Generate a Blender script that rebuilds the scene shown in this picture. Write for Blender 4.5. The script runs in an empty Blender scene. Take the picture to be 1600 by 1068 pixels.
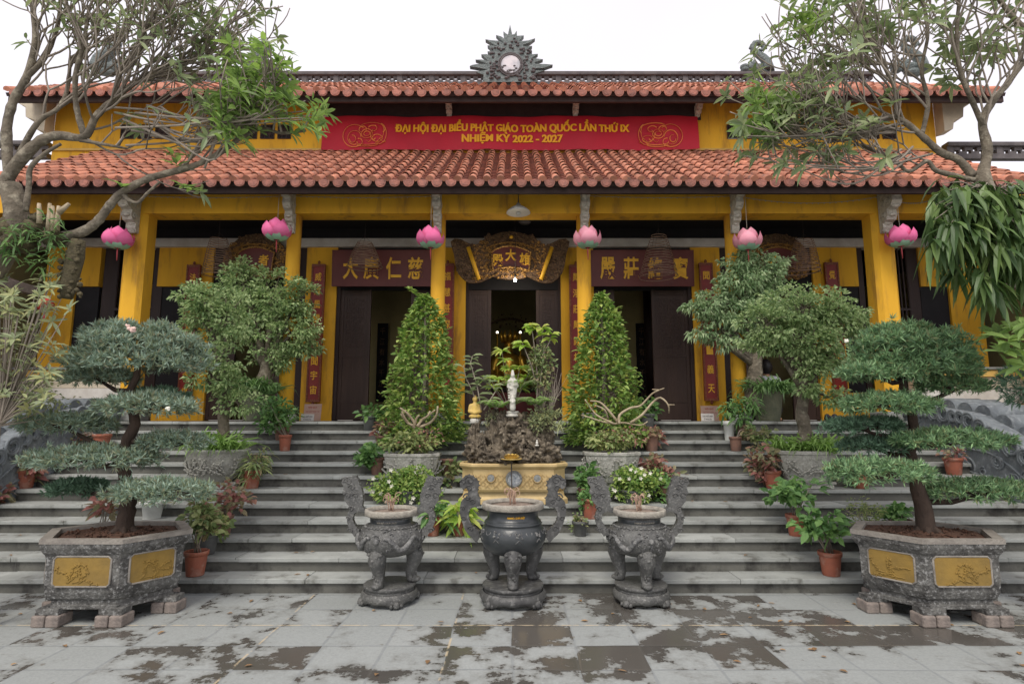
import bpy, bmesh, math, random
import numpy as np
from mathutils import Vector, Matrix, noise
R = math.radians
rng = np.random.default_rng(7)
random.seed(7)
S = bpy.context.scene
COL = S.collection

# ------------------------------------------------------------ camera
F_PX, HORIZON, CAM_Z = 900.0, 654.0, 1.78
TP = (HORIZON - 534) / F_PX
cam = bpy.data.cameras.new('camera'); cam.sensor_width = 36; cam.lens = 36 * F_PX / 1600
cam.clip_start = 0.1; cam.clip_end = 1000
cam_o = bpy.data.objects.new('camera', cam); COL.objects.link(cam_o)
cam_o.location = (0, 0, CAM_Z); cam_o.rotation_euler = (R(90) + math.atan(TP), 0, 0)
S.camera = cam_o

# ------------------------------------------------------------ sky, sun, exposure
W = bpy.data.worlds.new('World'); S.world = W; W.use_nodes = True
nt = W.node_tree; nt.nodes.clear()
SUN_EL, SUN_ROT = R(62), R(200)
sky = nt.nodes.new('ShaderNodeTexSky'); sky.sky_type = 'NISHITA'; sky.sun_disc = False
sky.sun_elevation = SUN_EL; sky.sun_rotation = SUN_ROT
b1 = nt.nodes.new('ShaderNodeBackground'); b1.inputs[1].default_value = 0.05
nt.links.new(sky.outputs[0], b1.inputs[0])
b2 = nt.nodes.new('ShaderNodeBackground')      # the bright overcast layer
b2.inputs[0].default_value = (1.0, 0.905, 0.87, 1); b2.inputs[1].default_value = 0.63
cn = nt.nodes.new('ShaderNodeTexNoise'); cn.inputs['Scale'].default_value = 2.2; cn.inputs['Detail'].default_value = 5
ctc = nt.nodes.new('ShaderNodeTexCoord'); nt.links.new(ctc.outputs['Generated'], cn.inputs['Vector'])
cr = nt.nodes.new('ShaderNodeValToRGB'); cr.color_ramp.elements[0].position = .3; cr.color_ramp.elements[1].position = .7
cr.color_ramp.elements[0].color = (.95, .845, .81, 1); cr.color_ramp.elements[1].color = (1.03, .95, .92, 1)   # faint cloud tone
nt.links.new(cn.outputs[0], cr.inputs[0]); nt.links.new(cr.outputs[0], b2.inputs[0])
ad = nt.nodes.new('ShaderNodeAddShader'); wo = nt.nodes.new('ShaderNodeOutputWorld')
nt.links.new(b1.outputs[0], ad.inputs[0]); nt.links.new(b2.outputs[0], ad.inputs[1]); nt.links.new(ad.outputs[0], wo.inputs[0])
sun = bpy.data.lights.new('sun', 'SUN'); sun.energy = 1.5; sun.angle = R(24); sun.color = (1, 0.94, 0.84)
sun_o = bpy.data.objects.new('sun', sun); COL.objects.link(sun_o)
sun_o.rotation_euler = (R(34), R(-12), 0)
S.view_settings.view_transform = 'Standard'; S.view_settings.look = 'None'
S.view_settings.gamma = 1; S.view_settings.exposure = 0.62
S.cycles.max_bounces = 8; S.cycles.diffuse_bounces = 4

# ------------------------------------------------------------ pixel helpers (photo pixel + real depth -> point)
def tan_(py):
    yc = (534 - py) / F_PX
    return (TP + yc) / (1 - yc * TP)
def at(px, py, Y):
    z = Y * tan_(py); p = math.atan(TP)
    d = Y * math.cos(p) + z * math.sin(p)
    return Vector(((px - 800) / F_PX * d, Y, CAM_Z + z))
def ppm(Y, py=600):           # metres per photo pixel at a depth
    return (at(801, py, Y) - at(800, py, Y)).x

# ------------------------------------------------------------ materials
def nn(t, k): return t.nodes.new('ShaderNode' + k)
def mat(name, c1, c2=None, scale=4.0, rough=0.75, metal=0.0, bump=0.0, bscale=25.0, c3=None, s3=40.0,
        lo=0.35, hi=0.65, spec=0.4, island=0.0, vor=False, stretch=None, c3r=(0.52, 0.72)):
    m = bpy.data.materials.new(name); m.use_nodes = True
    t = m.node_tree; p = t.nodes['Principled BSDF']
    p.inputs['Roughness'].default_value = rough; p.inputs['Metallic'].default_value = metal
    p.inputs['Specular IOR Level'].default_value = spec
    tc = nn(t, 'TexCoord'); src = tc.outputs['Object']
    if stretch:
        mp = nn(t, 'Mapping'); mp.inputs['Scale'].default_value = stretch
        t.links.new(src, mp.inputs[0]); src = mp.outputs[0]
    col = None
    def mixn(a, b, fac):
        mx = nn(t, 'Mix'); mx.data_type = 'RGBA'
        for sock, val in ((6, a), (7, b)):
            if isinstance(val, tuple): mx.inputs[sock].default_value = (*val, 1)
            else: t.links.new(val, mx.inputs[sock])
        if isinstance(fac, float): mx.inputs[0].default_value = fac
        else: t.links.new(fac, mx.inputs[0])
        return mx.outputs[2]
    def nfac(sc, l, h):
        n = nn(t, 'TexNoise'); n.inputs['Scale'].default_value = sc; n.inputs['Detail'].default_value = 6
        n.inputs['Roughness'].default_value = 0.62
        t.links.new(src, n.inputs['Vector'])
        mr = nn(t, 'MapRange'); mr.inputs[1].default_value = l; mr.inputs[2].default_value = h
        t.links.new(n.outputs[0], mr.inputs[0]); return mr.outputs[0]
    col = c1
    if c2: col = mixn(c1, c2, nfac(scale, lo, hi))
    if c3: col = mixn(col, c3, nfac(s3, *c3r))
    if island:
        g = nn(t, 'NewGeometry'); h = nn(t, 'HueSaturation')
        mr = nn(t, 'MapRange'); mr.inputs[3].default_value = 1 - island; mr.inputs[4].default_value = 1 + island
        t.links.new(g.outputs['Random Per Island'], mr.inputs[0]); t.links.new(mr.outputs[0], h.inputs['Value'])
        if isinstance(col, tuple): h.inputs['Color'].default_value = (*col, 1)
        else: t.links.new(col, h.inputs['Color'])
        col = h.outputs[0]
    if isinstance(col, tuple): p.inputs['Base Color'].default_value = (*col, 1)
    else: t.links.new(col, p.inputs['Base Color'])
    if bump:
        bp = nn(t, 'Bump'); bp.inputs['Strength'].default_value = min(1, bump); bp.inputs['Distance'].default_value = 0.02
        if vor:
            n = nn(t, 'TexVoronoi'); n.feature = 'SMOOTH_F1'
        else:
            n = nn(t, 'TexNoise'); n.inputs['Detail'].default_value = 5
        n.inputs['Scale'].default_value = bscale
        t.links.new(src, n.inputs['Vector']); t.links.new(n.outputs[0], bp.inputs['Height']); t.links.new(bp.outputs[0], p.inputs['Normal'])
    return m
def leafmat(name, cols, trans=0.3, rough=0.5, gain=2.5):
    cols = [tuple(min(.55, v * gain) for v in c) for c in cols]
    m = bpy.data.materials.new(name); m.use_nodes = True
    t = m.node_tree; p = t.nodes['Principled BSDF']; out = t.nodes['Material Output']
    p.inputs['Roughness'].default_value = rough; p.inputs['Specular IOR Level'].default_value = 0.35
    g = nn(t, 'NewGeometry'); r = nn(t, 'ValToRGB')
    t.links.new(g.outputs['Random Per Island'], r.inputs[0])
    e = r.color_ramp.elements
    while len(e) < len(cols): e.new(0.5)
    for i, c in enumerate(cols):
        e[i].position = i / max(1, len(cols) - 1); e[i].color = (*c, 1)
    t.links.new(r.outputs[0], p.inputs['Base Color'])
    tr = nn(t, 'BsdfTranslucent'); mx = nn(t, 'MixShader'); mx.inputs[0].default_value = trans
    hs = nn(t, 'HueSaturation'); hs.inputs['Value'].default_value = 1.35; hs.inputs['Saturation'].default_value = 1.1
    t.links.new(r.outputs[0], hs.inputs['Color']); t.links.new(hs.outputs[0], tr.inputs[0])
    t.links.new(p.outputs[0], mx.inputs[1]); t.links.new(tr.outputs[0], mx.inputs[2]); t.links.new(mx.outputs[0], out.inputs[0])
    return m
def glow(name, c, s):
    m = bpy.data.materials.new(name); m.use_nodes = True
    p = m.node_tree.nodes['Principled BSDF']; p.inputs['Emission Color'].default_value = (*c, 1); p.inputs['Emission Strength'].default_value = s
    return m

M = {}
M['yellow'] = mat('yellow_limewash', (0.80, 0.435, 0.03), (0.68, 0.355, 0.028), 2.5, 0.85, bump=0.15, bscale=60, c3=(0.38, 0.195, 0.04), s3=5, stretch=(1, 1, .2), c3r=(.54, .74))
M['yellow_pale'] = mat('pale_yellow_limewash', (0.66, 0.42, 0.12), (0.55, 0.34, 0.10), 2.5, 0.85, bump=0.15, bscale=60)
M['cream'] = mat('cream_plaster', (0.62, 0.54, 0.42), (0.48, 0.42, 0.32), 3, 0.85, bump=0.2, bscale=40)
M['white'] = mat('old_white_plaster', (0.66, 0.63, 0.58), (0.52, 0.48, 0.43), 4, 0.85, bump=0.2, bscale=40)
M['bracket'] = mat('carved_white_plaster', (0.62, 0.58, 0.50), (0.40, 0.36, 0.30), 14, 0.9, bump=1, bscale=38, lo=.4, hi=.7)
M['darkwood'] = mat('dark_wood', (0.035, 0.018, 0.014), (0.022, 0.011, 0.010), 6, 0.6, bump=0.2, bscale=50, stretch=(1, 1, .15))
M['doorwood'] = mat('brown_door_wood', (0.060, 0.034, 0.025), (0.038, 0.021, 0.016), 5, 0.55, bump=0.2, bscale=40, stretch=(1, 1, .15))
M['black'] = mat('black_boards_and_shade', (0.016, 0.014, 0.016), (0.010, 0.009, 0.010), 4, 0.8)  # near-black boards; openings use it as painted shade
M['soffit'] = mat('brown_soffit', (0.060, 0.036, 0.032), (0.040, 0.024, 0.022), 5, 0.75)
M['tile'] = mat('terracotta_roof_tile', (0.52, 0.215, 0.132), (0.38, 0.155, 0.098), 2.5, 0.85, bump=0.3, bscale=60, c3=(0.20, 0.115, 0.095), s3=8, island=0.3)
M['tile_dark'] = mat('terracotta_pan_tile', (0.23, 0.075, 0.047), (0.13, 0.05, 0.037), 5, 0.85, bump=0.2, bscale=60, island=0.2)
M['drop'] = mat('terracotta_drop_tile', (0.38, 0.15, 0.11), (0.22, 0.10, 0.08), 9, 0.8, bump=0.7, bscale=45, island=0.25)
M['ridge'] = mat('grey_ridge_stucco', (0.13, 0.115, 0.115), (0.085, 0.075, 0.078), 6, 0.85, bump=0.3, bscale=40)
M['dragon'] = mat('green_grey_ceramic', (0.15, 0.175, 0.17), (0.075, 0.092, 0.09), 12, 0.6, bump=0.8, bscale=30, vor=True)
M['stone'] = mat('grey_step_stone', (0.30, 0.31, 0.295), (0.21, 0.215, 0.20), 1.6, 0.75, bump=0.25, bscale=30, c3=(0.13, 0.125, 0.11), s3=5)
M['blustone'] = mat('blue_grey_carved_stone', (0.20, 0.225, 0.24), (0.13, 0.145, 0.16), 5, 0.8, bump=0.4, bscale=30, c3=(0.28, 0.30, 0.31), s3=12)
M['carved'] = mat('weathered_carved_stone', (0.40, 0.395, 0.355), (0.27, 0.265, 0.235), 6, 0.9, bump=0.8, bscale=30, c3=(0.45, 0.44, 0.41), s3=26)
M['planter'] = mat('blackened_planter_stone', (0.17, 0.167, 0.155), (0.055, 0.053, 0.05), 9, 0.9, bump=0.9, bscale=45, c3=(0.34, 0.34, 0.33), s3=34, lo=.3, hi=.62)
M['rimstone'] = mat('planter_rim_stone', (0.30, 0.275, 0.24), (0.19, 0.17, 0.15), 7, 0.9, bump=0.5, bscale=50)
M['ochre'] = mat('ochre_relief_panel', (0.27, 0.17, 0.038), (0.20, 0.13, 0.036), 5, 0.8, bump=0.3, bscale=22)
M['brick'] = mat('pale_brick', (0.27, 0.225, 0.195), (0.17, 0.145, 0.13), 14, 0.9, bump=0.5, bscale=50)
M['urnstone'] = mat('dusty_black_bronze', (0.115, 0.115, 0.108), (0.06, 0.06, 0.058), 5, 0.5, bump=0.5, bscale=60, c3=(0.21, 0.208, 0.195), s3=38, metal=0.0, spec=.5)
M['urndark'] = mat('polished_black_bronze', (0.028, 0.033, 0.036), (0.045, 0.05, 0.053), 5, 0.33, bump=0.12, bscale=30, spec=.6)
M['urncarve'] = mat('carved_grey_bronze', (0.19, 0.19, 0.183), (0.06, 0.061, 0.062), 18, 0.55, bump=0.9, bscale=42, c3=(0.30, 0.295, 0.28), s3=30)
M['urnhandle'] = mat('dark_cast_bronze', (0.085, 0.085, 0.082), (0.045, 0.045, 0.045), 9, 0.5, bump=0.3, bscale=26, c3=(0.19, 0.188, 0.18), s3=20)
M['urnrim'] = mat('ash_covered_rim', (0.40, 0.37, 0.31), (0.24, 0.22, 0.19), 16, 0.85, bump=0.5, bscale=60)
M['sand'] = mat('ash_sand', (0.33, 0.26, 0.21), (0.20, 0.15, 0.12), 30, 0.95, bump=0.8, bscale=80)
M['soil'] = mat('red_brown_soil', (0.11, 0.055, 0.035), (0.055, 0.03, 0.02), 25, 0.95, bump=1, bscale=50)
M['terracotta'] = mat('terracotta_pot', (0.36, 0.115, 0.065), (0.26, 0.09, 0.06), 7, 0.7, bump=0.15, bscale=40, c3=(0.40, 0.24, 0.18), s3=9)
M['oldpot'] = mat('faded_brown_pot', (0.26, 0.14, 0.10), (0.17, 0.10, 0.08), 8, 0.8)
M['greypot'] = mat('grey_pot', (0.12, 0.125, 0.12), (0.08, 0.08, 0.08), 8, 0.7)
M['whitepot'] = mat('white_plastic', (0.68, 0.69, 0.66), (0.55, 0.56, 0.53), 6, 0.5)
M['olivepot'] = mat('mossy_stone_pot', (0.15, 0.15, 0.10), (0.10, 0.11, 0.075), 8, 0.9, bump=0.5, bscale=30)
M['bark'] = mat('grey_bark', (0.20, 0.168, 0.125), (0.085, 0.072, 0.054), 5, 0.95, bump=1, bscale=24, c3=(0.33, 0.295, 0.225), s3=12)
M['twig'] = mat('twig_bark', (0.31, 0.265, 0.215), (0.19, 0.16, 0.13), 6, 0.85, island=0.3)
M['darkbark'] = mat('dark_red_bark', (0.075, 0.05, 0.038), (0.04, 0.028, 0.022), 9, 0.95, bump=0.8, bscale=40, stretch=(1, 1, .3))
M['palebranch'] = mat('pale_smooth_branch', (0.42, 0.35, 0.24), (0.28, 0.22, 0.14), 12, 0.8, bump=0.3, bscale=40)
M['rock'] = mat('pitted_brown_rock', (0.19, 0.155, 0.11), (0.04, 0.032, 0.024), 12, 0.95, bump=1, bscale=26, c3=(0.32, 0.275, 0.21), s3=22)
M['basin'] = mat('yellow_glazed_basin', (0.60, 0.45, 0.22), (0.48, 0.35, 0.16), 5, 0.5, bump=0.2, bscale=30)
M['basindark'] = mat('yellow_basin_groove', (0.46, 0.33, 0.15), (0.38, 0.26, 0.11), 5, 0.6)
M['porcelain'] = mat('blue_white_porcelain', (0.55, 0.56, 0.54), (0.16, 0.19, 0.24), 38, 0.35)
M['ironring'] = mat('dark_grey_inset', (0.13, 0.14, 0.14), (0.30, 0.30, 0.28), 30, 0.6)
M['whitestatue'] = mat('white_statue_stone', (0.62, 0.60, 0.54), (0.47, 0.45, 0.40), 12, 0.65, bump=0.15, bscale=40)
M['goldstatue'] = mat('old_gilt_plaster', (0.62, 0.43, 0.10), (0.50, 0.35, 0.12), 14, 0.55)
M['gold'] = mat('gold_leaf', (0.90, 0.56, 0.09), (0.80, 0.45, 0.06), 9, 0.32, metal=0.75)
M['letter'] = mat('gold_lettering', (0.92, 0.52, 0.035), (0.80, 0.42, 0.03), 12, 0.5, metal=0.0)
M['oldgold'] = mat('old_gilt_carving', (0.55, 0.29, 0.07), (0.16, 0.075, 0.03), 26, 0.5, metal=0.1, bump=1, bscale=50, c3=(0.85, 0.52, 0.15), s3=38)
M['darkgilt'] = mat('dark_gilt_carving', (0.20, 0.115, 0.06), (0.045, 0.028, 0.02), 24, 0.6, metal=0.1, bump=1, bscale=45, c3=(0.42, 0.26, 0.11), s3=34)
M['maroon'] = mat('maroon_lacquer', (0.15, 0.030, 0.024), (0.115, 0.022, 0.019), 3, 0.4)
M['redlac'] = mat('red_lacquer', (0.27, 0.028, 0.02), (0.20, 0.02, 0.017), 4, 0.45)
M['banner'] = mat('red_banner_cloth', (0.52, 0.012, 0.030), (0.43, 0.010, 0.026), 1.2, 0.6)
M['bannerart'] = mat('banner_orange_print', (0.85, 0.27, 0.07), None, rough=0.6)
M['bannertxt'] = mat('banner_yellow_print', (0.85, 0.39, 0.015), None, rough=0.6)
M['petal'] = mat('pink_silk_petal', (0.85, 0.19, 0.40), (0.80, 0.14, 0.34), 4, 0.7, island=0.12)
M['petalpale'] = mat('pale_pink_silk_petal', (0.85, 0.38, 0.46), (0.80, 0.30, 0.40), 4, 0.7, island=0.1)
M['sepal'] = mat('pale_green_silk', (0.34, 0.56, 0.42), (0.28, 0.47, 0.34), 5, 0.7, island=0.15)
M['tassel'] = mat('red_tassel', (0.45, 0.07, 0.08), None)
M['coil'] = mat('incense_coil', (0.38, 0.25, 0.18), (0.24, 0.15, 0.11), 12, 0.85)
M['wire'] = mat('thin_wire', (0.06, 0.05, 0.045), None)
M['palewire'] = mat('pale_wire', (0.45, 0.40, 0.32), None)
M['enamel'] = mat('white_enamel', (0.60, 0.58, 0.54), (0.5, 0.48, 0.44), 6, 0.4)
M['paper'] = mat('pink_paper', (0.62, 0.42, 0.34), (0.55, 0.36, 0.28), 10, 0.8)
M['whitepaper'] = mat('white_paper', (0.70, 0.68, 0.64), None, rough=0.8)
M['ink'] = mat('grey_ink', (0.10, 0.08, 0.08), None)
M['redink'] = mat('red_ink', (0.42, 0.06, 0.05), None)
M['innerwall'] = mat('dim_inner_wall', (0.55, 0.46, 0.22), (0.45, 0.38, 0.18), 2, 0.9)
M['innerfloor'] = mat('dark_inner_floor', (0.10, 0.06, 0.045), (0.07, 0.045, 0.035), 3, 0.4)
M['bulb'] = glow('lit_bulb', (1, 0.93, 0.8), 30)
M['candle'] = glow('lit_small_lamp', (1, 0.9, 0.7), 3)
M['redlantern'] = mat('red_paper_lantern', (0.36, 0.03, 0.02), None)
M['ash'] = mat('burnt_incense_stick', (0.50, 0.36, 0.27), (0.36, 0.22, 0.16), 20, 0.9)
M['skin'] = mat('skin', (0.45, 0.25, 0.16), None, rough=.6)
M['shirt'] = mat('white_shirt', (0.55, 0.57, 0.60), (0.47, 0.49, 0.52), 5, .8, bump=.4, bscale=14)
M['trouser'] = mat('black_cloth', (0.02, 0.02, 0.024), None, rough=.8)
M['hair'] = mat('black_hair', (0.012, 0.010, 0.010), None, rough=.5)
M['flower'] = mat('white_flower_petals', (0.72, 0.70, 0.60), None, rough=.7)
M['pinkflower'] = mat('pale_pink_flower', (0.70, 0.50, 0.44), None, rough=.7)
M['moss'] = mat('mossy_bark', (0.12, 0.10, 0.055), (0.06, 0.05, 0.03), 20, .95, bump=1, bscale=40)
M['fruit'] = mat('green_yellow_fruit', (0.30, 0.30, 0.045), (0.20, 0.25, 0.04), 6, 0.4)
L = {}
L['pine'] = leafmat('podocarpus_needle', [(.060, .085, .065), (.095, .130, .100), (.155, .20, .16), (.10, .125, .075), (.11, .10, .065)], .22)
L['pinegreen'] = leafmat('green_podocarpus_needle', [(.040, .075, .040), (.070, .120, .058), (.14, .215, .105), (.05, .09, .048), (.10, .105, .05)], .22)
L['small'] = leafmat('small_matte_leaf', [(.055, .090, .036), (.092, .132, .054), (.14, .18, .082), (.18, .22, .11)], .28)
L['olive'] = leafmat('olive_leaf', [(.05, .07, .025), (.085, .115, .04), (.13, .15, .06), (.17, .18, .075)], .3)
L['weep'] = leafmat('weeping_fig_leaf', [(.065, .105, .050), (.105, .15, .078), (.15, .195, .11), (.185, .225, .135)], .3)
L['kum'] = leafmat('kumquat_leaf', [(.036, .072, .016), (.072, .120, .028), (.12, .17, .045), (.18, .21, .065)], .3)
L['frang'] = leafmat('frangipani_leaf', [(.055, .085, .028), (.085, .125, .04), (.125, .18, .05), (.07, .11, .035)], .42)
L['frangdull'] = leafmat('dull_frangipani_leaf', [(.055, .075, .035), (.085, .11, .05), (.13, .15, .075), (.07, .095, .05)], .35)
L['hang'] = leafmat('dark_hanging_leaf', [(.025, .05, .016), (.045, .08, .025), (.07, .115, .035), (.10, .145, .045)], .2, .4, 1.6)
L['grass'] = leafmat('spider_grass', [(.06, .105, .025), (.095, .155, .04), (.13, .20, .06)], .35)
L['darkgrass'] = leafmat('dark_grass_blade', [(.03, .06, .022), (.05, .09, .03), (.08, .13, .045)], .3)
L['broad'] = leafmat('broad_green_leaf', [(.03, .065, .022), (.055, .105, .035), (.085, .145, .045)], .3)
L['red'] = leafmat('red_purple_leaf', [(.10, .045, .04), (.16, .07, .06), (.08, .09, .045), (.12, .10, .06)], .3)
L['mixed'] = leafmat('mixed_green_leaf', [(.05, .08, .03), (.09, .12, .05), (.13, .15, .065), (.12, .085, .055)], .3)
L['bright'] = leafmat('bright_yellow_green_leaf', [(.11, .175, .03), (.16, .235, .045), (.21, .28, .06)], .45)
L['shrub'] = leafmat('grey_yellow_shrub_leaf', [(.07, .085, .045), (.11, .13, .07), (.15, .165, .085), (.14, .14, .06)], .3)
L['dry'] = leafmat('dry_leaf', [(.10, .06, .03), (.16, .10, .05)], .2)

# ------------------------------------------------------------ mesh builder (world coordinates)
class MB:
    def __init__(s): s.v = []; s.f = []; s.m = []; s.s = []
    def add(s, vs, fs, mi=0, sm=False):
        o = len(s.v); s.v.extend([tuple(q) for q in vs])
        s.f.extend([tuple(i + o for i in q) for q in fs]); s.m.extend([mi] * len(fs)); s.s.extend([sm] * len(fs))
        return s
    def box(s, x0, x1, y0, y1, z0, z1, mi=0, T=None):
        vs = [Vector(q) for q in ((x0, y0, z0), (x1, y0, z0), (x1, y1, z0), (x0, y1, z0), (x0, y0, z1), (x1, y0, z1), (x1, y1, z1), (x0, y1, z1))]
        if T is not None: vs = [T @ q for q in vs]
        return s.add(vs, [(0, 3, 2, 1), (4, 5, 6, 7), (0, 1, 5, 4), (1, 2, 6, 5), (2, 3, 7, 6), (3, 0, 4, 7)], mi)
    def bbox(s, x0, x1, y0, y1, z0, z1, b=0.01, mi=0, T=None):     # bevelled box
        bm = bmesh.new(); bmesh.ops.create_cube(bm, size=1)
        for q in bm.verts: q.co = Vector((x0 + (q.co.x + .5) * (x1 - x0), y0 + (q.co.y + .5) * (y1 - y0), z0 + (q.co.z + .5) * (z1 - z0)))
        bmesh.ops.bevel(bm, geom=bm.edges[:], offset=b, segments=2, affect='EDGES', profile=.5)
        return s.bm(bm, mi, T)
    def bm(s, bm, mi=0, T=None, sm=False):
        bm.verts.index_update()
        vs = [(T @ q.co if T is not None else q.co.copy()) for q in bm.verts]
        s.add(vs, [tuple(q.index for q in f.verts) for f in bm.faces], mi, sm); bm.free(); return s
    def tube(s, pts, rad, n=8, mi=0, cap=True, sm=True, flat=1.0):
        pts = [Vector(p) for p in pts]; k = len(pts)
        if not hasattr(rad, '__len__'): rad = [rad] * k
        vs = []; prev = None
        for i, p in enumerate(pts):
            d = (pts[min(i + 1, k - 1)] - pts[max(i - 1, 0)])
            d = d.normalized() if d.length > 1e-9 else Vector((0, 0, 1))
            if prev is None: a = d.orthogonal().normalized()
            else:
                a = prev - d * prev.dot(d)
                a = a.normalized() if a.length > 1e-6 else d.orthogonal().normalized()
            prev = a; b = d.cross(a)
            for j in range(n):
                t = 2 * math.pi * j / n
                vs.append(p + (a * math.cos(t) + b * math.sin(t) * flat) * rad[i])
        fs = [(i * n + j, i * n + (j + 1) % n, (i + 1) * n + (j + 1) % n, (i + 1) * n + j) for i in range(k - 1) for j in range(n)]
        s.add(vs, fs, mi, sm)
        if cap:
            o = len(s.v) - len(vs)
            s.f.append(tuple(o + j for j in reversed(range(n)))); s.m.append(mi); s.s.append(False)
            s.f.append(tuple(o + (k - 1) * n + j for j in range(n))); s.m.append(mi); s.s.append(False)
        return s
    def lathe(s, prof, c, n=32, mi=0, sm=True, rfun=None, a0=0.0, sx=1.0, sy=1.0, cap=True):
        c = Vector(c); vs = []
        for r, z in prof:
            for j in range(n):
                t = a0 + 2 * math.pi * j / n; q = r * (rfun(t, z) if rfun else 1)
                vs.append(c + Vector((math.cos(t) * q * sx, math.sin(t) * q * sy, z)))
        k = len(prof)
        fs = [(i * n + j, i * n + (j + 1) % n, (i + 1) * n + (j + 1) % n, (i + 1) * n + j) for i in range(k - 1) for j in range(n)]
        s.add(vs, fs, mi, sm); o = len(s.v) - len(vs)
        if not cap: return s
        if prof[0][0] > 1e-4: s.f.append(tuple(o + j for j in reversed(range(n)))); s.m.append(mi); s.s.append(False)
        if prof[-1][0] > 1e-4: s.f.append(tuple(o + (k - 1) * n + j for j in range(n))); s.m.append(mi); s.s.append(False)
        return s
    def prism(s, poly, T, d, mi=0):     # 2-D outline (x,y), thickness d along local z, placed by matrix T
        bm = bmesh.new()
        f = bm.faces.new([bm.verts.new((x, y, 0)) for x, y in poly])
        f.normal_update()
        r = bmesh.ops.extrude_face_region(bm, geom=[f])
        for g in r['geom']:
            if isinstance(g, bmesh.types.BMVert): g.co.z += d
        bmesh.ops.recalc_face_normals(bm, faces=bm.faces[:])
        bmesh.ops.triangulate(bm, faces=[q for q in bm.faces if len(q.verts) > 4])
        return s.bm(bm, mi, T)
    def ball(s, c, r, sub=2, mi=0, amp=0.0, fr=3.0, seed=0.0):
        if not hasattr(r, '__len__'): r = (r, r, r)
        bm = bmesh.new(); bmesh.ops.create_icosphere(bm, subdivisions=sub, radius=1)
        for q in bm.verts:
            k = 1.0
            if amp: k += amp * noise.fractal(q.co * fr + Vector((seed, seed * 1.7, -seed)), 1.0, 2.0, 4)
            q.co = Vector((q.co.x * r[0] * k + c[0], q.co.y * r[1] * k + c[1], q.co.z * r[2] * k + c[2]))
        return s.bm(bm, mi, None, True)
    def leaves(s, P, D, N, Ln, Wd, shape='d', droop=0.0, mi=0, fold=0.18):
        P = np.asarray(P, float); D = np.asarray(D, float); N = np.asarray(N, float)
        n = len(P)
        if n == 0: return s
        Ln = np.broadcast_to(np.asarray(Ln, float), (n,))[:, None]; Wd = np.broadcast_to(np.asarray(Wd, float), (n,))[:, None]
        D = D / (np.linalg.norm(D, axis=1, keepdims=True) + 1e-9)
        B = np.cross(D, N); B /= (np.linalg.norm(B, axis=1, keepdims=True) + 1e-9); U = np.cross(B, D)
        z = np.array([[0, 0, 1.0]]); droop = np.broadcast_to(np.asarray(droop, float), (n,))[:, None]
        if shape == 'd':
            V = np.stack([P, P + D * Ln * .45 + B * Wd * .5 + U * Wd * fold, P + D * Ln - z * Ln * droop, P + D * Ln * .45 - B * Wd * .5 + U * Wd * fold], 1)
            k = 4; fl = [(0, 1, 2), (0, 2, 3)]
        elif shape == 'l':
            h1 = P + D * Ln * .33 - z * Ln * droop * .12; h2 = P + D * Ln * .70 - z * Ln * droop * .5
            V = np.stack([P, h1 + B * Wd * .5 + U * Wd * fold, h1, h1 - B * Wd * .5 + U * Wd * fold,
                          h2 + B * Wd * .42 + U * Wd * fold, h2, h2 - B * Wd * .42 + U * Wd * fold, P + D * Ln - z * Ln * droop], 1)
            k = 8; fl = [(0, 1, 2), (0, 2, 3), (1, 4, 5, 2), (2, 5, 6, 3), (4, 7, 5), (5, 7, 6)]
        else:      # grass blade, arching
            h1 = P + D * Ln * .45 - z * Ln * droop * .15; h2 = P + D * Ln * .8 - z * Ln * droop * .55
            V = np.stack([P + B * Wd * .4, P - B * Wd * .4, h1 + B * Wd * .5, h1 - B * Wd * .5, h2 + B * Wd * .35, h2 - B * Wd * .35, P + D * Ln - z * Ln * droop], 1)
            k = 7; fl = [(0, 2, 3, 1), (2, 4, 5, 3), (4, 6, 5)]
        o = len(s.v); s.v.extend(map(tuple, V.reshape(-1, 3).tolist()))
        for i in range(n):
            b = o + i * k
            for q in fl: s.f.append(tuple(b + j for j in q))
        s.m.extend([mi] * (n * len(fl))); s.s.extend([False] * (n * len(fl)))
        return s
    def mesh(s, name, mats, off=(0, 0, 0)):
        me = bpy.data.meshes.new(name); ox, oy, oz = off
        me.from_pydata([(a - ox, b - oy, c - oz) for a, b, c in s.v], [], s.f)
        for q in (mats if isinstance(mats, (list, tuple)) else [mats]): me.materials.append(q)
        me.polygons.foreach_set('material_index', s.m); me.polygons.foreach_set('use_smooth', s.s); me.update()
        return me

def thing(name, label, cat, loc=(0, 0, 0), group=None):
    o = bpy.data.objects.new(name, None); COL.objects.link(o); o.empty_display_size = .1
    o.location = loc; o['label'] = label; o['category'] = cat
    if group: o['group'] = group
    return o
def rootloc(p):
    while p.parent: p = p.parent
    return p.location
def part(mb, name, mats, parent, label=None):
    o = bpy.data.objects.new(name, mb.mesh(name, mats, rootloc(parent))); COL.objects.link(o); o.parent = parent
    if label: o['label'] = label
    return o
def solo(mb, name, mats, label, cat, loc=(0, 0, 0), group=None):
    o = bpy.data.objects.new(name, mb.mesh(name, mats, loc)); COL.objects.link(o); o.location = loc
    o['label'] = label; o['category'] = cat
    if group: o['group'] = group
    return o
def struct(mb, name, mats):
    o = bpy.data.objects.new(name, mb.mesh(name, mats)); COL.objects.link(o); o['kind'] = 'structure'; return o
def dup(root, loc, label, scale=None, rz=None, mirror=False):
    r = root.copy(); COL.objects.link(r); r.location = loc; r['label'] = label
    if scale: r.scale = scale if hasattr(scale, '__len__') else (scale,) * 3
    if rz is not None: r.rotation_euler = (0, 0, rz)
    def rec(a, b):
        for c in list(a.children):
            d = c.copy(); COL.objects.link(d); d.parent = b; rec(c, d)
    rec(root, r); return r

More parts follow.
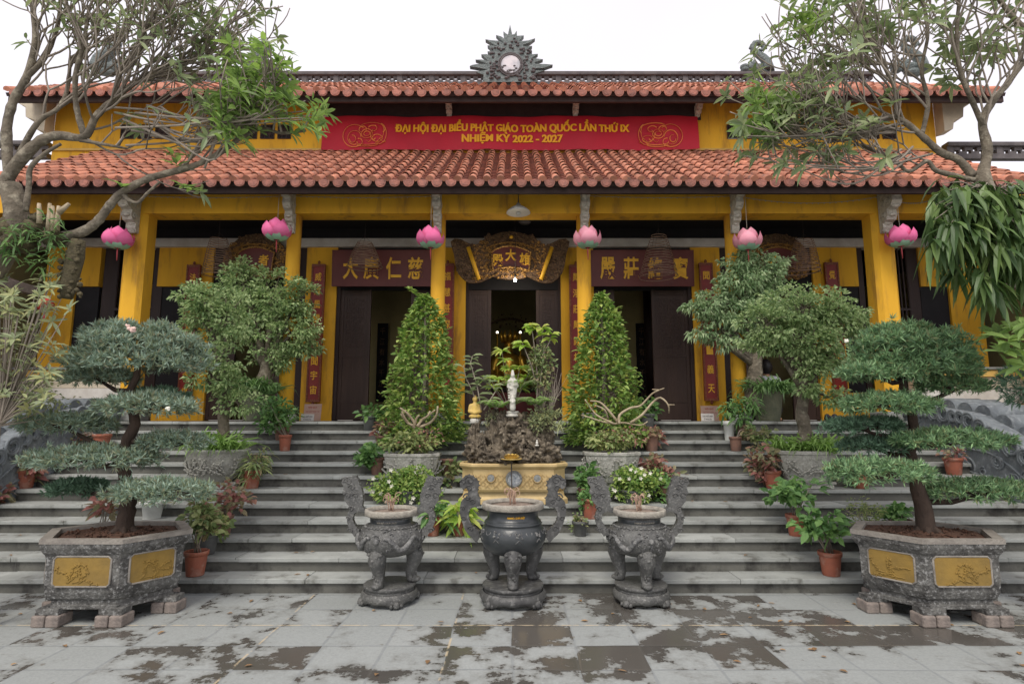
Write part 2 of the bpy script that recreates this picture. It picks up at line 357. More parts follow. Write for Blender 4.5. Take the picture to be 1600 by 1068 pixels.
def text(mb, body, cx, cz, w, h, y, ext=0.01, off=0.0, mi=0, T=None, keep=False):
    cu = bpy.data.curves.new('lettering_source', 'FONT'); cu.body = body; cu.extrude = 0.05; cu.offset = off; cu.resolution_u = 3
    ob = bpy.data.objects.new('lettering_source', cu); COL.objects.link(ob)
    dg = bpy.context.evaluated_depsgraph_get(); me = bpy.data.meshes.new_from_object(ob.evaluated_get(dg))
    bpy.data.objects.remove(ob); bpy.data.curves.remove(cu)
    co = np.array([v.co[:] for v in me.vertices])
    if len(co) == 0: return mb
    mn, mx = co.min(0), co.max(0); sc = (mx - mn); sc[sc < 1e-6] = 1
    sx, sz = w / sc[0], h / sc[1]
    if keep: sx = sz = min(sx, sz)
    x = cx + (co[:, 0] - (mn[0] + mx[0]) / 2) * sx; z = cz + (co[:, 1] - (mn[1] + mx[1]) / 2) * sz; yy = y - (co[:, 2] + .05) / .1 * ext
    vs = [Vector(q) for q in zip(x, yy, z)]
    if T is not None: vs = [T @ q for q in vs]
    mb.add(vs, [tuple(p.vertices) for p in me.polygons], mi); bpy.data.meshes.remove(me); return mb

def metas(mb, els, res=0.02, mi=0):     # smooth body from overlapping balls: (x,y,z,r) or (x,y,z,r,sx,sy,sz)
    mdat = bpy.data.metaballs.new('blend'); mdat.resolution = res; mdat.render_resolution = res; mdat.threshold = 0.35
    ob = bpy.data.objects.new('blend', mdat); COL.objects.link(ob)
    for e in els:
        q = mdat.elements.new(); q.co = e[:3]; q.radius = e[3] * 1.5
        if len(e) > 4: q.type = 'ELLIPSOID'; q.size_x, q.size_y, q.size_z = e[4:7]
    bpy.context.view_layer.update()
    dg = bpy.context.evaluated_depsgraph_get(); me = bpy.data.meshes.new_from_object(ob.evaluated_get(dg))
    bpy.data.objects.remove(ob); bpy.data.metaballs.remove(mdat)
    mb.add([v.co.copy() for v in me.vertices], [tuple(p.vertices) for p in me.polygons], mi, True); bpy.data.meshes.remove(me); return mb
def limb(els, a, b, ra, rb, n=6):
    a, b = Vector(a), Vector(b)
    for i in range(n + 1):
        t = i / n; p = a.lerp(b, t); els.append((p.x, p.y, p.z, ra + (rb - ra) * t))

def rdir(n, up=0.0):
    d = rng.normal(size=(n, 3)); d /= np.linalg.norm(d, axis=1, keepdims=True); d[:, 2] += up; return d
def in_ball(n, c, r, shell=0.0):
    d = rng.normal(size=(n, 3)); d /= np.linalg.norm(d, axis=1, keepdims=True)
    q = (shell + (1 - shell) * rng.random((n, 1))) ** (1 / 3 if shell == 0 else 1)
    return np.asarray(c) + d * q * np.asarray(r), d
# ------------------------------------------------------------ ground: stone paving with wet patches
TW, TD = 0.5, 0.44
def ground_material():
    m = bpy.data.materials.new('wet_stone_paving'); m.use_nodes = True
    t = m.node_tree; p = t.nodes['Principled BSDF']; lk = t.links.new
    geo = nn(t, 'TexCoord'); sep = nn(t, 'SeparateXYZ'); lk(geo.outputs['Object'], sep.inputs[0])
    def mth(op, a, b=None, c=None):
        q = nn(t, 'Math'); q.operation = op
        for i, v in enumerate((a, b, c)):
            if v is None: continue
            if isinstance(v, (int, float)): q.inputs[i].default_value = v
            else: lk(v, q.inputs[i])
        return q.outputs[0]
    wn = nn(t, 'TexNoise'); wn.inputs['Scale'].default_value = 1.3; lk(geo.outputs['Object'], wn.inputs['Vector'])
    wob = mth('MULTIPLY', mth('SUBTRACT', wn.outputs[0], 0.5), 0.06)
    gx = mth('DIVIDE', mth('ADD', sep.outputs[0], wob), TW); gy = mth('DIVIDE', mth('ADD', sep.outputs[1], wob), TD)
    ix, iy = mth('FLOOR', gx), mth('FLOOR', gy)
    def edge(g, size):
        f = mth('FRACT', g); return mth('MULTIPLY', mth('MINIMUM', f, mth('SUBTRACT', 1.0, f)), size)
    dj = mth('MINIMUM', edge(gx, TW), edge(gy, TD))
    cv = nn(t, 'CombineXYZ'); lk(ix, cv.inputs[0]); lk(iy, cv.inputs[1])
    wh = nn(t, 'TexWhiteNoise'); lk(cv.outputs[0], wh.inputs[0])
    def noi(sc, det=5, ro=.6):
        n = nn(t, 'TexNoise'); n.inputs['Scale'].default_value = sc; n.inputs['Detail'].default_value = det; n.inputs['Roughness'].default_value = ro
        lk(geo.outputs['Object'], n.inputs['Vector']); return n.outputs[0]
    big, mid, fine = noi(0.9, 3), noi(2.6, 8, .68), noi(28, 4)
    # wet: big blotches, modulated per slab (each slab dries at its own pace)
    side = mth('MULTIPLY', mth('ABSOLUTE', mth('ADD', sep.outputs[0], -0.6)), -0.014)
    w = mth('ADD', mth('MULTIPLY', mid, 1.0), mth('MULTIPLY', mth('SUBTRACT', wh.outputs[0], 0.5), 0.22))
    w = mth('ADD', w, mth('MULTIPLY', mth('SUBTRACT', noi(17, 5, .7), 0.5), 0.10)); w = mth('ADD', w, mth('MULTIPLY', mth('SUBTRACT', big, 0.5), 0.45)); w = mth('ADD', w, side)
    mr = nn(t, 'MapRange'); mr.inputs[1].default_value = 0.515; mr.inputs[2].default_value = 0.550; lk(w, mr.inputs[0]); wet = mr.outputs[0]
    def mixc(a, b, fac):
        mx = nn(t, 'Mix'); mx.data_type = 'RGBA'
        for sock, val in ((6, a), (7, b)):
            if isinstance(val, tuple): mx.inputs[sock].default_value = (*val, 1)
            else: lk(val, mx.inputs[sock])
        lk(fac, mx.inputs[0]); return mx.outputs[2]
    dry = mixc((.24, .258, .252), (.39, .41, .40), mth('MULTIPLY_ADD', fine, .7, mth('MULTIPLY', wh.outputs[0], .3)))
    wetc = mixc((.058, .055, .050), (.098, .090, .079), wh.outputs[0])
    grain = nn(t, 'MapRange'); grain.inputs[1].default_value = .35; grain.inputs[2].default_value = .7; grain.inputs[3].default_value = .0; grain.inputs[4].default_value = .55; lk(noi(60, 2), grain.inputs[0])
    dry = mixc(dry, (.16, .165, .155), mth('MULTIPLY', grain.outputs[0], noi(3.3, 4)))
    damp = nn(t, 'MapRange'); damp.inputs[1].default_value = .43; damp.inputs[2].default_value = .54; damp.inputs[4].default_value = .6; lk(w, damp.inputs[0])
    dry = mixc(dry, (.165, .165, .15), damp.outputs[0])
    c = mixc(dry, wetc, wet)
    jm = nn(t, 'MapRange'); jm.inputs[1].default_value = 0.006; jm.inputs[2].default_value = 0.016; jm.inputs[3].default_value = 1; jm.inputs[4].default_value = 0; lk(dj, jm.inputs[0])
    jn = mth('MULTIPLY', jm.outputs[0], mth('MULTIPLY_ADD', noi(6), 1.0, .05))
    jc = mixc((.20, .215, .22), (.10, .095, .085), wet)
    c = mixc(c, jc, jn)
    # worn pale paint lines
    l1 = mth('ABSOLUTE', mth('SUBTRACT', sep.outputs[1], 5.30))
    l2 = mth('ABSOLUTE', mth('ADD', sep.outputs[0], 2.02)); l3 = mth('ABSOLUTE', mth('ADD', sep.outputs[0], 0.50))
    def line(d, wd, ln):
        q = nn(t, 'MapRange'); q.inputs[1].default_value = wd * .5; q.inputs[2].default_value = wd; q.inputs[3].default_value = 1; q.inputs[4].default_value = 0; lk(d, q.inputs[0])
        g = nn(t, 'MapRange'); g.inputs[1].default_value = ln; g.inputs[2].default_value = ln + .08; lk(noi(7, 4), g.inputs[0])
        return mth('MULTIPLY', q.outputs[0], g.outputs[0])
    pl = mth('MULTIPLY', mth('MAXIMUM', line(l1, .014, .44), mth('MAXIMUM', line(l2, .012, .47), line(l3, .012, .50))), .75)
    c = mixc(c, (.52, .43, .29), pl)
    sp = nn(t, 'MapRange'); sp.inputs[1].default_value = .66; sp.inputs[2].default_value = .72; lk(noi(13, 3), sp.inputs[0])
    c = mixc(c, (.13, .11, .085), mth('MULTIPLY', sp.outputs[0], .6))
    lk(c, p.inputs['Base Color'])
    rr = nn(t, 'MapRange'); rr.inputs[3].default_value = .65; rr.inputs[4].default_value = .16; lk(wet, rr.inputs[0]); lk(rr.outputs[0], p.inputs['Roughness'])
    bp = nn(t, 'Bump'); bp.inputs['Strength'].default_value = .35; bp.inputs['Distance'].default_value = .01
    hh = mth('SUBTRACT', mth('MULTIPLY', fine, mth('SUBTRACT', 1.0, mth('MULTIPLY', wet, .8))), jn); lk(hh, bp.inputs['Height']); lk(bp.outputs[0], p.inputs['Normal'])
    return m
struct(MB().box(-60, 60, -40, 80, -0.5, 0), 'ground', ground_material())

# ------------------------------------------------------------ staircase
SY, TR, RZ, SX = 6.2, 0.293, 0.145, 6.45
ZP = 12 * RZ
def stepY(i): return SY + TR * i
def stepZ(i): return RZ * (i + 1)
def stair_mat(name, c1, c2, c3, joint, off, isl=0.0, cr=(.50, .66)):
    m = mat(name, c1, c2, 2.2, 0.72, bump=.25, bscale=30, c3=c3, s3=4.5, island=isl, c3r=cr)
    t = m.node_tree; p = t.nodes['Principled BSDF']; tc = nn(t, 'TexCoord'); sp = nn(t, 'SeparateXYZ'); t.links.new(tc.outputs['Object'], sp.inputs[0])
    z = nn(t, 'Math'); z.operation = 'MULTIPLY'; z.inputs[1].default_value = 3.7; t.links.new(sp.outputs[2], z.inputs[0])
    zf = nn(t, 'Math'); zf.operation = 'FLOOR'; t.links.new(z.outputs[0], zf.inputs[0])
    a = nn(t, 'Math'); a.operation = 'MULTIPLY_ADD'; a.inputs[1].default_value = .71; a.inputs[2].default_value = off; t.links.new(zf.outputs[0], a.inputs[0])
    b = nn(t, 'Math'); b.operation = 'MULTIPLY_ADD'; b.inputs[1].default_value = 1 / joint; t.links.new(sp.outputs[0], b.inputs[0]); t.links.new(a.outputs[0], b.inputs[2])
    f = nn(t, 'Math'); f.operation = 'FRACT'; t.links.new(b.outputs[0], f.inputs[0])
    l = nn(t, 'Math'); l.operation = 'LESS_THAN'; l.inputs[1].default_value = .012 / joint; t.links.new(f.outputs[0], l.inputs[0])
    mx = nn(t, 'Mix'); mx.data_type = 'RGBA'; mx.inputs[7].default_value = (.09, .088, .08, 1)
    src = p.inputs['Base Color'].links[0].from_socket; t.links.new(src, mx.inputs[6])
    k = nn(t, 'Math'); k.operation = 'MULTIPLY'; k.inputs[1].default_value = .75; t.links.new(l.outputs[0], k.inputs[0]); t.links.new(k.outputs[0], mx.inputs[0])
    t.links.new(mx.outputs[2], p.inputs['Base Color']); return m
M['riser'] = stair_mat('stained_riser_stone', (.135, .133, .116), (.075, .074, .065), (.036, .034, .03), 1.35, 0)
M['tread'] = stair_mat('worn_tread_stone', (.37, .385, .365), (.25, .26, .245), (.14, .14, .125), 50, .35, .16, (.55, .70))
stairs = thing('stone_staircase', 'broad grey stone staircase of twelve steps climbing to the yellow temple porch', 'staircase', (0, SY, 0))
for i in range(12):
    y0, y1 = stepY(i), stepY(i + 1) + (.06 if i < 11 else .0)
    z0 = 0.0 if i < 2 else stepZ(i - 2)
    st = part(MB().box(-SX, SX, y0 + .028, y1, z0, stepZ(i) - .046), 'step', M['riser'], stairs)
    bm = MB()
    cuts = [-SX]
    while cuts[-1] < SX - 1.6: cuts.append(cuts[-1] + random.uniform(.9, 1.5))
    cuts.append(SX)
    for a, b in zip(cuts, cuts[1:]):
        dz = random.uniform(-.003, .003); dy = random.uniform(-.008, .006)
        bm.bbox(a + .0015, b - .0015, y0 - .006 + dy, y1 - .034, stepZ(i) - .045, stepZ(i) + dz, .006)
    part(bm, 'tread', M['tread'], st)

# ------------------------------------------------------------ temple hall
CY, WY, UY = 9.8, 11.35, 11.6           # columns, door wall, upper wall
def wx(px, Y=WY, py=520): return at(px, py, Y).x
def wz(py, Y=WY): return at(800, py, Y).z
hall = thing('temple_hall', 'long yellow temple hall with two tiers of terracotta tiled roof and six porch columns', 'temple', (0, WY, ZP))
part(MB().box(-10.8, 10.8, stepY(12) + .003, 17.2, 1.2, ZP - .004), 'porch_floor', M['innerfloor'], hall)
for s in (-1, 1):
    x0, x1 = sorted((s * (SX + .32), s * 10.8))
    part(MB().box(x0, x1, 9.5, 9.712, 0, ZP + .001), 'podium', M['cream'], hall)
zb0, zb1 = wz(333, 9.62), wz(303.5, 9.62)
# columns
colx = [wx(215, CY, 430), wx(452, CY), wx(683, CY), wx(914, CY), wx(1151, CY), wx(1377, CY, 430)]
for k, x in enumerate(colx):
    mb = MB()
    if k in (0, 5):
        w = .195; c = .07
        oct_ = [(w, -w + c), (w, w - c), (w - c, w), (-w + c, w), (-w, w - c), (-w, -w + c), (-w + c, -w), (w - c, -w)]
        pr = [(1.0, ZP), (.96, zb0 + .02)]
        mb.add([(x + q[0] * s, CY + q[1] * s, z) for s, z in pr for q in oct_], [(i, (i + 1) % 8, 8 + (i + 1) % 8, 8 + i) for i in range(8)])
        base = MB().bbox(x - .25, x + .25, CY - .25, CY + .25, ZP, ZP + .16, .02)
    else:
        mb.lathe([(.127, ZP + .1), (.125, ZP + 1.2), (.12, zb0 + .02)], (x, CY, 0), 28)
        base = MB().lathe([(.20, ZP), (.20, ZP + .06), (.15, ZP + .14)], (x, CY, 0), 28)
    c = part(mb, 'column', M['yellow'], hall)
    part(base, 'column_base', M['stone'], c)
part(MB().bbox(-10.4, 10.4, 9.62, 9.98, zb0, zb1 + .12, .012), 'front_beam', M['yellow'], hall)
# ceiling and dark boarding above the door wall
zw0, zw1 = wz(385.5, WY - .05), wz(372, WY - .05)
part(MB().box(-10.4, 10.4, 9.985, 17, zb1 - .02, zb1 + .05), 'ceiling', M['black'], hall)
part(MB().box(-10.4, 10.4, WY, WY + .15, zw1 - .01, zb1 - .022), 'transom_boards', M['black'], hall)
part(MB().bbox(-10.4, 10.4, WY - .06, WY + .2, zw0, zw1, .01), 'white_beam', M['white'], hall)
# door wall: piers and headers
for a, b in ((674, 727), (877, 929), (474, 523), (1084, 1130), (285, 326), (1276, 1320), (62, 110), (1490, 1540)):
    part(MB().box(wx(a), wx(b), WY, WY + .22, ZP, zw0), 'wall_pier', M['yellow'], hall)
zh = wz(447)
for a, b in ((238, 285), (1320, 1349), (110, 146), (1447, 1490)): part(MB().box(wx(a) + .002, wx(b) - .002, WY + .012, WY + .2, zh, zw0), 'window_header', M['yellow'], hall)
for a, b in ((462, 474), (1130, 1142), (523, 529), (1078, 1084), (727, 731), (873, 877), (232, 246), (1349, 1358)): part(MB().box(wx(a), wx(b), WY + .03, WY + .16, ZP, zw0), 'door_jamb', M['darkwood'], hall)
for a, b in ((246, 285), (1320, 1349), (86, 146), (1447, 1506)): part(MB().box(wx(a), wx(b), WY + .05, WY + .12, ZP + .55, zh - .002), 'dark_window_panel', M['black'], hall)
for a, b in ((150, 172), (1430, 1447)): part(MB().box(wx(a), wx(b), WY + .06, WY + .1, ZP, zw0), 'door_jamb', M['darkwood'], hall)
for a, b in ((246, 285), (1320, 1349), (86, 146), (1447, 1506)): part(MB().box(wx(a), wx(b), WY + .01, WY + .2, ZP, ZP + .547), 'low_sill_wall', M['yellow'], hall)
# lattice of slender bars in the two end openings
for a, b in ((172, 236), (1392, 1430)):
    mb = MB(); n = int((b - a) / 6)
    for k in range(n + 1):
        x = wx(a) + (wx(b) - wx(a)) * k / n; mb.box(x - .012, x + .012, WY + .07, WY + .1, ZP, zw0)
    for z in (ZP + .5, ZP + 1.5, ZP + 2.2): mb.box(wx(a), wx(b), WY + .06, WY + .07, z, z + .05)
    part(mb, 'lattice_screen', M['darkwood'], hall)
# doors
def fret_panel(mb, x0, x1, z0, z1, y, d=.012, cell=.085, bw=.012):
    nx = max(2, round((x1 - x0) / cell)); nz = max(2, round((z1 - z0) / cell))
    cx, cz = (x1 - x0) / nx, (z1 - z0) / nz
    for i in range(nx):
        for j in range(nz):
            a, b = x0 + i * cx, z0 + j * cz
            k = (i * 7 + j * 3) % 4
            if k in (0, 2): mb.box(a, a + cx * .8, y - d, y, b + cz * .45, b + cz * .45 + bw)
            if k in (1, 2): mb.box(a + cx * .45, a + cx * .45 + bw, y - d * .9, y, b, b + cz * .8)
            if k == 3: mb.lathe([(cx * .22, -d), (cx * .36, -d), (cx * .36, 0)], (0, 0, 0), 10) if False else mb.box(a + cx * .2, a + cx * .7, y - d * .8, y, b + cz * .2, b + cz * .7)
            if (i + j) % 2: mb.box(a, a + bw, y - d * .7, y, b, b + cz)
            else: mb.box(a, a + cx, y - d * .6, y, b, b + bw)
zdt = wz(452)
def door(a, b, y=WY + .08, hinge=0):
    x0, x1 = wx(a), wx(b); w = x1 - x0; st = .07
    d = part(MB().bbox(x0, x1, y, y + .05, ZP + .02, zdt, .006), 'door_leaf', M['doorwood'], hall)
    fr = MB(); h = zdt - ZP
    for z in (ZP + .02, ZP + .36, ZP + h * .48, zdt - .1): fr.box(x0 + st, x1 - st, y - .012, y - .001, z, z + .06)
    for x in (x0, x1 - st): fr.box(x, x + st, y - .014, y - .0005, ZP + .02, zdt)
    part(fr, 'door_frame', M['doorwood'], d)
    cp = MB(); fret_panel(cp, x0 + st + .05, x1 - st - .05, ZP + h * .55, zdt - .16, y - .001)
    part(cp, 'carved_panel', M['doorwood'], d)
    return d
for a, b in ((529, 577), (727 + 4, 767), (838, 873), (1021, 1078), (640, 676), (929, 962), (326, 366), (424, 462), (1142, 1180), (1236, 1276)): door(a, b)
for a, b in ((523, 674), (929, 1084), (326, 462), (1142, 1276), (727, 877)): part(MB().box(wx(a), wx(b), WY + .05, WY + .14, zdt + .002, zw0), 'door_head', M['black'], hall)
# the room behind
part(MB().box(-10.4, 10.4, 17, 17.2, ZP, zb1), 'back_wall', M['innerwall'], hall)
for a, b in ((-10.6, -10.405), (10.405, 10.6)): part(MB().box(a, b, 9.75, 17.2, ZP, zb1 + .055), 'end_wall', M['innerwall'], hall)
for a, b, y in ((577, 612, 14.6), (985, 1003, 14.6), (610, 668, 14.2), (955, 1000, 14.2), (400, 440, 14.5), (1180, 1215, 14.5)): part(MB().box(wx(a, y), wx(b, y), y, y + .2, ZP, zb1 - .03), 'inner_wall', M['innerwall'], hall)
for px in (577, 1008, 745, 858):
    x = wx(px, 14.2); part(MB().lathe([(.16, ZP), (.16, zb1 - .03)], (x, 13.6, 0), 20), 'inner_column', M['darkwood'], hall)

# ---- tiled roofs
def tiled_roof(x0, x1, ye, ze, yt, zt, sp, rows, root, name):
    dy, dz = yt - ye, zt - ze; ln = math.hypot(dy, dz); ey, ez = dy / ln, dz / ln; ny, nz = -ez, ey
    def P(x, s, h): return (x, ye + ey * s + ny * h, ze + ez * s + nz * h)
    n = int((x1 - x0) / sp); bar, pan, drop = MB(), MB(), MB(); rb = sp * .29; K = 6
    for i in range(n + 1):
        x = x0 + i * sp; ph = random.uniform(-.045, .045)
        for j in range(rows):
            s0 = ln * j / rows + (ph if j else 0) - (.035 if j == 0 else 0); s1 = ln * (j + 1) / rows + .03
            xo, xo2 = random.uniform(-.011, .011), random.uniform(-.008, .008); r0 = rb * random.uniform(1.0, 1.07); r1 = rb * .86
            vs = []
            for s, r, h, o in ((s0, r0, .034, xo), (s1, r1, .012, xo2)):
                for k in range(K + 1):
                    t = math.pi * k / K; vs.append(P(x + o + r * math.cos(t), s, h + r * .95 * math.sin(t)))
            bar.add(vs, [(k, k + 1, K + 2 + k, K + 1 + k) for k in range(K)], 0, True)
            # front thickness of every tile; a full cap on the lowest
            if j == 0: bar.add([P(x + xo + r0 * math.cos(math.pi * k / K), s0, .034 + r0 * .95 * math.sin(math.pi * k / K)) for k in range(K + 1)] + [P(x, s0, .0)], [tuple(reversed(range(K + 2)))], 0)
            else:
                vs = []
                for r in (r0, r0 * .8):
                    for k in range(K + 1):
                        t = math.pi * k / K; vs.append(P(x + xo + r * math.cos(t), s0, .034 + r * .95 * math.sin(t)))
                bar.add(vs, [(k + 1, k, K + 1 + k, K + 2 + k) for k in range(K)], 0)
        if i == n: break
        xc = x + sp / 2; hw = sp * .34
        for j in range(rows * 2):
            s0 = ln * j / (rows * 2) - (.02 if j == 0 else 0); s1 = ln * (j + 1) / (rows * 2) + .015; vs = []
            for s, h in ((s0, .026), (s1, .004)):
                for k in range(5): u = -1 + k / 2; vs.append(P(xc + hw * u, s, h + .03 * u * u - .012))
            pan.add(vs, [(k, k + 1, 6 + k, 5 + k) for k in range(4)] , 0, True)
            pan.add([vs[k] for k in range(5)] + [(q[0], q[1] + ny * -.016, q[2] - .016) for q in vs[:5]], [(k, 5 + k, 6 + k, k + 1) for k in range(4)], 0)
        # drop tile: a thick tongue hanging in front of the valley
        h = sp * random.uniform(.44, .52); w = sp * .385; pts = [(-w, .02), (-w * .98, -h * .35)]
        for k in range(1, 8):
            t = math.pi * (1 + k / 8); pts.append((w * .9 * math.cos(t), -h * .42 + h * .58 * math.sin(t)))
        pts += [(w * .98, -h * .35), (w, .02)]
        tilt = random.uniform(-.05, .05)
        T = Matrix.Translation(P(xc, -.02, .01)) @ Matrix.Rotation(tilt, 4, 'Y') @ Matrix.Rotation(R(90), 4, 'X') @ Matrix.Translation((0, 0, .0))
        drop.prism(pts, T, .022)
        inner = [(a * .72, b * .72 - .012) for a, b in pts]
        drop.prism(inner, T @ Matrix.Translation((0, 0, .022)), .006)
    deck = MB(); vs = [P(x0 - .1, 0.02, -.02), P(x1 + .1, 0.02, -.02), P(x1 + .1, ln, -.02), P(x0 - .1, ln, -.02), P(x0 - .1, .02, -.09), P(x1 + .1, .02, -.09), P(x1 + .1, ln, -.09), P(x0 - .1, ln, -.09)]
    deck.add(vs, [(0, 1, 2, 3), (7, 6, 5, 4), (0, 4, 5, 1), (1, 5, 6, 2), (2, 6, 7, 3), (3, 7, 4, 0)])
    r = part(deck, name, M['soffit'], root)
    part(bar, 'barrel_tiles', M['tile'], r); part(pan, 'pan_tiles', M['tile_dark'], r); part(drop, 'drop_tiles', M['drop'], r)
    return r
LE, UE = 8.85, 10.7
zle, zlt = wz(283, LE), wz(238, UY)
rl = tiled_roof(-8.55, 8.55, LE, zle, UY + .02, zlt, .226, 11, hall, 'lower_roof')
part(MB().box(-8.6, 8.6, LE + .10, LE + .16, zle - .16, zle - .03), 'fascia_board', M['soffit'], hall)
sf = MB(); sf.add([(-8.6, LE + .162, zle - .14), (8.6, LE + .162, zle - .14), (8.6, 9.7, zb1 + .125), (-8.6, 9.7, zb1 + .125)], [(0, 1, 2, 3)]); part(sf, 'soffit', M['soffit'], hall)
# upper storey
zut = wz(148, UY)
uxl, uxr = wx(84, UY, 210), wx(1462, UY, 210)
part(MB().box(uxl, uxr, UY, UY + 5, zlt - .55, zut), 'upper_wall', M['yellow'], hall)
part(MB().bbox(uxl - .02, uxr + .02, UY - .05, UY - .002, zlt + .02, wz(233, UY), .01), 'plinth_band', M['yellow_pale'], hall)
part(MB().bbox(uxl - .02, uxr + .02, UY - .03, UY - .002, wz(160, UY), zut, .01), 'upper_soffit_band', M['soffit'], hall)
part(MB().box(wx(505, UY, 170), wx(1094, UY, 170), UY - .02, UY - .003, wz(188, UY), wz(160.5, UY)), 'dark_board', M['soffit'], hall)
vz0, vz1 = wz(217, UY), wz(196, UY)
for a, b in ((190, 211), (217, 238), (244, 265), (381, 402), (408, 429), (435, 455), (1136, 1157), (1163, 1185), (1190, 1211), (1324, 1345), (1351, 1372), (1378, 1399)):
    x0, x1 = wx(a, UY, 206), wx(b, UY, 206)
    v = part(MB().box(x0, x1, UY - .012, UY - .001, vz0, vz1), 'vent_window', M['black'], hall)
    g = MB(); cx, cz, hw, hh = (x0 + x1) / 2, (vz0 + vz1) / 2, (x1 - x0) / 2, (vz1 - vz0) / 2
    for t in np.linspace(-1, 1, 4): g.box(x0 if t < 0 else x0, x1, UY - .024, UY - .013, cz + hh * t - .008, cz + hh * t + .008); g.box(cx + hw * t - .008, cx + hw * t + .008, UY - .026, UY - .0135, vz0, vz1)
    g.tube([(cx + hw * .55 * math.cos(a_), UY - .02, cz + hh * .55 * math.sin(a_)) for a_ in np.linspace(0, 2 * math.pi, 9)], .01, 4)
    g.tube([(cx - hw, UY - .02, cz - hh), (cx + hw, UY - .02, cz + hh)], .008, 4); g.tube([(cx - hw, UY - .02, cz + hh), (cx + hw, UY - .02, cz - hh)], .008, 4)
    part(g, 'vent_lattice', M['soffit'], v)
zue = wz(143, UE); RY = 14.0; zr0 = wz(135, RY)
ru = tiled_roof(-10.0, 9.75, UE, zue, RY, zr0 + .02, .245, 9, hall, 'upper_roof')
bk = MB(); bk.add([(-10.1, RY, zr0), (9.85, RY, zr0), (9.85, 17.4, zue), (-10.1, 17.4, zue)], [(0, 1, 2, 3)]); part(bk, 'rear_roof', M['tile'], hall)
part(MB().box(-10.1, 9.85, UE + .10, UE + .16, zue - .16, zue - .03), 'fascia_board', M['soffit'], hall)
sf = MB(); sf.add([(-10.1, UE + .162, zue - .13), (9.85, UE + .162, zue - .13), (9.85, UY, zut - .02), (-10.1, UY, zut - .02)], [(0, 1, 2, 3)]); part(sf, 'soffit', M['soffit'], hall)
# gable ends
for x in (uxl, uxr - .2):
    gb = MB(); gb.add([(x + d, y, z) for d in (0, .2) for y, z in ((UY, zut), (16.4, zut), (RY, zr0 - .12))], [(0, 2, 1), (3, 4, 5), (0, 1, 4, 3), (1, 2, 5, 4), (2, 0, 3, 5)]); part(gb, 'gable', M['yellow'], hall)
# fretwork ridge
def fretwork(x0, x1, y, z0, z1, root, name='fretwork_ridge'):
    mb = MB(); h = z1 - z0
    mb.bbox(x0, x1, y - .11, y + .11, z1 - .1, z1, .02); mb.box(x0, x1, y - .07, y + .07, z0, z0 + h * .30)
    n = int((x1 - x0) / .8); w = (x1 - x0) / n; za, zc = z0 + h * .30, z1 - .1
    for i in range(n):
        a = x0 + i * w; mb.box(a, a + .13, y - .06, y + .06, za, zc)
        k = 7; c = (w - .13) / k
        for j in range(k):
            xx = a + .13 + j * c
            mb.box(xx, xx + c * .3, y - .04, y + .04, za, zc)
            if j % 2: mb.box(xx + c * .3, xx + c, y - .04, y + .04, za, za + (zc - za) * .42)
            else: mb.box(xx + c * .3, xx + c, y - .04, y + .04, zc - (zc - za) * .45, zc)
    return part(mb, name, M['ridge'], root)
zr1 = wz(114.5, RY)
fretwork(-9.6, 9.4, RY, zr0 - .02, zr1, hall)
fretwork(-11.6, uxl - .3, UY + .3, wz(238, UY), wz(212, UY), hall, 'low_fretwork_ridge'); fretwork(uxr + .4, 11.6, UY + .3, wz(240, UY), wz(214, UY), hall, 'low_fretwork_ridge')
# brackets (side profile, extruded in x)
def bracket(x, y, z0, z1, reach, th):
    h = z1 - z0
    pr = [(0, 0), (-.10, .02), (-.16, .10), (-.15, .2), (-.3, .24), (-.38, .34), (-.34, .46), (-.52, .5), (-.62, .6), (-.58, .72), (-.8, .74), (-.95, .84), (-1, .93), (-.9, 1), (-.1, 1), (0, .96)]
    T = Matrix(((0, 0, 1, x - th / 2), (1, 0, 0, y), (0, 1, 0, z0), (0, 0, 0, 1)))
    mb = MB().prism([(a * reach, b * h) for a, b in pr], T, th)
    for s in (-1, 1):
        for a, b, r in ((-.2, .35, .06), (-.42, .62, .07), (-.7, .86, .06), (-.2, .62, .06), (-.4, .86, .05)):
            c = Vector((x + s * th / 2, y + a * reach, z0 + b * h)); pts = [c + Vector((0, math.cos(t) * r * (1 - t / 12), math.sin(t) * r * (1 - t / 12))) for t in np.linspace(0, 8, 14)]
            mb.tube(pts, .012, 5)
    for a, b in zip(pr[1:13:2], pr[2:13:2]): mb.ball((x, y + a[0] * reach, z0 + a[1] * h), (th * .5, .035, .04), 1)
    return part(mb, 'eave_bracket', M['bracket'], hall)
for k, x in enumerate(colx):
    th = .17 if k in (0, 5) else .13; y = CY - (.195 if k in (0, 5) else .13)
    bracket(x, y, wz(362, y - .1), zb1 + .06, .62 if k in (0, 5) else .5, th)
for px in (312, 505, 701, 900, 1093, 1288): bracket(wx(px, UY - .2, 170), UY - .03, wz(184, UY), wz(160, UY - .2), .34, .10)
for x, s in ((uxl, -1), (uxr, 1)):     # scroll brackets on the wall ends
    mb = MB(); T = Matrix(((s, 0, 0, x), (0, 0, -1, UY - .002), (0, 1, 0, wz(214, UY)), (0, 0, 0, 1)))
    mb.prism([(0, 0), (.18, .05), (.22, .25), (.42, .32), (.45, .55), (.6, .62), (.62, .9), (0, .95)], T, .25); part(mb, 'scroll_bracket', M['cream'], hall)

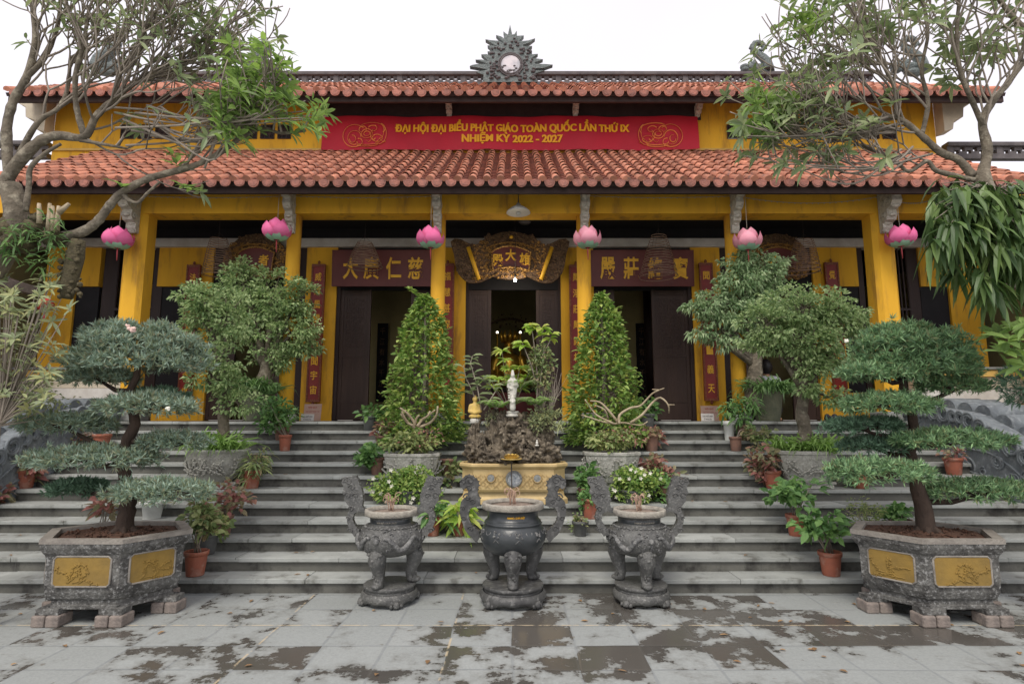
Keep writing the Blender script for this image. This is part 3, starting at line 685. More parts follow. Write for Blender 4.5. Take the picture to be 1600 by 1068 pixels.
# sun disc with flames on the ridge
emb = [(300,880),(320,780),(215,742),(300,722),(380,705),(125,660),(150,645),(235,630),(385,630),(205,570),(290,568),(390,590),(285,498),(350,492),(430,520),(372,455),(450,450),(372,372),(450,372),(510,388),(343,288),(420,300),(520,308),(600,340),(490,228),(560,248),(612,280),(592,178),(632,210),(655,222),(685,84),(715,222),(745,217),(778,168),(782,240),(876,234),(802,320),(850,312),(940,303),(1032,274),(960,330),(860,362),(872,385),(992,380),(902,435),(992,445),(912,500),(1072,490),(982,545),(1142,565),(1022,610),(1042,630),(1160,630),(1278,640),(1160,682),(1012,692),(1012,715),(1162,722),(1032,760),(1060,880)]
def embx(q): return at(720 + q[0] / 8.9, 30 + q[1] / 8.9, RY - .12)
ep = [embx(q) for q in emb]
T = Matrix(((1, 0, 0, 0), (0, 0, -1, RY - .0), (0, 1, 0, 0), (0, 0, 0, 1)))
sd = part(MB().prism([(q.x, q.z) for q in ep], T, .14), 'flaming_sun_ornament', M['dragon'], hall)
cc = embx((692, 640)); rm = (embx((835, 640)) - embx((692, 640))).x
rg = MB().tube([(cc.x + rm * math.cos(t), RY - .16, cc.z + rm * math.sin(t)) for t in np.linspace(0, 2 * math.pi, 40)], .03, 8)
rg.tube([(cc.x + rm * 1.18 * math.cos(t), RY - .16, cc.z + rm * 1.18 * math.sin(t)) for t in np.linspace(0, 2 * math.pi, 40)], .02, 6)
for k in range(70):
    a = random.uniform(0, 6.28); q = random.uniform(1.25, 2.3) * rm; zz = cc.z + math.sin(a) * q * 1.15 + .08
    if zz > zr1 - .15: rg.ball((cc.x + math.cos(a) * q * .95, RY - .15, zz), (random.uniform(.025, .06), .035, random.uniform(.025, .05)), 1)
for k in range(46): rg.ball((cc.x + random.uniform(-.62, .62), RY - .15, zr1 - random.uniform(-.1, .28)), (random.uniform(.03, .07), .05, random.uniform(.025, .05)), 1)
part(rg, 'ornament_relief', M['ridge'], sd)
M['mirror'] = mat('pale_mirror_disc', (.62, .58, .60), (.40, .40, .43), 3.5, .25, lo=.4, hi=.6)
part(MB().lathe([(rm * .96, 0), (rm * .96, .03), (0.0001, .035)], (0, 0, 0), 36).__class__().prism([(cc.x + rm * .96 * math.cos(t), cc.z + rm * .96 * math.sin(t)) for t in np.linspace(0, 2 * math.pi, 36, endpoint=False)], Matrix.Translation((0, -.142, 0)) @ T, .03), 'mirror_disc', M['mirror'], sd)
# curling dragons on the ridge
def dragon(cx_px, mir, s=1.0, base=None):
    o = at(cx_px, 125, RY); k = ppm(RY, 110) / 9.41 * s
    def Q(x, y, d=0): return Vector((o.x + mir * (x - 500) * k, RY + d - .02, zr1 - .02 + (700 - y) * k))
    mb = MB()
    sp = [(640, 660), (640, 590), (625, 520), (570, 450), (500, 400), (440, 340), (425, 280), (455, 230), (520, 215), (580, 245), (595, 300), (560, 335), (515, 320)]
    pts = [Q(*q) for q in sp]; rr = [110, 100, 92, 80, 68, 60, 54, 50, 46, 42, 38, 30, 18]
    mb.tube(pts, [q * k for q in rr], 12, flat=.75)
    for (x, y, a, b) in ((470, 620, 110, 80), (380, 610, 80, 60), (290, 600, 62, 48), (300, 650, 70, 40), (520, 680, 130, 60), (420, 560, 60, 45)):
        mb.ball(Q(x, y), (a * k, 60 * k, b * k), 2, 0, .35, 2.2, x)
    for i, (x, y) in enumerate(((390, 500), (360, 530), (440, 500), (410, 250), (385, 300), (400, 360), (440, 420), (450, 200), (500, 185), (560, 200), (610, 240), (630, 300))):
        mb.ball(Q(x, y), (16 * k, 20 * k, 22 * k), 1)
    return part(mb, 'ridge_dragon', M['dragon'], hall)
dragon(1186, 1); dragon(410, -1); dragon(1425, 1, 1.15); dragon(170, -1, 1.15)
# ---- parapets flanking the stairs
def parapet(x0, x1, y, nm='porch_parapet'):
    a = wz(574, y); q = lambda p: wz(p, y)
    pr = part(MB().box(x0, x1, y, y + .2, q(606), q(589)), nm, M['cream'], hall)
    part(MB().bbox(x0 - .02, x1 + .02, y - .06, y + .26, q(577.5), q(573.5), .008), 'coping', M['stone'], pr)
    y1 = MB(); y1.bbox(x0, x1, y - .035, y + .23, q(588.5), q(578), .006); y1.bbox(x0, x1, y - .03, y + .22, q(643), q(631), .006); part(y1, 'yellow_moulding', M['yellow_pale'], pr)
    part(MB().box(x0, x1, y - .008, y + .2, q(630), q(606.5)), 'white_panel', M['white'], pr)
    c1 = MB(); c1.box(x0, x1, y - .05, y + .2, q(652), q(643.5)); c1.bbox(x0, x1, y - .075, y + .2, q(664), q(652.5), .01); part(c1, 'cream_moulding', M['yellow_pale'], pr)
parapet(wx(1432, 9.6, 600), 10.6, 9.6); parapet(-10.6, wx(188, 9.6, 600), 9.6)
# ------------------------------------------------------------ carved stair balustrades (cloud dragon walls)
def balustrade(s, label):
    x0 = s * (SX + .012); o = thing('carved_balustrade', label, 'balustrade', (x0 + s * .2, 7.8, 0), 'carved stone stair balustrades')
    def top(y): return float(np.interp(y, [6.0, 6.4, 7.0, 7.4, 7.75, 8.3, 9.05, 9.6], [.42, .70, 1.12, 1.40, 1.62, 1.86, 1.97, 2.0]))
    ys = np.linspace(9.55, 6.35, 40); th = .26
    pts = [(y, top(y)) for y in ys] + [(6.35, 0.0), (9.55, 0.0)]
    T = Matrix(((0, 0, s, x0), (1, 0, 0, 0), (0, 1, 0, 0), (0, 0, 0, 1)))
    part(MB().prism(pts, T, th), 'side_panel', M['blustone'], o)
    mb = MB(); y = 9.5; k = 0
    while y > 6.4:                           # scalloped cloud curls along the crest
        r = .105 + .02 * math.sin(k * 1.7); z = top(y) - .07
        mb.lathe([(r * .9, -.02), (r, .02), (r, th - .0), (r * .9, th + .03)], (0, 0, 0), 16) if False else None
        c = Vector((x0 - s * .012, y, z))
        for g in (1.0, .66): mb.tube([c + Vector((-s * .01 * g, math.cos(t) * r * g * (1 - t / 22), math.sin(t) * r * g * (1 - t / 22))) for t in np.linspace(-1.2, 9, 26)], .022 * g, 6)
        mb.tube([c + Vector((s * .01, 0, -.03)), c + Vector((s * (th + .02), 0, -.03))], r * .86, 14)
        y -= r * 1.55; k += 1
    part(mb, 'crest_curls', M['blustone'], o)
    rel = MB()
    for k in range(42):
        y = random.uniform(6.5, 9.4); z = random.uniform(.25, .92) * top(y)
        r = random.uniform(.06, .14); c = Vector((x0 - s * .004, y, z)); d = random.choice((-1, 1)); ph = random.uniform(0, 6)
        rel.tube([c + Vector((0, d * math.cos(t + ph) * r * (1 - t / 14), math.sin(t + ph) * r * (1 - t / 14))) for t in np.linspace(0, 8, 20)], .016, 5)
    for k in range(5):
        z0 = .75 - k * .16; rel.tube([(x0 - s * .003, y, z0 * top(y) + .05 * math.sin(y * 5 + k)) for y in np.linspace(9.4, 6.5, 40)], .018, 5)
    part(rel, 'scroll_relief', M['blustone'], o)
    cap = MB(); y = 9.6; i = 0
    while y > 6.3:                           # rounded stepped coping on the outer side
        z = top(y) - .03; cap.tube([(x0 + s * (th + .01), y, z), (x0 + s * (th + .75), y, z)], [.15, .15], 16); cap.box(*sorted((x0 + s * (th + .012), x0 + s * (th + .74))), y - .16, y + .16, 0, z); y -= .325; i += 1
    part(cap, 'stepped_coping', M['blustone'], o)
balustrade(-1, 'blue grey carved balustrade with cloud curls beside the left end of the stairs')
balustrade(1, 'blue grey carved balustrade with cloud curls beside the right end of the stairs')

# ------------------------------------------------------------ side galleries at both edges
def gallery(s, label):
    x0 = s * 8.3; o = thing('side_gallery', label, 'building', (s * 9.6, 8.4, 0))
    def bx(a, b, *r): return (*sorted((s * a, s * b)), *r)
    w = part(MB().box(*bx(8.3, 11.5, 6.0, 9.3, 0, 2.55)), 'wall', M['cream'], o)
    mo = MB()
    for z, d, h in ((2.55, .12, .09), (2.40, .07, .1), (1.72, .08, .1), (1.58, .05, .08)): mo.bbox(*bx(8.3 - d, 11.5, 6.0 - d, 9.32, z, z + h), .012)
    part(mo, 'moulding', M['yellow_pale'], w)
    vt = MB(); x = s * 8.285
    for j in range(7):
        y = 8.95 - j * .42
        vt.box(*sorted((x, x + s * .012)), y - .2, y + .2, 1.9, 2.3, 1)
        for k in range(4):
            c = Vector((x - s * .008, y - .15 + k * .1, 2.1)); vt.tube([c + Vector((0, .05 * math.cos(t), .16 * math.sin(t))) for t in np.linspace(0, 6.28, 12)], .016, 5)
    part(vt, 'carved_vent', [M['brick'], M['soffit']], w)
    part(MB().box(*bx(8.9, 11.5, 6.0, 9.3, 2.66, 3.9)), 'opening_shade', M['black'], o)  # solid block whose near-black colour stands for shade inside the gallery
    for y in (6.5, 8.0, 9.15): part(MB().bbox(*bx(8.62, 8.84, y - .1, y + .1, 2.645, 4.0), .01), 'post', M['cream'], o)
    rf = MB(); vs = []
    for y in (5.6, 9.5):
        for a, z in ((8.05, 3.98), (11.5, 5.3), (11.5, 5.2), (8.05, 3.86)): vs.append((s * a, y, z))
    rf.add(vs, [(0, 1, 5, 4), (1, 2, 6, 5), (2, 3, 7, 6), (3, 0, 4, 7), (0, 3, 2, 1), (4, 5, 6, 7)]); part(rf, 'roof', M['soffit'], o)
    part(MB().bbox(*bx(8.0, 8.12, 5.6, 9.5, 3.84, 3.99), .01), 'eave_board', M['brick'], o)
gallery(-1, 'low cream side gallery with dark roof at the left edge behind the shrub')
gallery(1, 'low cream side gallery with dark roof at the right edge behind the hanging leaves')
p = at(71, 476, 8.6)
rlan = thing('paper_lantern', 'round red paper lantern hanging under the left gallery roof', 'lantern', p)
mb = MB(); mb.lathe([(.03, -.1), (.085, -.075), (.115, 0), (.085, .075), (.03, .1)], p, 16, rfun=lambda t, z: 1 + .03 * math.cos(t * 8)); part(mb, 'shade', M['redlantern'], rlan)
part(MB().tube([p + Vector((0, 0, .1)), p + Vector((0, 0, .62))], .006, 5), 'cord', M['wire'], rlan); part(MB().tube([p + Vector((0, 0, -.1)), p + Vector((0, 0, -.22))], [.012, .02], 6), 'tassel', M['tassel'], rlan)

# ------------------------------------------------------------ red banner under the upper eave
BY = UY - .09
x0, x1, z0, z1 = wx(503, BY, 208), wx(1091, BY, 208), wz(234, BY), wz(182, BY)
ban = thing('red_banner', 'long red cloth banner with yellow congress lettering across the upper storey', 'banner', ((x0 + x1) / 2, BY, z0))
def sag(x, z): return .022 * math.sin(2.9 * x + 1.7 * z) + .012 * math.sin(7.3 * x - 4 * z) - .02 + .02 * (z - z0)
bmb = MB(); nx, nz = 120, 8
vs = [(x0 + (x1 - x0) * i / nx, BY + sag(x0 + (x1 - x0) * i / nx, z0 + (z1 - z0) * j / nz), z0 + (z1 - z0) * j / nz + (.015 * abs(math.sin(i * math.pi / 7.5)) * -1 if j == 0 else 0)) for j in range(nz + 1) for i in range(nx + 1)]
bmb.add(vs, [(j * (nx + 1) + i, j * (nx + 1) + i + 1, (j + 1) * (nx + 1) + i + 1, (j + 1) * (nx + 1) + i) for j in range(nz) for i in range(nx)], 0, True)
part(bmb, 'cloth', M['banner'], ban)
tx = MB(); H = lambda a, b: wz(a, BY) - wz(b, BY)
for dx in (-.006, 0, .006):
    text(tx, 'ĐẠI HỘI ĐẠI BIỂU PHẬT GIÁO TOÀN QUỐC LẦN THỨ IX', (wx(618, BY, 200) + wx(983, BY, 200)) / 2 + dx, wz(199.5, BY), wx(983, BY, 200) - wx(618, BY, 200), H(189, 210.5), BY - .0175 - dx * .15, .004, .026)
    text(tx, 'NHIỆM KỲ 2022 - 2027', (wx(722, BY, 217) + wx(879, BY, 217)) / 2 + dx, wz(217, BY), wx(879, BY, 217) - wx(722, BY, 217), H(208, 227), BY - .0175 - dx * .15, .004, .026)
tx.v = [(a, b + sag(a, c_), c_) for a, b, c_ in tx.v]
part(tx, 'lettering', M['bannertxt'], ban)
art = MB()
def stroke(pts, m, w=.012):
    pts = [Vector(q) for q in pts]; art.tube(pts, w, 4, flat=.35)
for m in (-1, 1):       # outlined lotus flourish at both ends
    c = at(571 if m < 0 else 1031, 210, BY - .016); k = ppm(BY, 210) * .97
    def A(x, y): return (c.x + m * x * k, BY - .017, c.z - y * k)
    def arc(cx, cy, rx, ry, a0, a1, n=18): return [A(cx + rx * math.cos(t), cy + ry * math.sin(t)) for t in np.linspace(a0, a1, n)]
    for a in ((17, 3, 19, 19, -2.4, 2.2), (17, 6, 11, 12, -3.1, 1.9), (-10, -8, 22, 11, 2.6, 5.6), (-22, 0, 12, 18, 1.2, 4.4), (-3, 0, 5, 4, 0, 6.3), (-3, 0, 9, 8, 0, 6.3), (4, -8, 6, 5, 2, 7.5), (-14, 2, 5, 9, -1.5, 2.4), (-20, 8, 8, 6, 0, 6.3), (-5, 14, 18, 5, -.2, 3.3), (-5, 18, 16, 4, -.1, 3.2), (-12, -9, 7, 5, 1.5, 6), (10, 14, 6, 6, 1, 5), (-25, -4, 5, 12, 1.4, 4.8), (20, 8, 5, 6, 0, 5)):
        stroke(arc(*a), m, .013)
    stroke([A(-33, 14 + 2 * math.sin(i)) for i in range(1)] + [A(-33 + i * 3, 12 + 3 * math.sin(i * 1.6)) for i in range(11)], m, .013)
art.v = [(a, b + sag(a, c_), c_) for a, b, c_ in art.v]
part(art, 'printed_flourish', M['bannerart'], ban)

# ------------------------------------------------------------ sign boards over the doors
def board(a, b, chars, pxs, label):
    y = WY - .22; zt, zb = wz(392, y), wz(447.5, y); xa, xb = wx(a, y, 420), wx(b, y, 420); xc = (xa + xb) / 2
    o = thing('sign_board', label, 'sign', (xc, y, zb))
    T = Matrix.Translation((xc, y, zb)) @ Matrix.Rotation(R(4), 4, 'X') @ Matrix.Translation((-xc, -y, -zb))
    part(MB().bbox(xa, xb, y - .025, y + .025, zb, zt, .008, 0, T), 'board', M['maroon'], o)
    fr = MB(); t = .022
    for q in ((xa, xb, zb, zb + t), (xa, xb, zt - t, zt), (xa, xa + t, zb + t, zt - t), (xb - t, xb, zb + t, zt - t)): fr.box(q[0], q[1], y - .036, y - .0255, q[2], q[3], 0, T)
    part(fr, 'board_edge', M['maroon'], o)
    le = MB(); 
    for ch, px in zip(chars, pxs): text(le, ch, wx(px, y, 420), (zb + zt) / 2, .30, .44, y - .026, .016, .02, 0, T)
    part(le, 'lettering', M['letter'], o)
board(520, 682, '大廣仁慈', (549, 581, 616, 650), 'maroon board with four gold characters over the door left of the carved sign')
board(922, 1083, '嚴莊絡寶', (949, 985, 1023, 1062), 'maroon board with four gold characters over the door right of the carved sign')
# carved fan-shaped sign
def carved_sign(y, name_label, chars, s=1.0, px=797, wide=True):
    k = ppm(y, 410) * s; c = at(px, 408, y)
    o = thing('carved_sign', name_label, 'sign', c)
    def Q(a, b, d=0): return Vector((c.x + (a - 797) * k, y - d, c.z - (b - 408) * k))
    T = Matrix(((1, 0, 0, 0), (0, 0, -1, y), (0, 1, 0, 0), (0, 0, 0, 1)))
    def sh(pts): return [(Q(a, b).x, Q(a, b).z) for a, b in pts]
    half = [(797, 361), (812, 363), (826, 368), (832, 365), (838, 374), (846, 380), (853, 384), (862, 380), (874, 374), (884, 373), (890, 378), (888, 387), (884, 400), (882, 415), (878, 428), (870, 437), (862, 443), (852, 444), (842, 442), (832, 437), (824, 433), (818, 436), (808, 437), (797, 438)] if wide else \
           [(797, 361), (812, 363), (828, 369), (840, 380), (848, 392), (852, 408), (850, 425), (844, 436), (830, 440), (797, 441)]
    outl = half + [(1594 - a, b) for a, b in reversed(half[1:-1])]
    part(MB().prism(sh(outl), T, .06), 'carved_back', M['darkgilt'], o)
    rel = MB(); rs = random.Random(3)
    from mathutils.geometry import intersect_point_tri_2d
    def inside(x, z):
        r = False; j = len(outl) - 1
        for i in range(len(outl)):
            (xi, zi), (xj, zj) = outl[i], outl[j]
            if (zi > z) != (zj > z) and x < (xj - xi) * (z - zi) / (zj - zi) + xi: r = not r
            j = i
        return r
    n = 0
    while n < 420:
        a, b = rs.uniform(708, 886), rs.uniform(360, 446)
        if not inside(a, b): continue
        n += 1
        mid = abs(a - 797) < 58 and b > 378
        p = Q(a, b, .062); r = rs.uniform(.016, .036) * s
        if rs.random() < .5: rel.tube([p + Vector((math.cos(t) * r * (1 - t / 9), -.012, math.sin(t) * r * (1 - t / 9))) for t in np.linspace(0, 6, 9)], .010 * s, 4, 0 if mid else 1)
        else: rel.ball(p, (r, .028, r * .7), 1, 0 if mid else 1, .4, 2, a)
    part(rel, 'carved_relief', [M['oldgold'], M['darkgilt']], o)
    pan = [(768, 396), (775, 391), (786, 387), (797, 386), (808, 387), (819, 391), (829, 396), (826, 425), (812, 421), (797, 419.5), (782, 421), (771, 425)]
    part(MB().prism(sh(pan), Matrix.Translation((0, -.062, 0)) @ T, .045), 'name_panel', M['maroon'], o)
    bd = MB(); pp = [Q(a, b, .115) for a, b in pan]; bd.tube(pp + [pp[0]], .016 * s, 6)
    for i in range(len(pp)):
        for t in (0, .33, .66): bd.ball(pp[i].lerp(pp[(i + 1) % len(pp)], t) + Vector((0, 0, .0)), .024 * s, 1)
    for a in np.linspace(-1, 1, 26): bd.ball(Q(797 + a * 36, 380 + 9 * a * a, .09), (.028 * s, .03, .022 * s), 1)
    part(bd, 'gilt_border', M['oldgold'], o)
    if wide:
        for m in (-1, 1):
            rp = MB().tube([Q(797 + m * 65, 388, .095), Q(797 + m * 48, 439, .095)], [.042, .038], 10)
            part(rp, 'gilt_scroll_rod', M['letter'], o)
        rp = MB().ball(Q(799, 371, .08), .04, 2); part(rp, 'round_boss', M['letter'], o)
    le = MB()
    for ch, a, b in chars: text(le, ch, Q(a, 0).x, Q(0, b).z, 17 * k, 19 * k, y - .108, .018, .022)
    part(le, 'lettering', M['letter'], o)
    return o
carved_sign(WY - .35, 'large fan shaped carved gilt sign with maroon name panel over the centre door', [('殿', 778, 409), ('大', 798, 401), ('雄', 820, 407)])
carved_sign(WY - .25, 'dark arched carved sign with one gold character, left of the porch behind the leafy crown', [('者', 812, 409)], .92, 402, False)
carved_sign(WY - .25, 'dark arched carved sign behind the woven incense coil, on the right of the porch', [('者', 786, 409)], .92, 1213, False)

# couplet boards
def couplet(px, y0, y1, chars, label, w=21.5):
    y = WY - .07; za, zb = wz(y0, y), wz(y1, y); xc = wx(px, y, 520); hw = ppm(y, 520) * w / 2
    o = thing('couplet_board', label, 'sign', (xc, y, zb), 'vertical couplet boards on the door piers')
    part(MB().bbox(xc - hw, xc + hw, y - .02, y + .02, zb, za, .006), 'board', M['redlac'], o)
    fr = MB(); t = .032
    for q in ((xc - hw, xc + hw, zb, zb + t * 1.6), (xc - hw, xc + hw, za - t * 1.6, za), (xc - hw, xc - hw + t, zb + t * 1.6, za - t * 1.6), (xc + hw - t, xc + hw, zb + t * 1.6, za - t * 1.6)): fr.box(q[0], q[1], y - .032, y - .0205, q[2], q[3])
    fr.ball((xc, y - .01, za + .035), (.03, .02, .045), 1); fr.ball((xc, y - .01, zb - .03), (.035, .02, .04), 1)
    nz = int((za - zb) / .045)
    for k in range(nz):
        z = zb + .03 + k * .045
        for sx in (-1, 1): fr.box(xc + sx * (hw - t / 2) - .006, xc + sx * (hw - t / 2) + .006, y - .037, y - .0325, z, z + .022)
    part(fr, 'fret_border', mat_border, o)
    le = MB(); n = len(chars); zs = np.linspace(za - .26, zb + .24, n)
    for ch, z in zip(chars, zs): text(le, ch, xc, z, .13, .17, y - .021, .008, .012)
    part(le, 'lettering', M['letter'], o)
mat_border = mat('red_gilt_fret', (.22, .05, .025), (.16, .035, .02), 30, .5, c3=(.42, .22, .06), s3=45)
couplet(296, 414, 632, '法門大啟慈光含攝', 'narrow red couplet board, leftmost of the row beside the dark window')
couplet(494, 413, 628, '威肅風雷普聲聞宇宙', 'red couplet board between the leafy left crown and the open left door')
couplet(698, 412, 628, '福慧甚深竟究圓滿', 'red couplet board partly behind the column left of the carved fan sign')
couplet(901, 414, 628, '嚴淨莊嚴諸相具足', 'red couplet board partly behind the column right of the carved fan sign')
couplet(1107, 411, 626, '聞思修第一義天', 'red couplet board whose lower half shows below the drooping right tree')
couplet(1306, 410, 628, '覺五時法開示悟入', 'red couplet board near the right corner column, its top three characters clear')

# ------------------------------------------------------------ interior: gilded buddha, altar, lamps
by = 14.6; bz = wz(607, by); bxc = at(795, 560, by).x
alt = thing('altar_table', 'dark wooden altar table inside the centre door under the gilded statue', 'table', (bxc, by, ZP))
part(MB().bbox(bxc - .95, bxc + .95, by - .5, by + .5, bz - .1, bz - .003, .01), 'table_top', M['darkwood'], alt)
part(MB().box(bxc - .85, bxc + .85, by - .42, by + .42, ZP, bz - .102), 'carved_front', M['redlac'], alt)
els = [(0, 0, .12, .3, 1.55, 1.1, .5), (-.28, -.05, .1, .17, 1.3, 1.1, .7), (.28, -.05, .1, .17, 1.3, 1.1, .7), (0, .02, .42, .24, 1.1, .8, 1.1), (0, .02, .62, .24, 1.25, .8, .8), (0, 0, .84, .085), (0, 0, .92, .1), (0, -.01, .99, .115, .9, 1, 1.1), (0, 0, 1.1, .075), (0, 0, 1.17, .045)]
for s in (-1, 1): limb(els, (s * .3, 0, .66), (s * .36, -.03, .36), .10, .08); limb(els, (s * .36, -.03, .36), (s * .08, -.22, .27), .075, .055)
limb(els, (-.1, -.25, .27), (.1, -.25, .27), .05, .05, 3)
bd = MB(); metas(bd, [(q[0], q[1], q[2], *q[3:]) for q in els], .03)
mx = max(v[2] for v in bd.v); sc = (wz(524, by) - bz) / mx
bd.v = [(bxc + v[0] * sc, by + v[1] * sc, bz + v[2] * sc) for v in bd.v]
bud = thing('buddha_statue', 'gilded seated buddha glowing in the dark behind the centre door', 'statue', (bxc, by, bz)); part(bd, 'body', M['gold'], bud)
cr = MB()
for t in np.linspace(0, 2 * math.pi, 9, endpoint=False): cr.tube([Vector((bxc + .17 * math.cos(t), by + .17 * math.sin(t), bz + sc * 1.06)), Vector((bxc + .21 * math.cos(t), by + .21 * math.sin(t), bz + sc * 1.2)), Vector((bxc + .19 * math.cos(t), by + .19 * math.sin(t), bz + sc * 1.32))], [.05, .05, .008], 6)
part(cr, 'crown', M['gold'], bud)
gl = MB(); 
for k in range(60): a = random.uniform(.2, 2.94); r = random.uniform(.8, 1.15); gl.ball((bxc + r * math.cos(a), by + .6, bz + .9 + r * math.sin(a)), random.uniform(.01, .035), 1)
solo(gl.tube([(bxc + 1.0 * math.cos(t), by + .62, bz + .9 + 1.0 * math.sin(t)) for t in np.linspace(0, math.pi, 24)], .03, 6), 'carved_altar_arch', M['darkgilt'], 'dark carved arch with glints behind the gilded statue', 'altar screen', (bxc, by + .6, bz + .9))
for px, py, lab in ((777, 519, 'small lit lamp left of the gilded statue'), (813, 519, 'small lit lamp right of the gilded statue')):
    q = at(px, py, by - .55); o = thing('altar_lamp', lab, 'lamp', (q.x, q.y, bz), 'altar lamps')
    part(MB().ball(q, .03, 2), 'bulb', M['candle'], o); part(MB().lathe([(.09, bz + .002), (.03, bz + .05), (.015, bz + .1), (.015, q.z - .03), (.02, q.z - .025)], (q.x, q.y, 0), 12), 'lamp_stand', M['letter'], o)
q = at(805, 437.5, WY - .55)
o = thing('hanging_bulb', 'glaring bare bulb hanging just under the carved fan sign', 'lamp', q)
part(MB().ball(q, (.026, .026, .034), 2), 'bulb', M['bulb'], o); part(MB().lathe([(.02, .04), (.024, .1), (.008, .11)], q, 10), 'socket', M['wire'], o)
part(MB().tube([q + Vector((0, 0, .1)), q + Vector((0, 0, zb1 - q.z - .02))], .006, 5), 'cord', M['wire'], o)
pl = bpy.data.lights.new('bulb_light', 'POINT'); pl.energy = 7; pl.shadow_soft_size = .05; pl.color = (1, .88, .7)
po = bpy.data.objects.new('bulb_light', pl); COL.objects.link(po); po.location = q + Vector((0, -.06, -.09))
for px, y in ((597, 14.1), (1003, 14.1)):
    za, zb = wz(505, y), wz(628, y); xc = wx(px, y, 560); lft = px < 800
    o = thing('inner_couplet_board', 'dark vertical board with dim gold characters seen inside the %s door' % ('left' if lft else 'right'), 'sign', (xc, y, zb))
    part(MB().bbox(xc - .13, xc + .13, y - .02, y + .02, zb, za, .006), 'board', M['black'], o); le = MB()
    for ch, z in zip('千江有水千江月', np.linspace(za - .2, zb + .2, 7)): text(le, ch, xc, z, .13, .18, y - .021, .006, .01)
    part(le, 'lettering', M['darkgilt'], o)

# ------------------------------------------------------------ hanging things on the porch
def lotus_lamp(px, py, rot, label, pale):
    c = at(px, py, 9.3); o = thing('lotus_lantern', label, 'lantern', c, 'silk lotus lanterns along the porch'); k = 1.0
    up = MB()
    def petal(mb, a, r0, r1, r2, z0, z1, z2, w):
        n = 7; vs = []
        for i in range(n):
            t = i / (n - 1); r = (1 - t) ** 2 * r0 + 2 * t * (1 - t) * r1 + t * t * r2; z = (1 - t) ** 2 * z0 + 2 * t * (1 - t) * z1 + t * t * z2
            ww = w * math.sin(math.pi * min(1, (.12 + .88 * t))) ** .75 if t < 1 else 0.001
            for u in (-1, -.5, 0, .5, 1):
                b = a + u * ww / max(.06, r); rr = r * (1 + .04 * u * u)
                vs.append(c + Vector((rr * math.cos(b), rr * math.sin(b), z)))
        mb.add(vs, [(i * 5 + j, i * 5 + j + 1, i * 5 + 6 + j, i * 5 + 5 + j) for i in range(n - 1) for j in range(4)], 0, True)
    for i in range(5): petal(up, rot + i * 1.2566, .07, .24, .10, -.10, .0, .21, .145)
    for i in range(5): petal(up, rot + .63 + i * 1.2566, .07, .30, .20, -.14, -.10, .13, .15)
    part(up, 'petals', M['petalpale'] if pale else M['petal'], o)
    dn = MB()
    for i in range(6): petal(dn, rot + .3 + i * 1.047, .05, .17, .20, -.155, -.15, -.055, .075)
    part(dn, 'sepals', M['sepal'], o)
    part(MB().lathe([(.07, -.12), (.09, -.05), (.06, .1)], c, 16), 'core', M['petalpale'], o)
    part(MB().tube([c + Vector((0, 0, .05)), Vector((c.x, c.y, zle + .0))], .005, 5), 'cord', M['palewire'], o)
    part(MB().tube([c + Vector((0, 0, -.13)), c + Vector((0, 0, -.22)), c + Vector((.005, 0, -.36))], [.009, .011, .006], 6), 'tassel', M['tassel'], o)
for i, (px, py, lab) in enumerate(((185, 374, 'deep pink lotus lantern hanging beside the left corner column, under the grey branch'), (433, 361, 'deep pink lotus lantern hanging between the left corner column and the carved fan sign'),
        (673, 373, 'deep pink lotus lantern hanging just left of the carved fan sign'), (918, 373, 'pale pink lotus lantern hanging just right of the carved fan sign'),
        (1168, 376, 'pale pink lotus lantern hanging just above the drooping right tree'), (1407, 371, 'rose pink lotus lantern hanging beside the right corner column'))):
    lotus_lamp(px, py, i * .9 + 3.9, lab, i in (3, 4))
def incense_coil(px, ptop, pbot, rt, rb, label, y=10.55, sway=0.0, turns=15):
    a, b = at(px, ptop, y), at(px, pbot, y); o = thing('incense_coil', label, 'incense coil', a, 'hanging incense coils')
    n = turns * 26; pts = []
    for i in range(n):
        t = i / n; ang = 2 * math.pi * turns * t; r = rt + (rb - rt) * t ** .8
        pts.append(a.lerp(b, t) + Vector((r * math.cos(ang) + sway * t * t, r * math.sin(ang), .05 * t * t * math.sin(ang * .5 + 1) * .4)))
    part(MB().tube(pts, .006, 5), 'spiral', M['coil'], o)
    cd = MB().tube([a + Vector((0, 0, .0)), Vector((a.x, a.y, zb1 - .021))], .004, 4)
    for t in (0, 2.1, 4.2): cd.tube([Vector((a.x, a.y, a.z + .1)), a + Vector((rt * math.cos(t), rt * math.sin(t), 0)), b + Vector((rb * .96 * math.cos(t) + sway, rb * .96 * math.sin(t), .01))], .0025, 4)
    part(cd, 'cord', M['wire'], o)
incense_coil(570, 378, 420, .12, .34, 'incense coil hanging in front of the left four character board')
incense_coil(1029, 366, 434, .12, .36, 'widest incense coil, hanging in front of the right four character board', turns=16)
incense_coil(342, 372, 432, .14, .30, 'incense coil hanging left of the crown beside the dark arched sign', turns=17)
incense_coil(1256, 374, 428, .15, .30, 'incense coil hanging in front of the right dark arched sign', turns=17)
c = at(810, 330, 9.45)
o = thing('pendant_lamp', 'white enamel pendant lamp hanging before the middle of the yellow beam', 'lamp', c)
part(MB().lathe([(.205, -.03), (.2, -.01), (.12, .06), (.05, .1), (.03, .14)], c, 28), 'lamp_shade', M['enamel'], o)
part(MB().ball(c + Vector((0, 0, -.03)), .05, 2), 'bulb', M['enamel'], o); part(MB().tube([c + Vector((0, 0, .14)), Vector((c.x, c.y, zle + .1))], [.012, .006], 6), 'cord', M['wire'], o)
c = at(820, 345, 11.0)
o = thing('ceiling_lamp', 'dim round lamp under the dark porch ceiling above the carved fan sign', 'lamp', c)
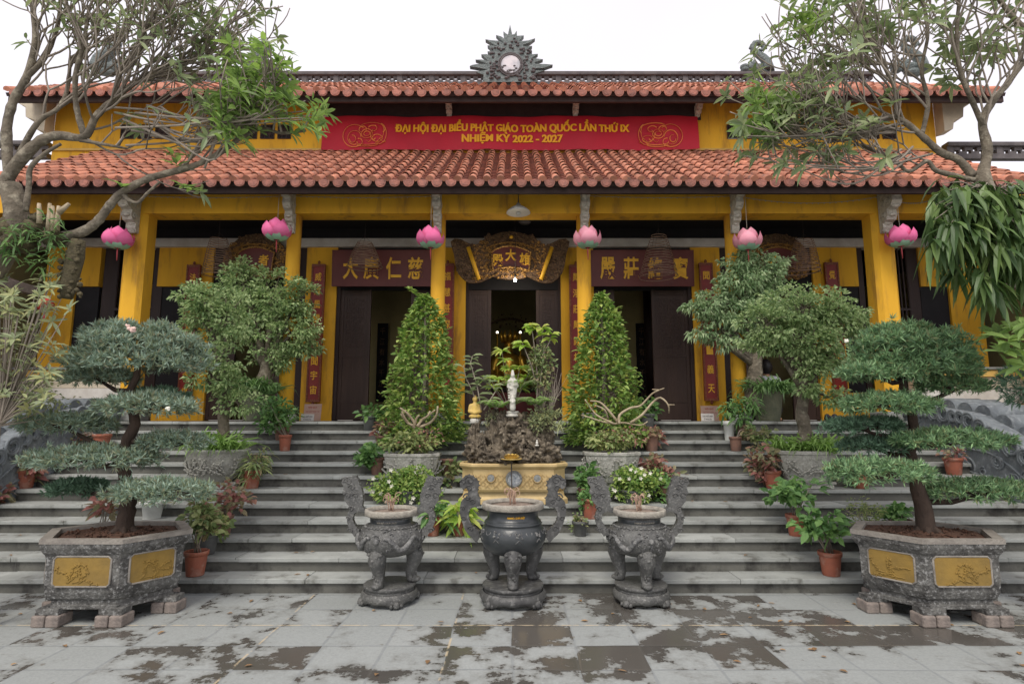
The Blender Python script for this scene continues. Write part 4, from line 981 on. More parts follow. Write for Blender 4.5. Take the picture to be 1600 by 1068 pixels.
part(MB().lathe([(.02, -.07), (.09, -.06), (.13, -.02), (.13, .03), (.05, .06)], c, 24), 'glass_dome', M['ridge'], o); part(MB().tube([c + Vector((0, 0, .06)), Vector((c.x, c.y, zb1 - .021))], .02, 8), 'stem', M['wire'], o)
gar = MB(); gy_ = 9.55
for (a, b) in ((1150, 1378), (1378, 1470), (920, 1150), (452, 683), (215, 452)):
    A_, B_ = at(a, 306, gy_), at(b, 306, gy_); sag = .13 if a > 1100 else .03
    pts = [A_.lerp(B_, t) + Vector((0, 0, -sag * 4 * t * (1 - t))) for t in np.linspace(0, 1, 26)]; gar.tube(pts, .005, 4)
    for q in pts[1:-1]: gar.ball(q + Vector((0, -.004, -.01)), .011, 1)
solo(gar, 'string_lights', M['palewire'], 'thin string of tiny bulbs sagging along the yellow porch beam', 'string lights', (0, gy_, at(800, 306, gy_).z))
# notices by the door piers
def notice(px, py0, py1, w, y, label, m, lines=(), tilt=10):
    b = at(px, py1, y); h = (at(px, py0, y) - b).z; b.z = ZP + .002 if abs(b.z - ZP) < .3 else b.z; hw = ppm(y, 640) * w / 2
    o = thing('notice_board', label, 'sign', b); T = Matrix.Translation(b) @ Matrix.Rotation(R(-tilt), 4, 'X')
    part(MB().box(-hw, hw, -.006, .006, 0, h, 0, T), 'panel', m, o); t = MB()
    for k, (s, wd, ht, zz) in enumerate(lines): text(t, s, 0, h * zz, hw * 2 * wd, h * ht, -.007, .002, .01, 0, T)
    if lines: part(t, 'lettering', M['redink'] if m is M['paper'] else M['ink'], o)
    part(MB().box(-.012, .012, .008, .02, 0, h * .9, 0, T), 'back_stay', M['wire'], o)
notice(487, 628, 655, 27, 10.6, 'pinkish notice board leaning below the left couplet board', M['paper'], (('NỘI QUY', .5, .16, .8), ('XIN GIỮ TRẬT TỰ', .8, .1, .55)))
notice(480, 645, 656, 20, 10.3, 'small white notice standing before the pinkish board on the left', M['whitepaper'], (('XIN ĐỂ DÉP', .8, .28, .66), ('Ở NGOÀI', .6, .28, .26)))
notice(1110, 631, 655, 27, 10.6, 'pinkish notice board leaning below the right couplet board', M['paper'], (('NỘI QUY', .5, .16, .8), ('XIN GIỮ TRẬT TỰ', .8, .1, .55)))
notice(1106, 644, 656, 20, 10.3, 'small white notice standing before the pinkish board on the right', M['whitepaper'], (('XIN ĐỂ DÉP', .8, .28, .66), ('Ở NGOÀI', .6, .28, .26)))
# ------------------------------------------------------------ bronze incense urns
def curved_text(mb, body, c, r, z, w, h, rot=0, mi=0):
    t = MB(); text(t, body, 0, 0, w, h, 0, .006, .012)
    vs = []
    for x, y, zz in t.v:
        a = -math.pi / 2 + x / r + rot; q = r + .001 - y; vs.append(Vector((c.x + q * math.cos(a), c.y + q * math.sin(a), c.z + z + zz)))
    mb.add(vs, t.f, mi); return mb
HC = [(640,238),(656,215),(655,185),(648,160),(652,135),(668,118),(690,100),(715,93),(738,100),(755,118),(770,140),(768,165),(750,182),(728,174),(716,196),(722,232),(745,240),(762,262),(768,300),(766,340),(752,385),(735,430),(712,462),(688,482),(662,512),(640,478),(645,440),(672,418),(696,395),(712,362),(712,322),(698,298),(668,292),(640,284)]
HS = [(228,288),(208,272),(214,235),(212,200),(200,160),(186,135),(178,108),(165,86),(138,90),(112,112),(82,106),(74,130),(92,155),(82,190),(98,206),(96,235),(118,262),(136,280),(120,318),(118,365),(136,412),(166,452),(200,444),(196,410),(166,382),(152,346),(162,316),(192,302),(228,314)]
def urn(px, center, rot, label):
    c = at(px, 950, 5.95); c.z = 0; o = thing('incense_urn', label, 'incense urn', c, 'three footed incense urns'); k = 1.0
    base, mats = MB(), (M['urndark'] if center else M['urnstone'])
    rb = .330 if center else .278; n = 72; vs = []
    for j in range(n):
        t = 2 * math.pi * j / n + rot; a = abs(math.sin(2 * (t - rot))) if False else abs(math.cos(2 * (t - rot)))
        lobes = (.5 + .5 * abs(math.cos(6 * (t - rot)))) * .018
        zb = .0 if a < .30 else .028 + .024 * min(1, (a - .30) * 3) - lobes
        for r, z in ((rb * .80, zb), (rb * .93, zb), (rb * .985, zb + .018), (rb, .075), (rb * .97, .105), (rb * .90, .122)):
            vs.append(c + Vector((r * math.cos(t), r * math.sin(t), max(z, zb))))
    base.add(vs, [(j * 6 + q, ((j + 1) % n) * 6 + q, ((j + 1) % n) * 6 + q + 1, j * 6 + q + 1) for j in range(n) for q in range(5)], 0, True)
    base.lathe([(rb * .88, .121), (rb * .855, .128), (rb * .855, .142), (rb * .89, .15), (rb * .91, .158), (rb * .91, .176), (rb * .89, .182), (.001, .182)], c, 48)
    for q in range(4):
        t = rot + math.pi / 4 + q * math.pi / 2; d = Vector((math.cos(t), math.sin(t), 0))
        base.tube([c + d * rb * .97 + Vector((0, 0, .07)), c + d * rb * 1.0 + Vector((0, 0, .03)), c + d * rb * 1.02 + Vector((0, 0, .012))], [.028, .033, .026], 10)
        e = d.cross(Vector((0, 0, 1)))
        for sg in (-1, 1): base.tube([c + d * rb * .97 + e * sg * .05 + Vector((0, 0, .05)), c + d * rb * .99 + e * sg * .045 + Vector((0, 0, .02))], [.012, .02], 8)
    part(base, 'pedestal', M['urnhandle'] if center else M['urnstone'], o)
    if center: prof = [(.001, .44), (.12, .446), (.22, .478), (.285, .53), (.318, .59), (.326, .63), (.32, .675), (.298, .725), (.280, .747), (.288, .752), (.290, .76), (.284, .768), (.276, .772), (.280, .78), (.272, .788), (.258, .80), (.250, .825), (.250, .85), (.260, .878), (.285, .888), (.302, .893), (.305, .90), (.305, .935), (.300, .947), (.288, .953), (.272, .951), (.262, .90)]
    else: prof = [(.001, .44), (.14, .447), (.23, .475), (.29, .53), (.313, .585), (.318, .615), (.31, .655), (.285, .70), (.25, .73), (.215, .748), (.206, .765), (.206, .80), (.215, .818), (.245, .826), (.259, .832), (.261, .872), (.255, .884), (.242, .888), (.228, .883), (.215, .83)]
    f = None if center else (lambda t, z: 1 + (.018 * math.sin(9 * t + z * 40) * math.sin(5 * t - 60 * z) if .5 < z < .72 else 0))
    body = part(MB().lathe(prof, c, 96, rfun=f), 'bowl', mats, o)
    rim_r, rim_z = prof[-2][0], prof[-2][1]
    zr = (.888, .953) if center else (.826, .888); rr = prof[-5][0] if center else .2605
    rimmb = MB().lathe([(rr - .004, zr[0] + .006), (rr + .004, zr[0] + .01), (rr + .004, zr[1] - .012), (rr, zr[1] + .001), (rr - .022, zr[1] + .004), (rr - .035, zr[1] - .002), (rr - .04, zr[1] - .035)], c, 96, cap=False, rfun=lambda t, z: 1 + .004 * math.sin(48 * t))
    part(rimmb, 'rim', M['urnrim'], body)
    part(MB().lathe([(rr - .038, zr[1] - .032), (.12, zr[1] - .022), (.001, zr[1] - .016)], c, 48), 'ash_bed', M['sand'], body)
    rel = MB()
    rbel = lambda z: np.interp(z, [p[1] for p in prof[:12]], [p[0] for p in prof[:12]])
    if center:
        for q in range(18):
            a = q * math.pi / 9 + rot; r = rbel(.70)
            pts = [c + Vector((rbel(.715 - .035 * abs(math.cos(t))) * 1.005 * math.cos(a + .13 * math.sin(t) * .8), rbel(.7) * 1.01 * math.sin(a + .13 * math.sin(t) * .8), .722 - .05 * (math.cos(t) * .5 + .5))) for t in np.linspace(-1.8, 1.8, 9)]
            rel.tube(pts, .006, 5)
            if q % 2 == 0:
                for s in (-1, 1):
                    p1 = c + Vector((rbel(.63) * 1.004 * math.cos(a), rbel(.63) * 1.004 * math.sin(a), .64)); b = a + s * .10
                    p2 = c + Vector((rbel(.61) * 1.004 * math.cos(b), rbel(.61) * 1.004 * math.sin(b), .61)); rel.tube([p1, p2], .005, 5)
                for w in range(7):
                    b = a + random.uniform(-.1, .1); z = random.uniform(.655, .71); rel.ball(c + Vector((rbel(z) * math.cos(b), rbel(z) * math.sin(b), z)), random.uniform(.008, .017), 1)
    else:
        for q in range(2):
            a0 = rot - 1.57 + (q * 3.14) + .1
            for s in (-1, 1):
                pts = [c + Vector((rbel(z) * 1.02 * math.cos(b), rbel(z) * 1.02 * math.sin(b), z)) for b, z in ((a0 + s * (.22 + u * 1.25), .60 + .055 * math.sin(u * 8.5 + 1)) for u in np.linspace(0, 1, 40))]
                rel.tube(pts, [.012 + .016 * math.sin(min(1, u * 1.15) * math.pi) for u in np.linspace(0, 1, 40)], 8)
            rel.ball(c + Vector((rbel(.62) * 1.02 * math.cos(a0), rbel(.62) * 1.02 * math.sin(a0), .63)), .03, 2)
        for q in range(150):
            b = random.uniform(0, 6.28); z = random.uniform(.52, .72); r = random.uniform(.008, .02)
            p = c + Vector((rbel(z) * math.cos(b), rbel(z) * math.sin(b), z)); d = Vector((-math.sin(b), math.cos(b), 0)); sg = random.choice((-1, 1))
            rel.tube([p + d * sg * math.cos(t) * r * (1.2 - t / 8) + Vector((0, 0, math.sin(t) * r * (1.2 - t / 8))) for t in np.linspace(0, 5, 8)], .0065, 4)
        for q in range(40):
            b = q * 2 * math.pi / 40; rel.ball(c + Vector((.252 * math.cos(b), .252 * math.sin(b), .733)), (.018, .018, .008), 1)
    part(rel, 'relief', M['urncarve'], body)
    tm = MB()
    if center: curved_text(tm, 'NAM MÔ A DI ĐÀ PHẬT', c, .2515, .836, .17, .030, .12)
    else:
        curved_text(tm, 'NAM MÔ A DI ĐÀ PHẬT', c, .209, .782, .20, .024, -.02 if px < 800 else .06)
    part(tm, 'lettering', M['letter'] if center else M['urnrim'], body)
    if not center:
        band = MB().lathe([(.2075, .764), (.2085, .766), (.2085, .799), (.2075, .801)], c, 64); part(band, 'name_band', M['urndark'], body)
    for q in range(3):
        a = -math.pi / 2 + rot + q * 2 * math.pi / 3; d = Vector((math.cos(a), math.sin(a), 0)); e = Vector((-math.sin(a), math.cos(a), 0))
        R_ = .235 if center else .225
        lg = MB().tube([c + d * (R_ * q1) + Vector((0, 0, z)) for q1, z in ((.90, .56), (1.0, .50), (1.06, .44), (1.0, .375), (.92, .32), (.88, .27), (.93, .225), (1.02, .198), (1.0, .186))], [.05, .082, .088, .07, .056, .050, .052, .055, .04], 16)
        lg.ball(c + d * (R_ * 1.12) + Vector((0, 0, .208)), (.05, .05, .028), 2)
        for s in (-1, 1):
            lg.ball(c + d * (R_ + .075) + e * s * .033 + Vector((0, 0, .475)), .017, 1); lg.ball(c + d * (R_ + .06) + e * s * .062 + Vector((0, 0, .50)), (.026, .026, .02), 1)
            lg.tube([c + d * (R_ + .06) + e * s * .05 * (1 - t / 9) + Vector((0, 0, .43 + .02 * math.sin(t * 2))) for t in np.linspace(0, 7, 9)], .009, 5)
            lg.tube([c + d * (R_ * u) + e * s * .045 + Vector((0, 0, z)) for u, z in ((1.08, .40), (1.0, .34), (.94, .28), (.99, .23))], .010, 5)
        lg.ball(c + d * (R_ + .085) + Vector((0, 0, .45)), (.028, .028, .02), 1)
        for w in range(26): 
            u = random.uniform(-1, 1); lg.ball(c + d * (R_ + .07 - .03 * u * u) + e * u * .07 + Vector((0, 0, random.uniform(.40, .53))), random.uniform(.008, .015), 1)
        for w in range(12): lg.ball(c + d * (R_ * .92 + .045) + e * random.uniform(-.03, .03) + Vector((0, 0, random.uniform(.25, .37))), (.012, .014, .02), 1)
        part(lg, 'leg', M['urnhandle'] if center else M['urnstone'], o)
    for s in (-1, 1):
        if center: poly = [((x - 432) * .00158, .955 - (y - 262) * .00158) for x, y in HC]
        else: poly = [((392 - x) * .00160, .886 - (y - 290) * .00160) for x, y in HS]
        T = Matrix.Translation(c) @ Matrix(((s, 0, 0, 0), (0, 0, 1, -.03), (0, 1, 0, 0), (0, 0, 0, 1)))
        hb = MB().prism(poly, T, .06)
        for i, (x, z) in enumerate(poly):
            hb.ball(T @ Vector((x * .985, z, .03)), (.008, .033, .008), 1)
        cs = [(.435, 1.17, .05), (.50, 1.155, .03), (.44, 1.09, .035), (.46, 1.0, .04), (.40, .96, .03), (.50, .90, .025), (.49, .80, .025), (.42, .70, .03)] if center else [(.44, 1.16, .045), (.40, 1.10, .035), (.48, 1.17, .03), (.36, 1.02, .03), (.44, 1.02, .035), (.40, .89, .03), (.425, .80, .02), (.40, .68, .03)]
        for x, z, r in cs:
            for f_ in (-.032, .032):
                hb.tube([c + Vector((s * (x + r * (1 - t / 9) * math.cos(t)), f_, z + r * (1 - t / 9) * math.sin(t))) for t in np.linspace(0, 7.5, 14)], .0065, 5)
        part(hb, 'handle', M['urnhandle'] if center else M['urnstone'], o)
    # burnt incense sticks standing in the ash
    ib = thing('incense_sticks', 'curled burnt incense sticks standing in the %s urn' % ('dark polished middle' if center else ('left relief' if px < 800 else 'right relief')), 'incense', c + Vector((0, -.02, zr[1] - .02)), 'incense sticks in the urns')
    st = MB()
    for q in range(16 if center else 13):
        b = random.uniform(0, 6.28); l = random.uniform(.08, .15); q0 = c + Vector((random.uniform(-.03, .03), random.uniform(-.03, .03) - .02, zr[1] - .022))
        d = Vector((math.cos(b), math.sin(b), 0)); r = random.uniform(.018, .035)
        pts = [q0, q0 + d * .01 + Vector((0, 0, l * .5)), q0 + d * .02 + Vector((0, 0, l))]
        pts += [pts[2] + d * (r * (1 - math.cos(t))) + Vector((0, 0, r * math.sin(t))) for t in np.linspace(.4, random.uniform(2.5, 5), 8)]
        st.tube(pts, .0038, 5)
    o2 = bpy.data.objects.new('sticks', st.mesh('sticks', M['ash'], ib.location)); COL.objects.link(o2); o2.parent = ib
urn(801.5, True, 0, 'polished black urn in the middle of the row, with gold lettering on its neck')
urn(608, False, R(-20), 'dusty grey relief urn left of the polished black one, its front leg turned left')
urn(1002.5, False, R(2), 'dusty grey relief urn right of the polished black one')

# ------------------------------------------------------------ hexagonal planters with cloud-pruned pines
def needles(mb, c, r, tufts, per, L0, W0, flat=-0.25, seed=0):
    """tufts of needle leaves over the upper shell of an ellipsoid"""
    c = np.asarray(c); r = np.asarray(r)
    d = rng.normal(size=(tufts * 3, 3)); d /= np.linalg.norm(d, axis=1, keepdims=True); d = d[d[:, 2] > flat][:tufts]
    lump = 1 + .13 * np.sin(d[:, 0] * 7 + seed) * np.cos(d[:, 1] * 6 - seed) + .07 * rng.normal(size=len(d))
    P = c + d * r * (lump * rng.uniform(.62, 1.0, len(d)) ** .5)[:, None]
    nrm = d / r; nrm /= np.linalg.norm(nrm, axis=1, keepdims=True)
    nrm = nrm * .8 + np.array([0, 0, .55]) + rng.normal(size=nrm.shape) * .28; nrm /= np.linalg.norm(nrm, axis=1, keepdims=True)
    D = np.repeat(nrm, per, 0) * rng.uniform(.35, 1.1, (len(d) * per, 1)) + rng.normal(size=(len(d) * per, 3)) * .62
    mb.leaves(np.repeat(P, per, 0), D, rdir(len(D)), L0 * rng.uniform(.6, 1.15, len(D)), W0 * rng.uniform(.8, 1.2, len(D)), 'd', fold=.1)
    return P
def planter(cx, s, label, trunk, pads, leaf, specials):
    cy = 5.68; o = thing('potted_bonsai', label, 'bonsai', (cx, cy, 0), 'cloud pruned pines in hexagonal planters')
    hexb = [(-.36, -.48), (.36, -.48), (.70, .0), (.36, .46), (-.36, .46), (-.66, .04)]
    def ring(k, z, off=0): return [Vector((cx + s * x * k, cy + y * k + off, z)) for x, y in hexb]
    prof = [(.80, .13), (.82, .137), (.82, .165), (.79, .172), (.79, .205), (.84, .225), (.885, .28), (.90, .34), (.905, .56), (.925, .60), (.95, .615), (1.0, .665), (1.0, .725), (.985, .735)]
    mb = MB(); vs = []
    for k, z in prof: vs += ring(k, z)
    fs = []
    for i in range(len(prof) - 1):
        for j in range(6):
            q = (i * 6 + j, i * 6 + (j + 1) % 6, (i + 1) * 6 + (j + 1) % 6, (i + 1) * 6 + j); fs.append(q if s > 0 else q[::-1])
    mb.add(vs, fs); mb.add(ring(.80, .13), [tuple(range(6))])
    # scalloped feet under the corners
    for j in range(6):
        p = ring(.76, 0)[j]; mb.box(p.x - .10, p.x + .10, p.y - .07, p.y + .07, .099, .15)
    bd = part(mb, 'planter_body', M['planter'], o)
    rm = MB(); vi, vo = ring(.86, .738), ring(1.012, .738); vi2, vo2 = ring(.86, .66), ring(1.012, .70)
    fs = []
    for j in range(6):
        n = (j + 1) % 6
        for a, b in ((0, 6), (6, 18), (12, 0)):
            q = (a + j, a + n, b + n, b + j); fs.append(q[::-1] if s > 0 else q)
    rm.add(vi + vo + vi2 + vo2, fs); part(rm, 'planter_rim', M['rimstone'], bd)
    so = MB(); sv = ring(.865, .70); g = []
    for t in np.linspace(0, 1, 9): g.append([v.lerp(Vector((cx, cy, .72)), t) + Vector((0, 0, .03 * noise.noise(Vector((v.x * 5, v.y * 5, t * 9))))) for v in sv])
    so.add([v for r_ in g for v in r_], [((i * 6 + j), i * 6 + (j + 1) % 6, (i + 1) * 6 + (j + 1) % 6, (i + 1) * 6 + j) for i in range(8) for j in range(6)])
    for k in range(160):
        a, q = random.uniform(0, 6.28), random.uniform(0, .42); so.ball((cx + math.cos(a) * q * 1.1, cy + math.sin(a) * q * .8, .72), random.uniform(.006, .018), 1)
    part(so, 'soil', M['soil'], o)
    # relief panels on the two visible faces (and the third front face)
    for a, b in ((0, 1), (1, 2), (5, 0)):
        p0, p1 = Vector((cx + s * hexb[a][0] * .905, cy + hexb[a][1] * .905, 0)), Vector((cx + s * hexb[b][0] * .905, cy + hexb[b][1] * .905, 0))
        ax = (p1 - p0).normalized(); nr = ax.cross(Vector((0, 0, 1))) * (1 if s > 0 else -1); w = (p1 - p0).length
        if nr.y > 0: nr = -nr
        mid = (p0 + p1) / 2; hw, z0, z1 = w * .5 - .08, .335, .588
        T = Matrix((( ax.x, 0, nr.x, mid.x), (ax.y, 0, nr.y, mid.y), (0, 1, 0, 0), (0, 0, 0, 1)))
        c_ = .025; pl = [(-hw + c_, z0), (hw - c_, z0), (hw, z0 + c_), (hw, z1 - c_), (hw - c_, z1), (-hw + c_, z1), (-hw, z1 - c_), (-hw, z0 + c_)]
        pm = MB().prism(pl, T, .006); rs = random.Random(a * 3 + int(s))
        for br in range(6):
            x, z = rs.uniform(-hw * .6, hw * .2), z0 + .03; d = rs.uniform(.2, 1.3); pts = []
            for q in range(12):
                pts.append(T @ Vector((max(-hw + .03, min(hw - .03, x)), max(z0 + .02, min(z1 - .02, z)), .007))); x += .024 * math.cos(d); z += .018 * math.sin(d); d += rs.uniform(-.7, .7)
            pm.tube(pts, .0055, 5)
            for q in pts[4::2]:
                for w_ in range(3): pm.ball(q + ax * rs.uniform(-.02, .02) + Vector((0, 0, rs.uniform(-.012, .012))), (.011, .011, .006), 1)
        pp = part(pm, 'relief_panel', M['ochre'], bd)
        fr = MB(); loop = [T @ Vector((x * 1.02, z, .004)) for x, z in pl]; fr.tube(loop + [loop[0]], .009, 6); part(fr, 'panel_frame', M['rimstone'], pp)
    # trunk and pads
    tp = [at(x, y, 5.7 + d) for x, y, d, r in trunk]; tr = [r * .66 * ppm(5.7, 700) for x, y, d, r in trunk]
    tp[0].z = .70
    P2, R2 = [], []
    for i in range(len(tp) - 1):
        for t in np.linspace(0, 1, 5, endpoint=False):
            P2.append(tp[i].lerp(tp[i + 1], t) + Vector((random.uniform(-.006, .006),) * 3)); R2.append(tr[i] + (tr[i + 1] - tr[i]) * t)
    tb = MB().tube(P2 + [tp[-1]], R2 + [tr[-1]], 12)
    for j in range(6):
        a = j * 1.05; tb.tube([tp[0] + Vector((0, 0, .10)), tp[0] + Vector((math.cos(a) * .09, math.sin(a) * .09, .02)), tp[0] + Vector((math.cos(a) * .17, math.sin(a) * .15, -.005))], [.045, .03, .01], 7)
    for (x, y, hw, hh, dep, nT, kd) in pads:
        c = at(x, y, 5.7 + dep); k = min(range(len(P2)), key=lambda i: (P2[i] - c).length + (0 if P2[i].z < c.z + .06 else 1)); q = P2[k]; m = q.lerp(c, .5) + Vector((0, 0, -.05))
        tb.tube([q, m, c + Vector((0, 0, -.03))], [.03, .024, .014], 7)
        rx = hw * ppm(5.7, y)
        for w in range(9 if hw < 90 else 16):
            a = random.uniform(0, 6.28); e = c + Vector((math.cos(a) * rx * .8, math.sin(a) * rx * .45, random.uniform(-.03, .02))); tb.tube([c + Vector((0, 0, -.03)), c.lerp(e, .5) + Vector((0, 0, .02)), e], [.012, .009, .004], 5)
    part(tb, 'trunk', M['darkbark'], o)
    for (x, y, hw, hh, dep, nT, kd) in pads:
        c = at(x, y, 5.7 + dep); k = ppm(5.7, y); mb = MB()
        dome = hh > 30; r = (hw * k, hw * k * (.62 if not dome else .62), hh * k)
        if dome:
            c2 = c + Vector((0, 0, -hh * k * .75)); needles(mb, c2, (r[0], r[1], r[2] * 1.75), int(nT * 2.0), 10, .075, .0125, -.05, x)
            needles(mb, c2 + Vector((0, 0, .06)), (r[0] * .8, r[1] * .8, r[2] * .7), nT // 2, 9, .07, .0125, -.4, x)
            for w in range(24):     # lumps breaking the outline
                a, q = random.uniform(0, 6.28), random.random() ** .5 * .92
                needles(mb, c2 + Vector((math.cos(a) * r[0] * q, math.sin(a) * r[1] * q, r[2] * 1.7 * math.sqrt(max(0, 1 - q * q)))), (.10, .10, .07), 22, 9, .072, .0125, -.2, w)
        else:
            needles(mb, c, (r[0] * .95, r[1], r[2] * 1.1), int(nT * 1.7), 10, .07, .0125, -.45, x)
            for w in range(int(hw / 6)):
                a, q = random.uniform(0, 6.28), random.random() ** .5 * .95
                needles(mb, c + Vector((math.cos(a) * r[0] * q, math.sin(a) * r[1] * q, r[2] * .6 * (1 - q))), (.09, .09, .06), 18, 9, .07, .0125, -.3, w)
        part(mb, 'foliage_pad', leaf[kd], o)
    for (x, y, r, mname) in specials:
        mb = MB(); c = at(x, y, 5.25)
        for w in range(5): mb.ball(c + Vector((random.uniform(-r, r), random.uniform(-r, r) * .5, random.uniform(-r, r) * .6)), r * .6, 1, 0, .3, 3, w)
        part(mb, 'white_blossom', M[mname], o)
    # brick blocks under the corners
    return o, ring
L['pinedark'] = leafmat('shaded_dark_needle', [(.03, .055, .035), (.045, .08, .05), (.06, .10, .065)], .12)  # darker needle copy puts the shade of the rear pads into the colour
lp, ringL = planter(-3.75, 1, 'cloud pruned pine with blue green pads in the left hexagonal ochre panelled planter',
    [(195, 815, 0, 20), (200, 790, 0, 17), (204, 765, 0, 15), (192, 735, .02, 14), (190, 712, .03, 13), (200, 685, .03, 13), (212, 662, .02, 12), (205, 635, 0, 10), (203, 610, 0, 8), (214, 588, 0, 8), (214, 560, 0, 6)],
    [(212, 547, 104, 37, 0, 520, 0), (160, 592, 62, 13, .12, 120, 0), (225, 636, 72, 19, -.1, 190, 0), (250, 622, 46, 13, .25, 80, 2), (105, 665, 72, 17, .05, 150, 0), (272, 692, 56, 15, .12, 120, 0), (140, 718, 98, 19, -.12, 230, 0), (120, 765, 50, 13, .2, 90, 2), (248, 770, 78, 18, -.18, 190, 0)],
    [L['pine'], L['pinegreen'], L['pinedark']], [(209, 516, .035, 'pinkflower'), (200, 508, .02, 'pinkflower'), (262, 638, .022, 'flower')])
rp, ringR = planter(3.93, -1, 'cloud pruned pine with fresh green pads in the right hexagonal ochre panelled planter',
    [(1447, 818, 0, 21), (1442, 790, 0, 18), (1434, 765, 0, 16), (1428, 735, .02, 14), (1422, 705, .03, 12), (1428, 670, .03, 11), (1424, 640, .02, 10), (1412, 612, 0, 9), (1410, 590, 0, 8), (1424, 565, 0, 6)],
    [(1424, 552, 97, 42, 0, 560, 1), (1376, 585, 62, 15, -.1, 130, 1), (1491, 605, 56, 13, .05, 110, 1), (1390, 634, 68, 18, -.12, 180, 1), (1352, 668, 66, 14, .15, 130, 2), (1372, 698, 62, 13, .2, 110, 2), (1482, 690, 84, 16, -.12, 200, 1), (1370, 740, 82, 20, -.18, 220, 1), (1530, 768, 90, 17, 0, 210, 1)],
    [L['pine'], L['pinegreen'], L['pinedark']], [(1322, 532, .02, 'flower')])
for nm, ring, cx, where in (('l', ringL, -3.75, 'left'), ('r', ringR, 3.93, 'right')):
    cs = ring(.76, 0)
    for j, c in enumerate(cs):
        for q in range(2):
            dx = (-.062 if q == 0 else .062)
            pos = ('front inner', 'front outer', 'side', 'rear', 'rear', 'side')[j]
            b = solo(MB().bbox(c.x + dx - .058, c.x + dx + .058, c.y - .09, c.y + .09, .0, .098, .014), 'support_brick', M['brick'], 'pale worn brick propping the %s hexagonal planter off the paving' % where, 'brick', (c.x + dx, c.y, 0), 'bricks under the %s planter' % where)
# ------------------------------------------------------------ potted plants on the steps
def step_at(i): return stepY(i) + .15, stepZ(i) + .003
def pot_mesh(mb, c, r, h, kind=0):
    if kind == 2: prof = [(r * .62, 0), (r * .66, .01), (r * .80, h * .78), (r * 1.0, h * .80), (r * 1.02, h * .98), (r * .94, h), (r * .84, h * .97), (r * .78, h * .84)]
    else: prof = [(r * .70, 0), (r * .73, .008), (r * .90, h * .80), (r * .905, h * .82), (r * 1.0, h * .825), (r * 1.02, h * .97), (r * 1.0, h), (r * .93, h), (r * .88, h * .96), (r * .84, h * .86)]
    mb.lathe(prof, c, 28, cap=False, rfun=(lambda t, z: 1 + .012 * math.cos(t * 10)) if kind == 1 else None)
    mb.lathe([(.001, .002), (r * .70, 0)], c, 28, cap=False)
def fill_leaves(mb, c, r, n, Ln, Wd, shape='l', up=.25, droop=.25, shell=.25, spread=1.0, mi=0, blobs=0):
    if blobs:
        cs, _ = in_ball(blobs, c, np.asarray(r) * .78)
        for q in cs: fill_leaves(mb, q, np.asarray(r) * .38, max(3, n // blobs), Ln, Wd, shape, up, droop, .0, spread, mi)
        return
    P, d = in_ball(n, c, r, shell)
    D = d * np.array([1, 1, .55]) + np.array([0, 0, up]) + rng.normal(size=d.shape) * .45 * spread
    N = np.array([0, -.45, 1.0]) + rng.normal(size=d.shape) * .45
    mb.leaves(P, D, N, Ln * rng.uniform(.4, 1.25, n), Wd * rng.uniform(.7, 1.15, n), shape, droop, mi)
def potted(px, i, pot_w, pot_h, potm, fol, leafm, n, Ln, Wd, label, shape='l', dy=0.0, kind=1, stems=6, up=.25, droop=.25, blobs=0, flowers=None, name='potted_plant', z=None, Yp=None, lean=0):
    Y, zs = step_at(i)
    if z is not None: zs = z
    Y = (Yp or Y) + dy
    x = at(px, 700, Y).x; k = ppm(Y, 750); c = Vector((x, Y, zs)); r, h = pot_w * k / 2, pot_h * k
    o = thing(name, label, 'potted plant', c, 'potted plants on the stairs')
    mb = MB(); pot_mesh(mb, c, r, h, kind); part(mb, 'pot', M[potm], o)
    part(MB().lathe([(r * .86, h * .86), (r * .4, h * .90), (.001, h * .91)], c, 16), 'soil', M['soil'], o)
    x0, x1, y0, y1 = fol; fc = at((x0 + x1) / 2, (y0 + y1) / 2, Y); fr = ((x1 - x0) / 2 * k, min(.26, (x1 - x0) / 2 * k), (y1 - y0) / 2 * k)
    sm = MB()
    for q in range(stems):
        e, _ = in_ball(1, fc, np.array(fr) * .8); e = Vector(e[0]); b = c + Vector((random.uniform(-.3, .3) * r, random.uniform(-.3, .3) * r, h * .88))
        sm.tube([b, b.lerp(e, .5) + Vector((random.uniform(-.02, .02), 0, .04)), e], [.008, .006, .003], 5)
    part(sm, 'stems', M['twig'], o)
    n = int(n * 2.3); Ln *= 1.2; Wd *= 1.2; lm = MB(); fill_leaves(lm, fc, fr, n, Ln, Wd, shape, up, droop, .15, 1.0, 0, blobs); part(lm, 'foliage', L[leafm], o)
    if flowers:
        P, d = in_ball(flowers[0], fc, np.array(fr) * 1.0, .75)
        for p in P:
            if p[1] < fc.y + .05:
                fm = MB()
                for q in range(5): a = q * 1.257; fm.leaves([p], [[math.cos(a), -.5, math.sin(a)]], [[0, -1, .2]], flowers[1], flowers[1] * .7, 'd')
                part(fm, 'flower', M['flower'], o)
    return o
P_ = potted
P_(318.5, 0, 35, 36, 'terracotta', (288, 346, 778, 850), 'mixed', 150, .085, .05, 'terracotta pot with a tall mottled bush on the lowest step right of the left planter', blobs=16)
P_(333, 1, 34, 30, 'greypot', (325, 362, 800, 838), 'olive', 60, .06, .035, 'grey plastic pot one step above and behind the lowest left terracotta pot', dy=.02)
P_(356, 2, 30, 30, 'oldpot', (322, 392, 745, 806), 'red', 90, .08, .05, 'faded brown pot with red green foliage under the left carved stone bowl', dy=.03, blobs=10)
P_(396, 5, 28, 28, 'terracotta', (378, 426, 700, 758), 'mixed', 120, .12, .022, 'terracotta pot with a spindly narrow leaved plant, right of the left carved stone bowl', blobs=9, droop=.5)
